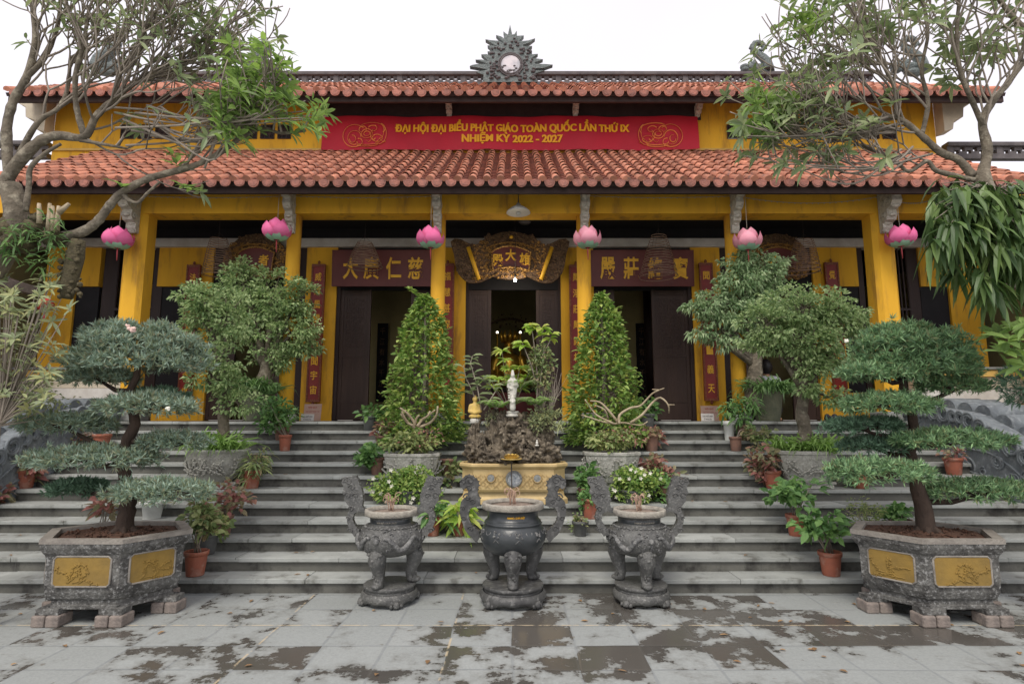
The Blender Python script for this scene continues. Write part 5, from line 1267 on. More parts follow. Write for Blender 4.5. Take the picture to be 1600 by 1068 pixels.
P_(445, 8, 20, 25, 'terracotta', (400, 462, 615, 682), 'broad', 170, .085, .045, 'small terracotta pot with a dark leafy bush near the top of the left steps', blobs=14)
P_(246, 3, 37, 26, 'whitepot', (228, 266, 770, 790), 'pine', 20, .07, .02, 'white plastic pot standing behind the trunk of the left bonsai', kind=2, stems=3)
P_(158, 8, 26, 26, 'terracotta', (96, 142, 672, 700), 'red', 50, .08, .05, 'terracotta pot high on the steps seen between the pads of the left bonsai', stems=4)
P_(44, 5, 30, 28, 'terracotta', (10, 66, 698, 758), 'red', 120, .10, .05, 'terracotta pot with a dark purple plant against the left carved balustrade', blobs=10)
P_(2, 4, 26, 24, 'terracotta', (-30, 40, 752, 800), 'red', 90, .09, .055, 'red leaved plant cut by the left edge of the picture', blobs=8)
P_(172, 1, 22, 22, 'oldpot', (150, 186, 772, 806), 'red', 26, .11, .06, 'brown pot with coral pink leaves directly behind the left bonsai trunk', stems=5)
P_(1285, 0, 34, 35, 'terracotta', (1240, 1328, 795, 842), 'broad', 90, .10, .065, 'terracotta pot on the lowest step left of the right planter, with an airy green plant', stems=9, blobs=11)
P_(1236, 2, 29, 32, 'terracotta', (1192, 1276, 738, 792), 'broad', 120, .095, .06, 'terracotta pot two steps above the lowest right one, with yellow green young leaves', blobs=12)
P_(1204, 5, 27, 27, 'terracotta', (1165, 1228, 694, 758), 'red', 130, .085, .05, 'terracotta pot with a purple green bush, left of the right carved stone bowl', blobs=11)
P_(1150, 8, 20, 22, 'oldpot', (1148, 1208, 662, 692), 'mixed', 90, .075, .045, 'faded brown pot next to the white bucket high on the right steps', blobs=8)
P_(1340, 5, 28, 24, 'terracotta', (1318, 1366, 742, 764), 'pinegreen', 40, .07, .025, 'terracotta pot half hidden behind the low left pads of the right bonsai')
P_(1487, 6, 27, 26, 'terracotta', (1468, 1508, 698, 716), 'red', 24, .07, .04, 'terracotta pot on the steps seen right of the right bonsai trunk', stems=4)
P_(1352, 1, 40, 30, 'greypot', (1312, 1388, 775, 826), 'olive', 170, .05, .012, 'dry wispy plant in a grey pot behind the rim of the right planter', blobs=12, shape='d')
P_(1398, 2, 32, 24, 'oldpot', (1372, 1420, 772, 822), 'broad', 80, .075, .045, 'dark green bush right behind the right bonsai trunk base', blobs=8)
P_(679, 2, 23, 27, 'terracotta', (665, 700, 790, 815), 'broad', 26, .16, .045, 'terracotta pot with strap leaves nearest the left relief urn', droop=.5)
P_(718, 2, 22, 22, 'terracotta', (694, 738, 782, 822), 'bright', 34, .20, .055, 'terracotta pot with broad pale green arching leaves left of the polished urn', droop=.55, up=.5)
P_(921, 3, 27, 30, 'terracotta', (892, 934, 765, 800), 'broad', 120, .055, .035, 'terracotta pot with small bright leaves between the basin and the right relief urn', blobs=9)
P_(905, 2, 26, 22, 'greypot', (888, 916, 800, 828), 'mixed', 40, .05, .03, 'square looking grey pot at the foot of the basin, right side', kind=2)
P_(914, 4, 24, 22, 'oldpot', (896, 944, 722, 772), 'broad', 120, .085, .05, 'dark bush close to the right end of the yellow basin', blobs=9)
P_(590, 6, 22, 26, 'oldpot', (556, 606, 694, 732), 'broad', 90, .085, .06, 'brown pot with round green leaves left of the centre left stone bowl', blobs=9)
P_(640, 4, 50, 20, 'greypot', (576, 696, 728, 792), 'kum', 1100, .055, .03, 'wide bush dotted with white blossom above the left relief urn', blobs=30, flowers=(46, .035), dy=-.02)
P_(990, 4, 44, 20, 'greypot', (950, 1036, 726, 788), 'kum', 800, .05, .028, 'white flowered bush above the right relief urn', blobs=24, flowers=(34, .032), dy=-.02)
P_(1030, 5, 28, 24, 'oldpot', (1000, 1062, 708, 762), 'red', 190, .08, .048, 'reddish purple bush right of the centre right stone bowl', blobs=14)
P_(1042, 4, 30, 26, 'oldpot', (1018, 1064, 735, 785), 'broad', 120, .075, .045, 'green bush in a brown pot right of the white flowered bush', blobs=9, dy=.04)
P_(700, 6, 26, 24, 'oldpot', (672, 728, 720, 768), 'mixed', 110, .09, .055, 'shaded bush squeezed against the left end of the yellow basin', blobs=9, dy=-.02)
P_(1018, 8, 24, 26, 'oldpot', (996, 1042, 664, 694), 'red', 80, .085, .05, 'purple leaved plant behind the bare branches of the right stone bowl', blobs=8)
P_(598, 8, 24, 24, 'oldpot', (582, 622, 655, 692), 'red', 80, .075, .045, 'russet plant behind the left edge of the centre left stone bowl', blobs=8)
P_(1012, 10, 26, 26, 'greypot', (996, 1030, 622, 648), 'broad', 36, .10, .06, 'plant with large dull leaves by the door, right of the right cone tree', stems=4)
P_(576, 10, 22, 22, 'greypot', (560, 606, 634, 656), 'broad', 40, .11, .055, 'dark leafy plant by the door, left of the left cone tree', stems=4)
# white bucket
Y, zs = step_at(9); c = Vector((at(1139, 670, Y).x, Y, zs)); k = ppm(Y, 670)
o = thing('plastic_bucket', 'white plastic bucket on the upper right steps beside the leaning notice', 'bucket', c)
mb = MB(); pot_mesh(mb, c, 10 * k, 30 * k, 2); part(mb, 'body', M['whitepot'], o)
part(MB().tube([c + Vector((10 * k * math.cos(t), -.02, 30 * k * .9 - 10 * k * math.sin(t) * .6)) for t in np.linspace(0, math.pi, 12)], .004, 5), 'handle', M['wire'], o)

# ------------------------------------------------------------ carved stone bowls
def stone_bowl(px, Y, w_px, rim_py, octa, label, potmat='carved'):
    c = at(px, rim_py, Y); k = ppm(Y, rim_py); r = w_px * k / 2; zt = c.z; zb = .965
    i = int((Y - r - SY) / TR)
    o = thing('stone_bowl', label, 'planter', (c.x, Y, zb), 'carved stone bowls on the stairs'); n = 8 if octa else 40; h = zt - zb
    prof = [(.66, 0), (.70, .03), (.86, h * .45), (.95, h * .82), (.955, h * .86), (1.0, h * .90), (1.0, h * .98), (.97, h), (.88, h), (.86, h * .9)] if octa else [(.50, 0), (.60, .03), (.80, h * .3), (.93, h * .62), (.95, h * .9), (1.0, h * .93), (1.0, h), (.95, h), (.88, h), (.86, h * .9)]
    mb = MB().lathe([(a * r, b) for a, b in prof], (c.x, Y, zb), n, sm=not octa, a0=math.pi / 8, sy=.72, cap=False); mb.lathe([(.001, .001), (prof[0][0] * r, 0)], (c.x, Y, zb), n, a0=math.pi / 8, sy=.72, cap=False)
    b = part(mb, 'bowl', M[potmat], o)
    part(MB().lathe([(.87 * r, h * .92), (.4 * r, h * .98), (.001, h)], (c.x, Y, zb), n, a0=math.pi / 8, sy=.72), 'soil', M['soil'], o)
    for q in range(4 if octa else 6):
        rel = MB()        # carved sprays on the facets facing forward
        a = (-math.pi / 2 + (q - 1.5) * math.pi / 4) if octa else (-math.pi / 2 + (q - 2.5) * .5)
        rc = r * .86 * (math.cos(math.pi / 8) if octa else 1)
        m0 = Vector((c.x + rc * math.cos(a), Y + rc * math.sin(a) * .72, zb + h * .5)); t_ = Vector((-math.sin(a), math.cos(a) * .72, 0)).normalized(); n_ = Vector((math.cos(a), math.sin(a), .0))
        for br in range(5):
            d = random.uniform(.4, 2.7); p = m0 + t_ * random.uniform(-.06, .06) - Vector((0, 0, h * .3)); pts = []
            for w in range(9): pts.append(p + n_ * (.012 + (p.z - m0.z) * .16)); p = p + t_ * math.cos(d) * .028 + Vector((0, 0, abs(math.sin(d)) * .03)); d += random.uniform(-.6, .6)
            rel.tube(pts, .008, 5)
            for p in pts[2::2]: rel.ball(p, (.02, .014, .016), 1)
        part(rel, 'carved_spray', M[potmat], b)
    pd = MB(); w = r * .72
    pd.bbox(c.x - w, c.x + w, stepY(5) + .015, stepY(6) - .008, stepZ(5) + .002, .93, .012); pd.bbox(c.x - w * 1.08, c.x + w * 1.08, stepY(5) + .004, stepY(6) - .008, .931, zb - .002, .01)
    part(pd, 'pedestal', M['carved'], o)
    return o, c, r, h, zb
SB = 7.82
oA, cA, rA, hA, zA = stone_bowl(341, SB, 98, 701, False, 'rounded carved stone bowl with spider plants under the left leafy tree', 'carved')
oB, cB, rB, hB, zB = stone_bowl(645, SB, 94, 707, True, 'smooth grey stone bowl holding pale twisted branches, left of the rockery')
oC, cC, rC, hC, zC = stone_bowl(955, SB, 94, 705, True, 'carved stone bowl holding long pale branches, right of the rockery')
oD, cD, rD, hD, zD = stone_bowl(1256, SB, 98, 703, True, 'carved octagonal stone bowl with spider plants under the right leafy tree')
def grass(mb, c, r, n, Ln, Wd, droop=.7):
    P = np.asarray(c) + rng.normal(size=(n, 3)) * np.asarray(r); a = rng.uniform(0, 6.28, n)
    D = np.stack([np.cos(a) * .75, np.sin(a) * .55 - .1, rng.uniform(.5, 1.2, n)], 1)
    mb.leaves(P, D, np.stack([np.cos(a), np.sin(a), np.full(n, .9)], 1), Ln * rng.uniform(.5, 1.15, n), Wd, 'g', droop * rng.uniform(.5, 1.3, n))
for o, c, r in ((oA, cA, rA), (oD, cD, rD)):
    mb = MB()
    for q in range(9): grass(mb, c + Vector((random.uniform(-.75, .75) * r, random.uniform(-.5, .35) * r, -.02)), (.04, .04, .01), 40, .52, .026)
    fill_leaves(mb, c + Vector((-.1, 0, .12)), (r * .8, .2, .12), 120, .06, .035, 'l', blobs=9)
    part(mb, 'spider_grass', L['grass'], o)
for o, c, r, s in ((oB, cB, rB, 0), (oC, cC, rC, 1)):
    mb = MB(); fill_leaves(mb, c + Vector((0, -.03, .13)), (r * 1.0, .28, .17), 560, .075, .045, 'l', blobs=34, up=.3, droop=.4); part(mb, 'foliage', L['olive'], o)
    mb = MB(); fill_leaves(mb, c + Vector((r * .3, -.05, .2)), (r * .9, .25, .14), 140, .07, .03, 'l', blobs=14); part(mb, 'russet_foliage', L['red'], o)
br = MB(); Yb = SB - .12       # traced pale branches, right bowl then left bowl
def branch(mb, pts, r0, r1, Y, jit=.05):
    q = [at(x, y, Y + random.uniform(-jit, jit)) for x, y in pts]; q2 = []
    for i in range(len(q) - 1):
        for t in (0, .33, .66):     # catmull-rom
            a, b, c_, d = q[max(i - 1, 0)], q[i], q[i + 1], q[min(i + 2, len(q) - 1)]
            q2.append(.5 * ((2 * b) + (c_ - a) * t + (2 * a - 5 * b + 4 * c_ - d) * t * t + (3 * b - a - 3 * c_ + d) * t ** 3))
    q2.append(q[-1]); mb.tube(q2, list(np.linspace(r0, r1, len(q2)) * .68 * ppm(Y, 600)), 8)
for pts, a, b in (([(968, 662), (968, 648), (985, 637), (1000, 634), (1012, 622), (1020, 614), (1030, 609)], 3.2, 1.6), ([(985, 660), (1003, 648), (1020, 628), (1032, 621), (1044, 632), (1045, 645)], 3.2, 1.5), ([(966, 660), (950, 640), (937, 628), (922, 626)], 3.2, 1.6), ([(960, 662), (935, 650), (925, 640), (914, 624)], 2.6, 1.4), ([(958, 662), (940, 658), (922, 652), (908, 648)], 2.2, 1.2), ([(1030, 609), (1019, 608)], 1.5, 1), ([(1030, 609), (1038, 606)], 1.5, 1), ([(1044, 632), (1054, 632)], 1.6, 1), ([(960, 662), (975, 660), (1000, 664), (1012, 658)], 2.2, 1.2), ([(950, 655), (945, 640), (928, 632)], 2, 1.2)): branch(br, pts, a, b, Yb)
part(br, 'pale_branches', M['palebranch'], oC)
br = MB()
for pts, a, b in (([(650, 666), (645, 656), (636, 645), (625, 637)], 3.4, 2), ([(652, 666), (660, 655), (668, 650), (672, 642)], 3.6, 2), ([(648, 668), (640, 662), (632, 652), (628, 642)], 3, 2), ([(655, 667), (672, 660), (682, 648), (684, 634)], 3.4, 2), ([(648, 666), (650, 655), (655, 648)], 3, 2), ([(668, 650), (680, 640)], 2.4, 1.5), ([(646, 664), (636, 660), (626, 646)], 2.6, 1.6)): branch(br, pts, a, b, Yb)
part(br, 'pale_branches', M['palebranch'], oB)

# ------------------------------------------------------------ cone-shaped kumquat trees
def cone_tree(px, apex, basepy, halfw, label, leafm, nfruit, tip):
    Y = 8.75; k = ppm(Y, 560); i = 8; c = Vector((at(px, 690, Y).x, Y, stepZ(8) + .003)); o = thing('cone_tree', label, 'potted tree', c, 'cone shaped kumquat trees')
    za, zb = at(px, apex, Y).z, at(px, basepy, Y).z; hw = halfw * k
    mb = MB(); pot_mesh(mb, c, .22, max(.15, zb - c.z + .1), 0); part(mb, 'pot', M['oldpot'], o)
    tr = MB().tube([Vector((c.x, Y, c.z + .1)), Vector((c.x + .02, Y, (za + zb) / 2)), Vector((c.x, Y, za - .1))], [.04, .025, .008], 8)
    for q in range(50):
        t = random.random() ** 1.3; a = random.uniform(0, 6.28); z = zb + (za - zb) * t; e = hw * (1 - t) ** .8 * .85
        tr.tube([Vector((c.x, Y, z - .08)), Vector((c.x + e * math.cos(a), Y + e * math.sin(a), z + .04))], [.008, .003], 4)
    part(tr, 'trunk', M['twig'], o)
    def rad(t): return hw * np.clip((1 - t), 0, 1) ** .56 * (1 - .18 * np.exp(-t * 8)) * 1.0
    n = 4900; t = rng.random(n) ** 1.45; a = rng.uniform(0, 6.28, n); lump = 1 + .15 * np.sin(a * 4 + t * 17 + px) + .13 * np.sin(a * 9 - t * 40) + .09 * rng.normal(size=n)
    R0 = rad(t) * lump * rng.uniform(.55, 1.0, n) ** .4
    P = np.stack([c.x + R0 * np.cos(a), Y + R0 * np.sin(a), zb + (za - zb) * t], 1)
    D = np.stack([np.cos(a), np.sin(a), np.full(n, .35)], 1) + rng.normal(size=(n, 3)) * .55
    N = np.stack([np.cos(a) * .5, np.sin(a) * .5, np.ones(n)], 1) + rng.normal(size=(n, 3)) * .4
    lf = MB().leaves(P, D, N, .098 * rng.uniform(.4, 1.3, n), .047 * rng.uniform(.8, 1.15, n), 'l', .25)
    m = 60 if tip else 20                 # leading shoot
    tp = at(*tip, Y) if tip else at(px, apex - 4, Y); b0 = Vector((c.x, Y, za - .12))
    for w in range(m):
        u = random.random(); p = b0.lerp(tp, u); lf.leaves([p], [[random.uniform(-1, 1), random.uniform(-1, 1), .5]], [[0, -.3, 1]], .09, .042, 'l', .2)
    for w in range(26):                     # stray shoots break the outline
        tt = random.random(); aa = random.uniform(0, 6.28); r0 = float(rad(np.array(tt))); p = Vector((c.x + r0 * math.cos(aa), Y + r0 * math.sin(aa), zb + (za - zb) * tt)); e = p + Vector((math.cos(aa) * .10, math.sin(aa) * .1, .06))
        for u in range(7): lf.leaves([p.lerp(e, u / 6)], [[math.cos(aa) + random.uniform(-.8, .8), math.sin(aa), .5 + random.uniform(-.5, .5)]], [[0, -.3, 1]], .075, .036, 'l', .2)
    part(lf, 'foliage', L[leafm], o)
    f0 = None
    for w in range(nfruit):
        tt = random.random() ** 1.3; aa = random.uniform(-2.9, -.25); r0 = float(rad(np.array(tt))) * 1.0; p = Vector((c.x + r0 * math.cos(aa), Y + r0 * math.sin(aa), zb + (za - zb) * tt))
        if f0 is None:
            f0 = bpy.data.objects.new('fruit', MB().ball((0, 0, 0), .021, 2).mesh('fruit', M['fruit'])); COL.objects.link(f0); f0.parent = o; f0.location = p - c
        else:
            f = f0.copy(); COL.objects.link(f); f.location = p - c
    return o
cone_tree(660, 462, 690, 62, 'cone shaped potted tree with a stray leading shoot, left of the centre door', 'kum', 34, (638, 450))
cone_tree(944, 462, 692, 58, 'dense cone shaped potted kumquat tree, right of the centre door', 'kum', 70, None)

# ------------------------------------------------------------ large leafy trees on the porch and in the stone bowls
def crown_tree(o, trunk, Y, blobs, leafm, n_sub, per, Ln, Wd, barkm, droop=.3, shape='d', up=.15, name='crown'):
    """trunk: (px,py,r_px); blobs: (px,py,rx,ry,dy)"""
    tp = [at(x, y, Y) for x, y, r in trunk]; tr = [r * ppm(Y, 600) for x, y, r in trunk]
    tb = MB(); pts, rr = [], []
    for i in range(len(tp) - 1):
        for t in np.linspace(0, 1, 4, endpoint=False): pts.append(tp[i].lerp(tp[i + 1], t)); rr.append((tr[i] + (tr[i + 1] - tr[i]) * t) * random.uniform(.92, 1.08))
    pts.append(tp[-1]); rr.append(tr[-1]); tb.tube(pts, rr, 12)
    lf = MB(); area = sum(b[2] * b[3] for b in blobs)
    for (x, y, rx, ry, dy) in blobs:
        c = at(x, y, Y + dy); k = ppm(Y, y); r = np.array([rx * k, min(rx, ry) * k * .85, ry * k]); ns = max(4, int(n_sub * rx * ry / area))
        S_, dd = in_ball(ns, c, r * 1.06, .30)
        top = pts[-1 - min(3, len(pts) // 3)]
        tb.tube([top, top.lerp(c, .5) + Vector((0, 0, .03)), c], [tr[-1] * .8, tr[-1] * .55, .012], 7)
        for q in range(len(S_)):
            s = S_[q]
            if q % 3 == 0: tb.tube([c, c.lerp(Vector(s), .5) + Vector((0, 0, .02)), Vector(s)], [.010, .007, .003], 4)
            P, d = in_ball(per, s, (.12, .11, .06), .0)
            D = d * .8 + dd[q] * .7 + np.array([0, 0, up]) + rng.normal(size=d.shape) * .3
            N = np.array([0, -.35, 1.0]) + rng.normal(size=d.shape) * .4
            lf.leaves(P, D, N, Ln * rng.uniform(.4, 1.3, per), Wd * rng.uniform(.75, 1.15, per), shape, droop)
    part(tb, 'trunk', M[barkm], o); part(lf, name, L[leafm], o)
# trees growing in the two carved bowls
def bowl_tree(px, Y, trunk, blobs, leafm, label, n_sub, root):
    o = root
    crown_tree(o, trunk, Y, blobs, leafm, int(n_sub * .62), 32, .062, .042, 'bark')
bowl_tree(349, 7.82, [(347, 700, 9), (350, 668, 8), (347, 640, 7), (352, 610, 6), (350, 570, 5)], [(318, 470, 34, 40, -.05), (352, 500, 46, 46, .05), (300, 450, 22, 22, .0), (345, 560, 44, 24, -.15), (335, 590, 38, 14, -.2), (300, 505, 26, 30, .05), (362, 605, 30, 14, -.1), (372, 630, 34, 16, -.1)], 'small', '', 270, oA)
bowl_tree(1256, 7.82, [(1254, 700, 10), (1258, 672, 10), (1252, 645, 9), (1256, 618, 8), (1250, 590, 6)], [(1200, 505, 46, 42, -.1), (1255, 480, 60, 42, .0), (1300, 490, 44, 34, .05), (1335, 500, 22, 30, .1), (1268, 535, 56, 34, -.12), (1204, 536, 40, 18, -.1), (1300, 560, 30, 26, -.05), (1270, 574, 32, 15, -.18), (1264, 606, 26, 12, -.2), (1295, 620, 26, 12, -.1)], 'small', '', 480, oD)
# spider-grass pots with taller trees standing on the porch edge
def porch_tree(px, potw, trunk, blobs, leafm, label, n_sub, droop, per, Ln, Wd):
    Y = 9.60; c = at(px, 655, Y); c.z = ZP + .002; k = ppm(Y, 640); o = thing('porch_tree', label, 'potted tree', c, 'tall potted trees on the porch edge')
    r = potw * k / 2; h = at(px, 612, Y).z - ZP
    part(MB().lathe([(r * .7, 0), (r * .75, .02), (r * .95, h * .8), (r, h * .86), (r * 1.02, h), (r * .9, h), (r * .86, h * .9), (.001, h * .9)], c, 24), 'pot', M['olivepot'], o)
    g = MB()
    for q in range(10): grass(g, c + Vector((random.uniform(-.9, .9) * r, random.uniform(-.9, .3) * r, h * .92)), (.05, .04, .01), 44, .60, .026)
    part(g, 'grass', L['darkgrass'], o)
    crown_tree(o, trunk, Y, blobs, leafm, n_sub, per, Ln, Wd, 'bark', droop)
porch_tree(398, 46, [(405, 640, 13), (408, 610, 13), (415, 585, 11), (420, 555, 8)], [(425, 470, 60, 50, 0), (385, 440, 40, 30, .05), (455, 520, 44, 44, -.05), (400, 520, 44, 44, .05), (462, 470, 34, 42, .05), (375, 425, 22, 20, 0), (435, 560, 40, 24, -.05), (480, 540, 18, 28, 0), (350, 470, 30, 30, .1)], 'small', 'round leafy tree in a mossy porch pot left of the left open door', 310, .3, 30, .07, .046)
porch_tree(1200, 48, [(1177, 640, 14), (1178, 605, 13), (1180, 580, 11), (1182, 545, 8)], [(1150, 445, 44, 40, 0), (1120, 480, 46, 34, -.05), (1180, 430, 40, 36, .05), (1095, 480, 26, 20, -.1), (1130, 520, 34, 26, -.05), (1200, 470, 44, 40, .05), (1160, 410, 30, 22, 0), (1215, 415, 24, 18, 0), (1165, 500, 40, 36, 0), (1095, 515, 14, 14, -.1)], 'weep', 'weeping tree in a mossy porch pot right of the right open door', 310, .55, 28, .088, .04)
# extra pots of leaves beside the tall trees
P_(440, 9, 26, 26, 'oldpot', (405, 470, 620, 672), 'darkgrass', 130, .10, .03, 'leafy plant crowding the foot of the left porch tree', blobs=10)
P_(1165, 9, 24, 24, 'oldpot', (1128, 1186, 612, 668), 'broad', 170, .11, .03, 'narrow leaved plant crowding the foot of the right porch tree', blobs=12, droop=.6)
# ------------------------------------------------------------ yellow basin with the rockery
FY0, FY1 = 7.30, 7.94
bx0, bx1 = at(716, 726, FY0).x, at(889, 726, FY0).x; bcx = (bx0 + bx1) / 2; bw = (bx1 - bx0) / 2
bzt = at(800, 724, FY0).z; bzb = .876
basin = thing('rockery_basin', 'yellow glazed basin with key fret pattern and round medallions in the middle of the stairs', 'basin', (bcx, (FY0 + FY1) / 2, bzb))
def octo(w, y0, y1, c): return [(bcx - w, y0 + c), (bcx - w + c * .9, y0), (bcx + w - c * .9, y0), (bcx + w, y0 + c), (bcx + w, y1 - c), (bcx + w - c, y1), (bcx - w + c, y1), (bcx - w, y1 - c)]
def ringmesh(levels, cap=True):
    mb = MB(); vs = []
    for w, y0, y1, c, z in levels: vs += [(x, y, z) for x, y in octo(w, y0, y1, c)]
    mb.add(vs, [(i * 8 + j, i * 8 + (j + 1) % 8, (i + 1) * 8 + (j + 1) % 8, (i + 1) * 8 + j) for i in range(len(levels) - 1) for j in range(8)])
    if cap: mb.add(vs[-8:], [tuple(range(8))])
    return mb
A = .17
lev = [(bw * .93, FY0 + .07, FY1, A, bzb), (bw * .95, FY0 + .05, FY1, A, bzb + .03), (bw * .95, FY0 + .045, FY1, A, bzt - .075), (bw * .985, FY0 + .012, FY1, A, bzt - .05), (bw, FY0, FY1 + .0, A, bzt - .035), (bw, FY0, FY1, A, bzt - .008), (bw * .985, FY0 + .01, FY1 - .01, A, bzt), (bw * .93, FY0 + .05, FY1 - .05, A, bzt), (bw * .92, FY0 + .06, FY1 - .06, A, bzt - .05)]
part(ringmesh(lev), 'basin_body', M['basin'], basin)
pz = stepZ(4) + .002
part(ringmesh([(bw * .99, stepY(4) + .005, stepY(5) - .012, .08, pz), (bw * .99, stepY(4) + .005, stepY(5) - .012, .08, pz + .06), (bw * .94, stepY(4) + .03, stepY(5) - .012, .08, pz + .09), (bw * .92, stepY(4) + .04, stepY(5) - .012, .08, bzb - .002)]), 'plinth', M['basin'], basin)
fr = MB(); y = FY0 + .044; z0, z1 = bzb + .05, bzt - .09; cell = .055
xa, xb = bcx - bw * .95 + .17, bcx + bw * .95 - .17
for i in range(int((xb - xa) / cell)):
    for j in range(int((z1 - z0) / cell)):
        a, b = xa + i * cell, z0 + j * cell; q = .011; e = cell * .82; yy = y - .005
        T = Matrix.Translation((a + cell / 2, 0, b + cell / 2)) @ Matrix.Rotation(R(45), 4, 'Y') @ Matrix.Translation((-a - cell / 2, 0, -b - cell / 2))
        if (i + j) % 2:
            fr.box(a, a + e, yy, y - .0005, b, b + q, 0, T); fr.box(a, a + q, yy, y - .0005, b + q, b + e, 0, T); fr.box(a + q * 2.2, a + e, yy, y - .0005, b + e - q, b + e, 0, T)
        else:
            fr.box(a + e - q, a + e, yy, y - .0005, b, b + e, 0, T); fr.box(a, a + e - q, yy, y - .0005, b + e * .45, b + e * .45 + q, 0, T)
part(fr, 'fret_pattern', M['basindark'], basin)
def disc(px, py, r_px, mats, nm, ring):
    c = at(px, py, FY0 + .03); r = r_px * ppm(FY0, py); T = Matrix.Translation((c.x, y - .0075, c.z)) @ Matrix.Rotation(R(90), 4, 'X')
    d = part(MB().prism([(r * math.cos(t), r * math.sin(t)) for t in np.linspace(0, 2 * math.pi, 32, endpoint=False)], T, .008), nm, mats, basin)
    rg = MB().tube([T @ Vector((r * 1.06 * math.cos(t), r * 1.06 * math.sin(t), .004)) for t in np.linspace(0, 2 * math.pi, 33)], .008 if r_px < 9 else .016, 6)
    part(rg, 'medallion_ring', ring, d)
disc(803, 748, 10.5, M['porcelain'], 'porcelain_medallion', M['ironring']); disc(767, 746.5, 6, M['ironring'], 'round_medallion', M['basindark']); disc(839.5, 747, 6, M['ironring'], 'round_medallion', M['basindark'])
for px in (735, 871): disc(px, 746, 4.5, M['ironring'], 'round_medallion', M['basindark'])
# rocks
RYc = 7.60
roc = thing('rockery', 'pitted brown rockwork heaped in the yellow basin with a tall slim spire on its left', 'rockery', (bcx, RYc, bzt - .04))
rk = MB(); rs = random.Random(11)
def rock(px, py, rx, ry, sub=4, amp=.55, fr_=2.2, dy=0):
    c = at(px, py, RYc + dy); k = ppm(RYc, py); rk.ball(c, (rx * k, min(rx * k, .2), ry * k), sub, 0, amp, fr_, rs.uniform(0, 50))
for q in ((800, 700, 30, 34, .0), (775, 690, 16, 40, .05), (822, 696, 18, 38, .05), (745, 705, 15, 18, -.05), (760, 712, 16, 14, -.1), (845, 706, 20, 20, -.05), (862, 712, 14, 14, -.05), (740, 688, 8, 22, .0), (743, 668, 6.5, 16, .0), (745, 655, 6, 8, 0), (805, 668, 24, 22, .05), (780, 668, 16, 24, .08), (832, 672, 16, 22, .08), (848, 690, 13, 26, .1), (785, 715, 20, 10, -.15), (825, 714, 16, 10, -.15), (752, 690, 8, 14, -.05), (770, 715, 12, 8, -.17), (806, 690, 16, 14, -.1), (840, 715, 10, 8, -.17), (855, 675, 10, 24, .12)):
    rock(q[0], q[1], q[2] * 1.0, q[3] * 1.0, 5 if q[2] > 14 else 4, .66, 2.6, q[4])
part(rk, 'rocks', M['rock'], roc)
# white standing goddess figure
def lathe_statue(o, els, c, h, mat_, res, nm='body'):
    mb = MB(); metas(mb, els, res); zz = [v[2] for v in mb.v]; mn, mx = min(zz), max(zz); s = h / (mx - mn)
    mb.v = [(c.x + v[0] * s, c.y + v[1] * s, c.z + (v[2] - mn) * s) for v in mb.v]; part(mb, nm, mat_, o); return s
gq = at(801, 651, RYc - .04); gtop = at(801, 577, RYc - .04).z
god = thing('goddess_statue', 'white robed standing goddess figure with a child before her, on top of the rockery', 'statue', gq)
bh = (gtop - gq.z) * .12
part(MB().lathe([(.07, 0), (.085, .01), (.085, .03), (.07, .035), (.075, .05), (.085, .06), (.075, bh), (.001, bh)], gq, 24, rfun=lambda t, z: 1 + .04 * math.cos(t * 10)), 'lotus_base', M['whitestatue'], god)
els = []
limb(els, (0, 0, .02), (0, 0, .55), .125, .115, 7); limb(els, (0, 0, .55), (.01, .01, 1.0), .115, .12, 6)
limb(els, (.0, .02, 1.0), (.0, .02, 1.2), .13, .125, 3); els += [(-.09, .02, 1.22, .07), (.09, .02, 1.22, .07), (0, .0, 1.33, .055), (0, -.01, 1.44, .088, .9, 1, 1.15), (0, .01, 1.55, .07), (0, .01, 1.63, .05), (0, .05, 1.45, .09), (-.07, .06, 1.32, .05), (.07, .06, 1.32, .05)]
limb(els, (-.15, .0, 1.2), (-.19, -.02, .95), .06, .055); limb(els, (-.19, -.02, .95), (-.05, -.14, .85), .055, .045); limb(els, (.15, .0, 1.2), (.20, -.02, .98), .06, .055); limb(els, (.20, -.02, .98), (.10, -.15, 1.0), .055, .045)
limb(els, (-.16, -.04, .9), (-.17, .0, .25), .05, .035, 6); limb(els, (.16, -.04, .9), (.12, -.02, .5), .045, .035, 5)
for q in range(3): limb(els, (-.08 + q * .08, -.11, .6), (-.1 + q * .09, -.12, .04), .03, .035, 6)
s = lathe_statue(god, els, gq + Vector((0, 0, bh - .004)), gtop - gq.z - bh, M['whitestatue'], .04)
els = []; limb(els, (0, 0, .0), (0, 0, .35), .12, .10, 5); els += [(0, -.01, .46, .085), (0, 0, .54, .04)]; limb(els, (-.1, 0, .33), (0, -.12, .25), .045, .04); limb(els, (.1, 0, .33), (0, -.12, .25), .045, .04)
lathe_statue(god, els, gq + Vector((.0, -.085, bh - .004)), .21, M['whitestatue'], .04, 'child_figure')
def face_bits(mb, c, r):
    for sx in (-1, 1): mb.ball(c + Vector((sx * r * .38, -r * .92, r * .08)), (r * .16, r * .08, r * .06), 1)
    mb.ball(c + Vector((0, -r * 1.0, -r * .12)), (r * .10, r * .14, r * .2), 1); mb.ball(c + Vector((0, -r * .95, -r * .45)), (r * .2, r * .08, r * .06), 1)
fb = MB(); fc = gq + Vector((0, -.01 * s, bh + 1.42 * s)); face_bits(fb, fc, .075 * s); part(fb, 'face', M['whitestatue'], god)
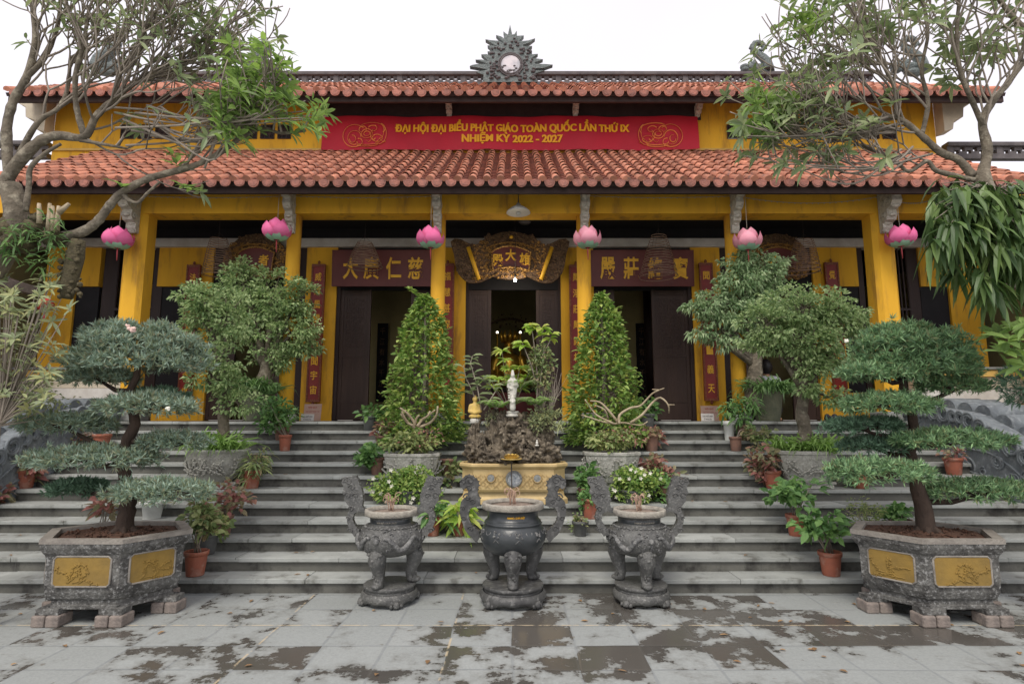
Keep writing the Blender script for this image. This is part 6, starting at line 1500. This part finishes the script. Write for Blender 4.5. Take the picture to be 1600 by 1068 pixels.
# small seated gilt figure on the spire
sq = at(742, 661, RYc); sit = thing('seated_figurine', 'small yellow seated figurine on the rock spire left of the white goddess', 'statue', sq)
part(MB().lathe([(.055, 0), (.065, .01), (.06, .03), (.066, .05), (.05, .06), (.001, .06)], sq, 20), 'base', M['whitestatue'], sit)
els = [(0, 0, .06, .12, 1.5, 1.1, .6), (0, .02, .22, .12), (0, .01, .34, .11, 1.1, .8, 1), (0, 0, .46, .05), (0, -.01, .54, .075), (0, 0, .62, .04)]
limb(els, (-.12, 0, .36), (-.15, -.03, .2), .05, .045); limb(els, (-.15, -.03, .2), (0, -.12, .15), .045, .035); limb(els, (.12, 0, .36), (.15, -.03, .2), .05, .045); limb(els, (.15, -.03, .2), (0, -.12, .15), .045, .035)
lathe_statue(sit, els, sq + Vector((0, 0, .058)), at(742, 617, RYc).z - sq.z - .058, M['goldstatue'], .035)
tq = at(839, 697, RYc - .22); tiny = thing('tiny_figurine', 'tiny white seated figurine in a hollow on the right of the rockery', 'statue', tq)
els = [(0, 0, .06, .12, 1.4, 1.1, .6), (0, .0, .24, .11), (0, 0, .40, .07), (0, 0, .46, .05)]; lathe_statue(tiny, els, tq, .085, M['whitestatue'], .035)
# gilt lotus dish on a thin rod
lq = at(799, 722, FY0 - .05); ld = thing('lotus_dish', 'gilt lotus shaped dish on a thin rod before the rockery', 'offering dish', (lq.x, lq.y, stepZ(3)))
top = at(799, 719, FY0 - .05)
part(MB().tube([Vector((top.x + .01, top.y, stepZ(3) + .003)), top], .008, 6), 'rod', M['wire'], ld); part(MB().lathe([(.02, 0), (.12, .012), (.135, .022), (.13, .025), (.001, .015)], top, 24), 'dish', M['goldstatue'], ld)
pm = MB()
for ring, (r, z, n_) in enumerate(((.10, .03, 12), (.075, .045, 10), (.045, .055, 8))):
    for q in range(n_): a = q * 6.283 / n_ + ring * .3; pm.leaves([top + Vector((r * .6 * math.cos(a), r * .6 * math.sin(a), z - .01))], [[math.cos(a), math.sin(a), .55]], [[-math.cos(a), -math.sin(a), 1]], .06, .045, 'l', -.1)
part(pm, 'petals', M['goldstatue'], ld)
# plants growing on the rockery
def rplant(label, name, fn, leafm, Ydy=.05, px=800, py=650):
    b = at(px, py, RYc + Ydy); o = thing(name, label, 'plant', b, 'plants on the rockery'); lf, st = MB(), MB(); fn(lf, st, b); part(lf, 'leaves', L[leafm], o)
    if st.v: part(st, 'stems', M['twig'], o)
def fern(lf, st, b):
    for q in range(26):
        a = random.uniform(0, 6.28); l = random.uniform(.26, .42); pts = [b + Vector((math.cos(a) * l * .75 * t, math.sin(a) * l * .5 * t - .05, l * 1.0 * t - l * .75 * t * t)) for t in np.linspace(0, 1, 12)]
        st.tube(pts, .003, 4)
        for i, p in enumerate(pts[2:]):
            w = .05 * (1 - i / 12) + .02
            for sg in (-1, 1): lf.leaves([p], [[-math.sin(a) * sg + .3 * math.cos(a), math.cos(a) * sg + .3 * math.sin(a), -.2]], [[0, -.4, 1]], w * 1.3, .014, 'd')
rplant('fine fern tuft left of the white goddess', 'fern_plant', fern, 'grass', -.05, 776, 640); rplant('fine fern tuft right of the white goddess', 'fern_plant', fern, 'grass', -.05, 836, 636); rplant('fern tuft behind the white goddess at the top of the rockery', 'fern_plant', fern, 'grass', .12, 812, 610)
def tall(lf, st, b):
    tips = []
    for pts in (((838, 640), (840, 590), (836, 550), (832, 520), (828, 508)), ((840, 640), (846, 580), (850, 540), (846, 512)), ((838, 600), (830, 570), (822, 550), (816, 535)), ((846, 560), (858, 535), (862, 522))):
        q = [at(x, y, RYc + .05 + random.uniform(-.04, .04)) for x, y in pts]; st.tube(q, list(np.linspace(.010, .005, len(q))), 6); tips += [q[-1], q[-2].lerp(q[-1], .6)]
    for p in tips:
        for w in range(7): a = random.uniform(0, 6.28); lf.leaves([p], [[math.cos(a), math.sin(a) * .7, random.uniform(-.3, .5)]], [[0, -.6, 1]], random.uniform(.10, .17), random.uniform(.06, .09), 'l', .35)
rplant('tall plant with bright heart shaped leaves rising on the right of the rockery', 'heart_leaf_plant', tall, 'bright', .05, 840, 645)
def scruff(lf, st, b): fill_leaves(lf, at(846, 575, RYc + .08), (.18, .14, .38), 760, .062, .032, 'l', blobs=40); [st.tube([at(846, 650, RYc + .08), at(846 + random.uniform(-16, 16), random.uniform(530, 610), RYc + .08)], [.008, .003], 5) for q in range(9)]
rplant('twiggy small leaved bush below the heart shaped leaves', 'twiggy_bush', scruff, 'mixed', .08, 846, 650)
def vari(lf, st, b):
    for x, y in ((790, 562), (784, 548), (812, 575), (765, 590), (830, 575), (800, 590), (778, 592), (822, 590), (812, 606), (770, 604), (795, 575)):
        p = at(x, y, RYc + .2); st.tube([at(798, 645, RYc + .2), p], [.007, .004], 5)
        for w in range(18): a = random.uniform(0, 6.28); lf.leaves([p], [[math.cos(a), math.sin(a), random.uniform(-.3, .9)]], [[0, -.5, 1]], random.uniform(.10, .17), .034, 'l', .3)
rplant('yellow variegated plant between the goddess and the gilded buddha', 'variegated_plant', vari, 'bright', .2, 798, 645)
def rubber(lf, st, b):
    for pts in (((748, 640), (738, 610), (728, 590), (724, 570)), ((752, 640), (745, 600), (735, 568), (738, 556)), ((756, 640), (775, 610), (762, 598), (752, 590))):
        q = [at(x, y, RYc - .02 + random.uniform(-.05, .05)) for x, y in pts]; st.tube(q, [.010, .008, .007, .005], 6)
        for i in range(14): t = .2 + .8 * i / 13; j = min(2, int(t * 3)); p = q[j].lerp(q[j + 1], t * 3 - j); a = i * 2.4; lf.leaves([p], [[math.cos(a) * .9, math.sin(a) * .5, random.uniform(0, .5)]], [[0, -.5, 1]], random.uniform(.13, .19), random.uniform(.055, .072), 'l', .25)
rplant('leggy plant with smooth oval leaves leaning out on the left of the rockery', 'oval_leaf_plant', rubber, 'frangdull', -.02, 752, 645)
def bare(lf, st, b):
    for q in range(16):
        x = random.uniform(856, 880); e = [at(858, 655, RYc + .1), at((858 + x) / 2 + random.uniform(-5, 5), 620, RYc + .1), at(x, random.uniform(568, 615), RYc + .1)]; st.tube(e, [.006, .004, .0015], 5)
        st.tube([e[1], at(x + random.uniform(-10, 12), random.uniform(580, 610), RYc + .1)], [.003, .0015], 4)
    grass(lf, at(866, 650, RYc + .05), (.05, .03, .03), 40, .26, .012); grass(lf, at(872, 668, RYc - .05), (.03, .03, .03), 16, .3, .02, .9)
rplant('bare reddish twigs with thin grass at the right end of the rockery', 'bare_twig_plant', bare, 'shrub', .1, 860, 655)
def drape(lf, st, b): fill_leaves(lf, at(845, 655, RYc - .08), (.20, .14, .22), 520, .05, .02, 'd', blobs=34); fill_leaves(lf, at(765, 655, RYc - .04), (.10, .1, .12), 120, .04, .014, 'd', blobs=12)
rplant('mossy fine creeper draping the shoulders of the rockery', 'creeper_plant', drape, 'shrub', -.05, 845, 668)

# ------------------------------------------------------------ frangipani trees at both edges
def spline(pts, n=5):
    out = []
    for i in range(len(pts) - 1):
        a, b, c, d = pts[max(i - 1, 0)], pts[i], pts[i + 1], pts[min(i + 2, len(pts) - 1)]
        for t in np.linspace(0, 1, n, endpoint=False): out.append(.5 * ((2 * b) + (c - a) * t + (2 * a - 5 * b + 4 * c - d) * t * t + (3 * b - a - 3 * c + d) * t ** 3))
    out.append(pts[-1]); return out
class Frangipani:
    def __init__(s): s.wood, s.twig, s.lf, s.tips = MB(), MB(), MB(), []
    def limb(s, pts, r0, r1, Y, knots=True):
        q = [at(p[0], p[1], Y + (p[2] if len(p) > 2 else 0)) for p in pts]; q = spline(q); k = ppm(Y, 250)
        rr = np.linspace(r0, r1, len(q)) * .6 * k * np.array([random.uniform(.9, 1.12) for _ in q]); s.wood.tube(q, list(rr), 10); return q
    def grow(s, p, d, l, r, lev, lim):
        """curving twig, forking at its end"""
        pts = [p.copy()]; d = d.normalized(); n = 4
        for i in range(n):
            d = (d + Vector((random.gauss(0, .09), random.gauss(0, .09), random.gauss(.10, .07)))).normalized(); pts.append(pts[-1] + d * l / n)
        s.twig.tube(pts, list(np.linspace(r, r * .8, n + 1)), 5, cap=(lev == 0))
        if lev == 0 or not lim(pts[-1]): s.tips.append((pts[-1], d)); return
        k = random.choice((2, 2, 2, 3)); a0 = random.uniform(0, 6.28); ax = d.orthogonal().normalized(); bx_ = d.cross(ax)
        for j in range(k):
            a = a0 + j * 2 * math.pi / k + random.uniform(-.4, .4); e = d * 1.0 + (ax * math.cos(a) + bx_ * math.sin(a)) * random.uniform(.40, .75)
            s.grow(pts[-1], e, l * random.uniform(.75, 1.05), r * .78, lev - 1, lim)
    def leaf_tips(s, frac, L0, W0, pred=None, nmin=4, nmax=8):
        for p, d in s.tips:
            f = frac(p) if callable(frac) else frac
            if random.random() > f: continue
            n = random.randint(nmin, nmax); ax = d.orthogonal().normalized(); bx_ = d.cross(ax); a0 = random.uniform(0, 6.28); P, D, N = [], [], []
            for j in range(n):
                a = a0 + j * 2.4; o = ax * math.cos(a) + bx_ * math.sin(a); P.append(tuple(p + d * random.uniform(-.03, .01))); D.append(tuple(o * .95 + d * random.uniform(.1, .7))); N.append(tuple(d * 1.0 - o * .4))
            s.lf.leaves(P, D, N, L0 * rng.uniform(.6, 1.15, n), W0 * rng.uniform(.8, 1.1, n), 'l', .22)
def px_of(p):
    c, sn = math.cos(math.atan(TP)), math.sin(math.atan(TP)); v = p - Vector((0, 0, CAM_Z)); dep = v.y * c + v.z * sn; up = v.z * c - v.y * sn
    return 800 + F_PX * v.x / dep, 534 - F_PX * up / dep

def arcs(F, n, sx, sy, mx, my, ex, ey, Y):
    for w in range(n):
        a, b, c = at(random.gauss(*sx), random.gauss(*sy), Y), at(random.gauss(*mx), random.gauss(*my), Y + random.uniform(-.3, .3)), at(random.gauss(*ex), random.gauss(*ey), Y + random.uniform(-.4, .4))
        q = spline([a, b, c], 7); F.twig.tube(q, list(np.linspace(.012, .0055, len(q))), 5); F.tips.append((q[-1], (q[-1] - q[-2]).normalized()))
        for k in (5, 8, 10):
            if k < len(q): F.grow(q[k], (q[k] - q[k - 1]) + Vector((0, random.gauss(0, .03), random.uniform(.02, .09))), random.uniform(.12, .24), .006, 1, lambda p: True)
# --- left tree
YL = 5.3
ft = thing('frangipani_tree', 'grey frangipani with a fan of bare forking branches reaching in from the left edge', 'tree', (at(-70, 900, YL).x, YL, 0), 'frangipani trees')
F = Frangipani()
base = Vector((at(-70, 900, YL).x, YL, 0.0))
q0 = [base, at(-70, 640, YL), at(-45, 480, YL), at(0, 400, YL), at(26, 345, YL), at(16, 290, YL)]
F.wood.tube(spline(q0), list(np.linspace(24, 15, 26) * ppm(YL, 400)), 14)
stump = MB()
for x, y, r in ((60, 358, 20), (30, 378, 24), (85, 372, 15), (66, 345, 12), (8, 360, 22)): stump.ball(at(x, y, YL - .03), (r * ppm(YL, 350), .12, r * ppm(YL, 350) * .8), 3, 0, .45, 2.5, x)
A1 = F.limb([(60, 372), (118, 366), (150, 348), (172, 320), (192, 300), (232, 279), (300, 260), (342, 240), (375, 216), (408, 201), (440, 208), (478, 204)], 12.5, 3.2, YL)
A1b = F.limb([(190, 302), (202, 313), (216, 316), (230, 302), (250, 284)], 5, 3, YL)
B1 = F.limb([(0, 300), (22, 262), (58, 224), (90, 212), (132, 214), (150, 182), (176, 158), (210, 130), (250, 108, .1), (300, 92, .2)], 15, 4, YL)
B2 = F.limb([(125, 219), (165, 226), (198, 232)], 5, 2.6, YL); F.limb([(185, 228), (194, 214)], 2.5, 2, YL)
C1 = F.limb([(15, 285), (10, 210), (20, 160), (42, 120), (55, 60), (48, -10)], 13, 6, YL)
C2 = F.limb([(42, 120), (70, 90), (90, 40, .1), (95, -10, .1)], 7, 4, YL)
D1 = F.limb([(132, 212), (120, 170), (118, 120, -.1), (130, 70, -.15), (140, 10, -.15)], 8, 4, YL)
D2 = F.limb([(30, 240), (60, 190), (90, 170), (105, 140, .15), (110, 90, .2)], 7, 4, YL)
E1 = F.limb([(176, 158), (190, 110, -.1), (215, 70, -.15), (240, 20, -.2)], 6, 3.5, YL)
E2 = F.limb([(40, 330), (45, 290), (48, 262), (70, 240), (95, 225)], 7, 4, YL - .15)
limL = lambda p: (lambda q: -60 < q[0] < 440 and q[1] > -70)(px_of(p))
def sprout(F, pts, i0, i1, step, dirs, l, r, lev, lim):
    for i in range(i0, min(i1, len(pts)), step):
        d = Vector(dirs(pts[i])); F.grow(pts[i], d + Vector((random.gauss(0, .22), random.gauss(0, .35), random.gauss(0, .18))), l * random.uniform(.75, 1.2), r, lev, lim)
sprout(F, A1, 34, 60, 2, lambda p: (.35, 0, .9), .26, .011, 2, limL)
sprout(F, B1, 24, 60, 2, lambda p: (.75, 0, .55), .34, .013, 3, limL)
sprout(F, B1, 20, 60, 2, lambda p: (.95, 0, .10), .36, .012, 3, limL)
sprout(F, C1, 12, 40, 2, lambda p: (.3, 0, .9), .30, .012, 2, limL)
sprout(F, C2, 5, 30, 2, lambda p: (.55, 0, .8), .32, .012, 2, limL)
sprout(F, D1, 6, 40, 2, lambda p: (.6, 0, .75), .32, .012, 3, limL)
sprout(F, D2, 6, 40, 2, lambda p: (.4, 0, .85), .30, .012, 2, limL)
sprout(F, E1, 5, 40, 2, lambda p: (.8, 0, .55), .33, .012, 3, limL)
sprout(F, B2, 4, 14, 3, lambda p: (.5, 0, .6), .2, .009, 1, limL)
arcs(F, 17, (225, 22), (188, 14), (320, 25), (205, 14), (415, 34), (172, 22), YL); arcs(F, 6, (300, 15), (255, 6), (345, 15), (205, 12), (390, 25), (160, 15), YL)
part(stump, 'mossy_stump', M['moss'], ft); stf = MB()
for q in range(40): fill_leaves(stf, at(random.uniform(0, 95), random.uniform(335, 415), YL - .15), (.05, .05, .05), 6, .12, .022, 'l', droop=.5)
part(stf, 'stump_ferns', L['darkgrass'], ft)
part(F.wood, 'trunk', M['bark'], ft); part(F.twig, 'twigs', M['twig'], ft)
def fl(p): x, y = px_of(p); return .92 if (x > 330 and 60 < y < 235) else (.6 if x < 130 else .42)
G = Frangipani(); G.tips = F.tips
bright = [t for t in F.tips if px_of(t[0])[0] > 330 and 70 < px_of(t[0])[1] < 240]; dull = [t for t in F.tips if t not in bright]
G.tips = bright; G.leaf_tips(.5, .18, .045, None, 4, 7)
# bright leafy sprays at the end of the long limb
for w in range(38):
    x = random.uniform(352, 512); y = 98 + (x - 352) * .60 + random.gauss(0, 34); p = at(x, min(225, y), YL + random.uniform(-.25, .25)); G.tips = [(p, Vector((random.gauss(.3, .4), random.gauss(-.2, .4), random.gauss(.5, .3))).normalized())]; G.leaf_tips(1, .175, .042, None, 5, 8)
for x, y in ((270, 240), (276, 255), (288, 290), (300, 292), (395, 182), (405, 205), (190, 290)): G.tips = [(at(x, y, YL - .05), Vector((.1, -.2, 1)))]; G.leaf_tips(1, .17, .045, None, 5, 7)
part(G.lf, 'fresh_leaves', L['frang'], ft)
G2 = Frangipani(); G2.tips = dull; G2.leaf_tips(fl, .15, .042, None, 3, 7); part(G2.lf, 'dull_leaves', L['frangdull'], ft)
md = MB(); md.tube([at(122, 375, YL - .02), at(118, 400, YL - .02), at(108, 440, YL - .02), at(104, 466, YL - .02)], [.06, .075, .07, .05], 10)
for w in range(60): md.ball(at(random.uniform(92, 126), random.uniform(378, 464), YL - .06), random.uniform(.012, .03), 1, 0, .5, 3, w)
part(md, 'mossy_stub', M['moss'], ft)
nub = MB()
for x, y, x2, y2 in ((76, 362, 78, 318), (84, 362, 82, 322), (62, 350, 61, 318), (88, 360, 92, 322), (92, 332, 108, 318)): nub.tube([at(x, y, YL - .12), at(x2, y2, YL - .12)], [.028, .016], 7)
part(nub, 'cut_shoots', M['palebranch'], ft)
# --- right tree
YR = 5.2
fr_ = thing('frangipani_tree', 'frangipani with drooping and rising bare branches reaching in from the right edge', 'tree', (at(1690, 900, YR).x, YR, 0), 'frangipani trees')
F = Frangipani(); base = Vector((at(1690, 900, YR).x, YR, 0))
F.wood.tube(spline([base, at(1665, 640, YR), at(1630, 480, YR), at(1575, 360, YR), at(1540, 300, YR), at(1532, 268, YR)]), list(np.linspace(24, 12, 26) * ppm(YR, 400)), 14)
B = F.limb([(1534, 275), (1543, 235), (1535, 192), (1550, 160), (1575, 130), (1600, 95)], 13, 6, YR)
C = F.limb([(1520, 275), (1498, 250), (1470, 238), (1440, 212), (1412, 190), (1390, 182), (1350, 192), (1310, 200)], 11, 3.5, YR)
D = F.limb([(1525, 282), (1490, 274), (1462, 266), (1448, 252), (1420, 268), (1398, 250), (1372, 238), (1340, 226), (1300, 250, -.1), (1250, 268, -.1)], 7, 2, YR)
E = F.limb([(1400, 185), (1398, 140), (1380, 100, .1), (1360, 50, .1), (1345, 0, .1)], 6, 3.5, YR)
E2 = F.limb([(1440, 212), (1450, 160, .15), (1440, 110, .2), (1450, 50, .2), (1440, -10, .2)], 6, 3.5, YR)
G1 = F.limb([(1538, 200), (1520, 160, -.1), (1500, 110, -.15), (1495, 50, -.2), (1500, -10, -.2)], 7, 4, YR)
H1 = F.limb([(1640, 60), (1600, 42), (1575, 18), (1555, -12)], 8, 5, YR)
limR = lambda p: (lambda q: 1180 < q[0] < 1660 and q[1] > -70)(px_of(p))
sprout(F, C, 16, 40, 2, lambda p: (-.8, 0, .45), .34, .012, 3, limR)
sprout(F, C, 20, 40, 2, lambda p: (-.95, 0, -.05), .36, .011, 2, limR)
sprout(F, E, 4, 30, 2, lambda p: (-.7, 0, .7), .34, .012, 3, limR)
sprout(F, E2, 4, 30, 2, lambda p: (-.4, 0, .85), .34, .012, 3, limR)
sprout(F, G1, 4, 30, 2, lambda p: (.1, 0, .9), .32, .012, 2, limR)
sprout(F, B, 8, 30, 2, lambda p: (.3, 0, .8), .30, .012, 2, limR)
sprout(F, D, 14, 50, 3, lambda p: (-.9, 0, .15), .3, .009, 2, limR)
sprout(F, H1, 4, 20, 4, lambda p: (-.3, 0, -.3), .3, .010, 2, limR)
arcs(F, 16, (1385, 15), (192, 8), (1290, 24), (212, 12), (1205, 22), (190, 24), YR); arcs(F, 6, (1420, 12), (245, 8), (1340, 24), (262, 10), (1255, 25), (255, 14), YR)
part(F.wood, 'trunk', M['bark'], fr_); part(F.twig, 'twigs', M['twig'], fr_)
G = Frangipani()
for w in range(34): G.tips = [(at(random.gauss(1205, 24), random.gauss(178, 26), YR + random.uniform(-.2, .2)), Vector((random.gauss(-.5, .4), random.gauss(-.2, .4), random.gauss(.3, .4))).normalized())]; G.leaf_tips(1, .17, .045, None, 5, 8)
for w in range(16): G.tips = [(at(random.gauss(1268, 22), random.gauss(38, 20), YR + random.uniform(-.2, .2)), Vector((random.gauss(-.6, .4), 0, random.gauss(.3, .4))).normalized())]; G.leaf_tips(1, .18, .045, None, 5, 7)
for w in range(16): G.tips = [(at(random.uniform(1552, 1612), random.uniform(500, 575), 5.0 + random.uniform(-.2, .2)), Vector((random.gauss(-.3, .4), -.3, .7)).normalized())]; G.leaf_tips(1, .20, .06, None, 6, 9)
part(G.lf, 'fresh_leaves', L['frang'], fr_)
G2 = Frangipani(); G2.tips = F.tips; G2.leaf_tips(lambda p: 0.9 if px_of(p)[0] > 1430 else .55, .155, .045, None, 3, 7); part(G2.lf, 'dull_leaves', L['frangdull'], fr_)
# hanging dark leaves in front of the right trunk
hp = at(1545, 300, 5.0); ho = thing('hanging_plant', 'mass of long dark drooping leaves hanging from the right frangipani trunk', 'plant', hp)
hl, hs = MB(), MB()
for w in range(125):
    x = random.uniform(1458, 1640); y = 286 + random.random() ** 1.1 * 175 * (1 - .35 * abs(x - 1550) / 90); p = at(x, y, 5.0 + random.uniform(-.3, .3))
    hs.tube([at(1550, 300, 5.1), p.lerp(at(1550, 300, 5.1), .4) + Vector((0, 0, .05)), p], [.010, .006, .003], 5)
    for q in range(random.randint(6, 9)):
        a = random.uniform(0, 6.28); hl.leaves([p + Vector((random.uniform(-.04, .04), random.uniform(-.04, .04), random.uniform(-.05, .05)))], [[math.cos(a) * .55, math.sin(a) * .55, random.uniform(-1.1, .2)]], [[math.cos(a), math.sin(a) - .3, 1]], random.uniform(.16, .25), random.uniform(.045, .062), 'l', random.uniform(.5, 1.0))
part(hl, 'leaves', L['hang'], ho); part(hs, 'stems', M['twig'], ho)
# pale rosette shrub at the left edge
sp_ = at(-20, 900, 5.2); sh = thing('rosette_shrub', 'greyish shrub of lance leaf rosettes at the left edge below the frangipani', 'shrub', (sp_.x, 5.2, 0))
sl, ss = MB(), MB(); Fs = Frangipani()
for w in range(95):
    x, y = random.gauss(30, 38), random.uniform(430, 640)
    if x > 112: continue
    p = at(x, y, 5.2 + random.uniform(-.3, .3)); ss.tube([Vector((sp_.x, 5.2, .9)), at(0, 660, 5.2), p], [.012, .008, .003], 5)
    Fs.tips = [(p, Vector((random.gauss(.2, .4), random.gauss(-.3, .4), random.gauss(.7, .3))).normalized())]; Fs.leaf_tips(1, .125, .028, None, 6, 10)
ss.tube([Vector((sp_.x, 5.2, 0)), Vector((sp_.x, 5.2, .95))], [.05, .03], 8)
part(Fs.lf, 'leaves', L['shrub'], sh); part(ss, 'stems', M['twig'], sh)
sp2 = at(-30, 900, 5.5); s2 = thing('fine_leaf_shrub', 'small leaved airy shrub at the left edge before the balustrade', 'shrub', (sp2.x, 5.5, 0))
sl, ss = MB(), MB(); fill_leaves(sl, at(40, 625, 5.5), (.42, .3, .24), 620, .045, .028, 'd', blobs=46, up=.1)
ss.tube([Vector((sp2.x, 5.5, 0)), at(-20, 680, 5.5), at(30, 640, 5.5)], [.03, .02, .008], 6)
for w in range(16): ss.tube([at(0, 665, 5.5), at(random.uniform(0, 100), random.uniform(590, 660), 5.5)], [.008, .003], 5)
part(sl, 'leaves', L['shrub'], s2); part(ss, 'stems', M['twig'], s2)
s3p = at(1640, 900, 5.4); s3 = thing('needle_shrub', 'dark needle leaved sprig poking in at the right edge', 'shrub', (s3p.x, 5.4, 0))
sl, ss = MB(), MB(); needles(sl, at(1605, 600, 5.4), (.24, .2, .2), 120, 10, .075, .012, -1); ss.tube([Vector((s3p.x, 5.4, 0)), at(1630, 700, 5.4), at(1605, 600, 5.4)], [.04, .03, .012], 7)
part(sl, 'leaves', L['pinedark'], s3); part(ss, 'stems', M['twig'], s3)

# ------------------------------------------------------------ kneeling worshipper in a white shirt behind the right porch tree
kp = at(1203, 640, 10.45); kx, ky = kp.x, 10.45
per = thing('person', 'person in a white shirt with dark strap kneeling behind the weeping tree', 'person', (kx, ky, ZP))
def B(x, y, z): return Vector((x, y, z))
els = []
for s in (-1, 1):
    limb(els, B(s * .11, .0, .22), B(s * .13, .38, .12), .085, .065); limb(els, B(s * .13, .36, .09), B(s * .12, .0, .07), .055, .04); limb(els, B(s * .12, .0, .07), B(s * .11, -.14, .04), .04, .03)
    limb(els, B(s * .17, .03, .74), B(s * .21, .16, .52), .052, .042); limb(els, B(s * .21, .16, .52), B(s * .06, .30, .60), .04, .03); els.append((s * .04, .33, .63, .035))
    for f_ in range(4): limb(els, B(s * .035, .33 + f_ * .004, .645 - f_ * .014), B(s * .012, .352 + f_ * .004, .725 - f_ * .02), .0105, .0085, 4)
    limb(els, B(s * .045, .315, .63), B(s * .02, .30, .69), .012, .009, 4)
limb(els, B(0, .02, .20), B(0, .05, .48), .14, .125, 6); limb(els, B(-.07, .05, .5), B(-.09, .05, .70), .10, .095, 4); limb(els, B(.07, .05, .5), B(.09, .05, .70), .10, .095, 4); limb(els, B(-.12, .04, .75), B(.12, .04, .75), .065, .065, 4)
limb(els, B(0, .05, .78), B(0, .08, .90), .05, .048, 3); els += [(0, .09, .98, .10, .85, 1.05, 1.2), (0, .10, 1.02, .09)]; els += [(-.085, .09, .97, .02), (.085, .09, .97, .02), (0, .195, .965, .018)]
bm_ = MB(); metas(bm_, els, .016); bm_.v = [(kx + a, ky + b, ZP + .004 + z) for a, b, z in bm_.v]; mz = min(v[2] for v in bm_.v); bm_.v = [(a, b, c - mz + ZP + .002) for a, b, c in bm_.v]; dz = 2 * ZP + .006 - mz
part(bm_, 'body', M['skin'], per)
sh_ = []; limb(sh_, B(0, .02, .26), B(0, .05, .48), .15, .138, 6); limb(sh_, B(-.07, .05, .5), B(-.09, .05, .70), .112, .107, 4); limb(sh_, B(.07, .05, .5), B(.09, .05, .70), .112, .107, 4); limb(sh_, B(-.13, .04, .745), B(.13, .04, .745), .075, .075, 4)
for s in (-1, 1): limb(sh_, B(s * .17, .03, .74), B(s * .205, .13, .58), .066, .06)
m_ = MB(); metas(m_, sh_, .018); m_.v = [(kx + a, ky + b, dz + z) for a, b, z in m_.v]; part(m_, 'shirt', M['shirt'], per)
tr_ = []
for s in (-1, 1): limb(tr_, B(s * .11, .0, .22), B(s * .13, .38, .125), .10, .078); limb(tr_, B(s * .13, .36, .10), B(s * .12, .02, .09), .068, .055)
limb(tr_, B(-.06, .0, .2), B(.06, .0, .2), .14, .14, 3)
m_ = MB(); metas(m_, tr_, .018); m_.v = [(kx + a, ky + b, max(ZP + .003, dz + z)) for a, b, z in m_.v]; part(m_, 'trousers', M['trouser'], per)
m_ = MB(); metas(m_, [(0, .075, 1.01, .115, .9, 1.0, 1.1), (0, .05, .97, .10), (0, .045, .92, .07)], .018); m_.v = [(kx + a, ky + b, dz + z) for a, b, z in m_.v]; part(m_, 'hair', M['hair'], per)
part(MB().tube([Vector((kx - .12, ky + .0, dz + .81)), Vector((kx - .08, ky - .085, dz + .72)), Vector((kx + .02, ky - .125, dz + .55)), Vector((kx + .13, ky - .1, dz + .38))], .016, 6, flat=.5), 'bag_strap', M['trouser'], per)
# shoes on the porch
sx_ = at(1296, 652, 10.2).x; shoe = None
for q, (dx, lab) in enumerate(((0, 'black shoe left at the foot of the right pier, the left one of the pair'), (.13, 'black shoe left at the foot of the right pier, the right one of the pair'))):
    c = Vector((sx_ + dx, 10.2, ZP + .002))
    if shoe is None:
        shoe = thing('shoe', lab, 'shoe', c, 'pair of black shoes'); m_ = MB(); e = []; limb(e, B(0, -.10, .04), B(0, .10, .035), .045, .04, 6); e.append((0, .07, .075, .045)); metas(m_, e, .012)
        mn = min(v[2] for v in m_.v); m_.v = [(c.x + a, c.y + b, c.z + z - mn) for a, b, z in m_.v]; part(m_, 'upper', M['trouser'], shoe); part(MB().bbox(c.x - .045, c.x + .045, c.y - .14, c.y + .13, c.z, c.z + .018, .006), 'sole', M['greypot'], shoe)
    else: dup(shoe, c, lab)
# fallen leaves on the paving and steps: too many small ones to count one by one
fl_ = MB()
for q in range(46):
    x, y = random.uniform(-4.5, 4.5), random.uniform(4.3, 6.0); a = random.uniform(0, 6.28)
    fl_.leaves([(x, y, .008)], [(math.cos(a), math.sin(a), .06)], [(0, .1, 1)], random.uniform(.04, .09), random.uniform(.02, .04), 'l', .05)
for q in range(26):
    i = random.randint(0, 6); a = random.uniform(0, 6.28); fl_.leaves([(random.uniform(-6, 6), stepY(i) + random.uniform(.06, .24), stepZ(i) + .008)], [(math.cos(a), math.sin(a), .06)], [(0, .1, 1)], random.uniform(.04, .08), .03, 'l', .05)
lo = bpy.data.objects.new('fallen_leaves', fl_.mesh('fallen_leaves', L['dry'])); COL.objects.link(lo); lo['kind'] = 'stuff'; lo['label'] = 'dry brown leaves scattered on the paving and steps'; lo['category'] = 'leaves'
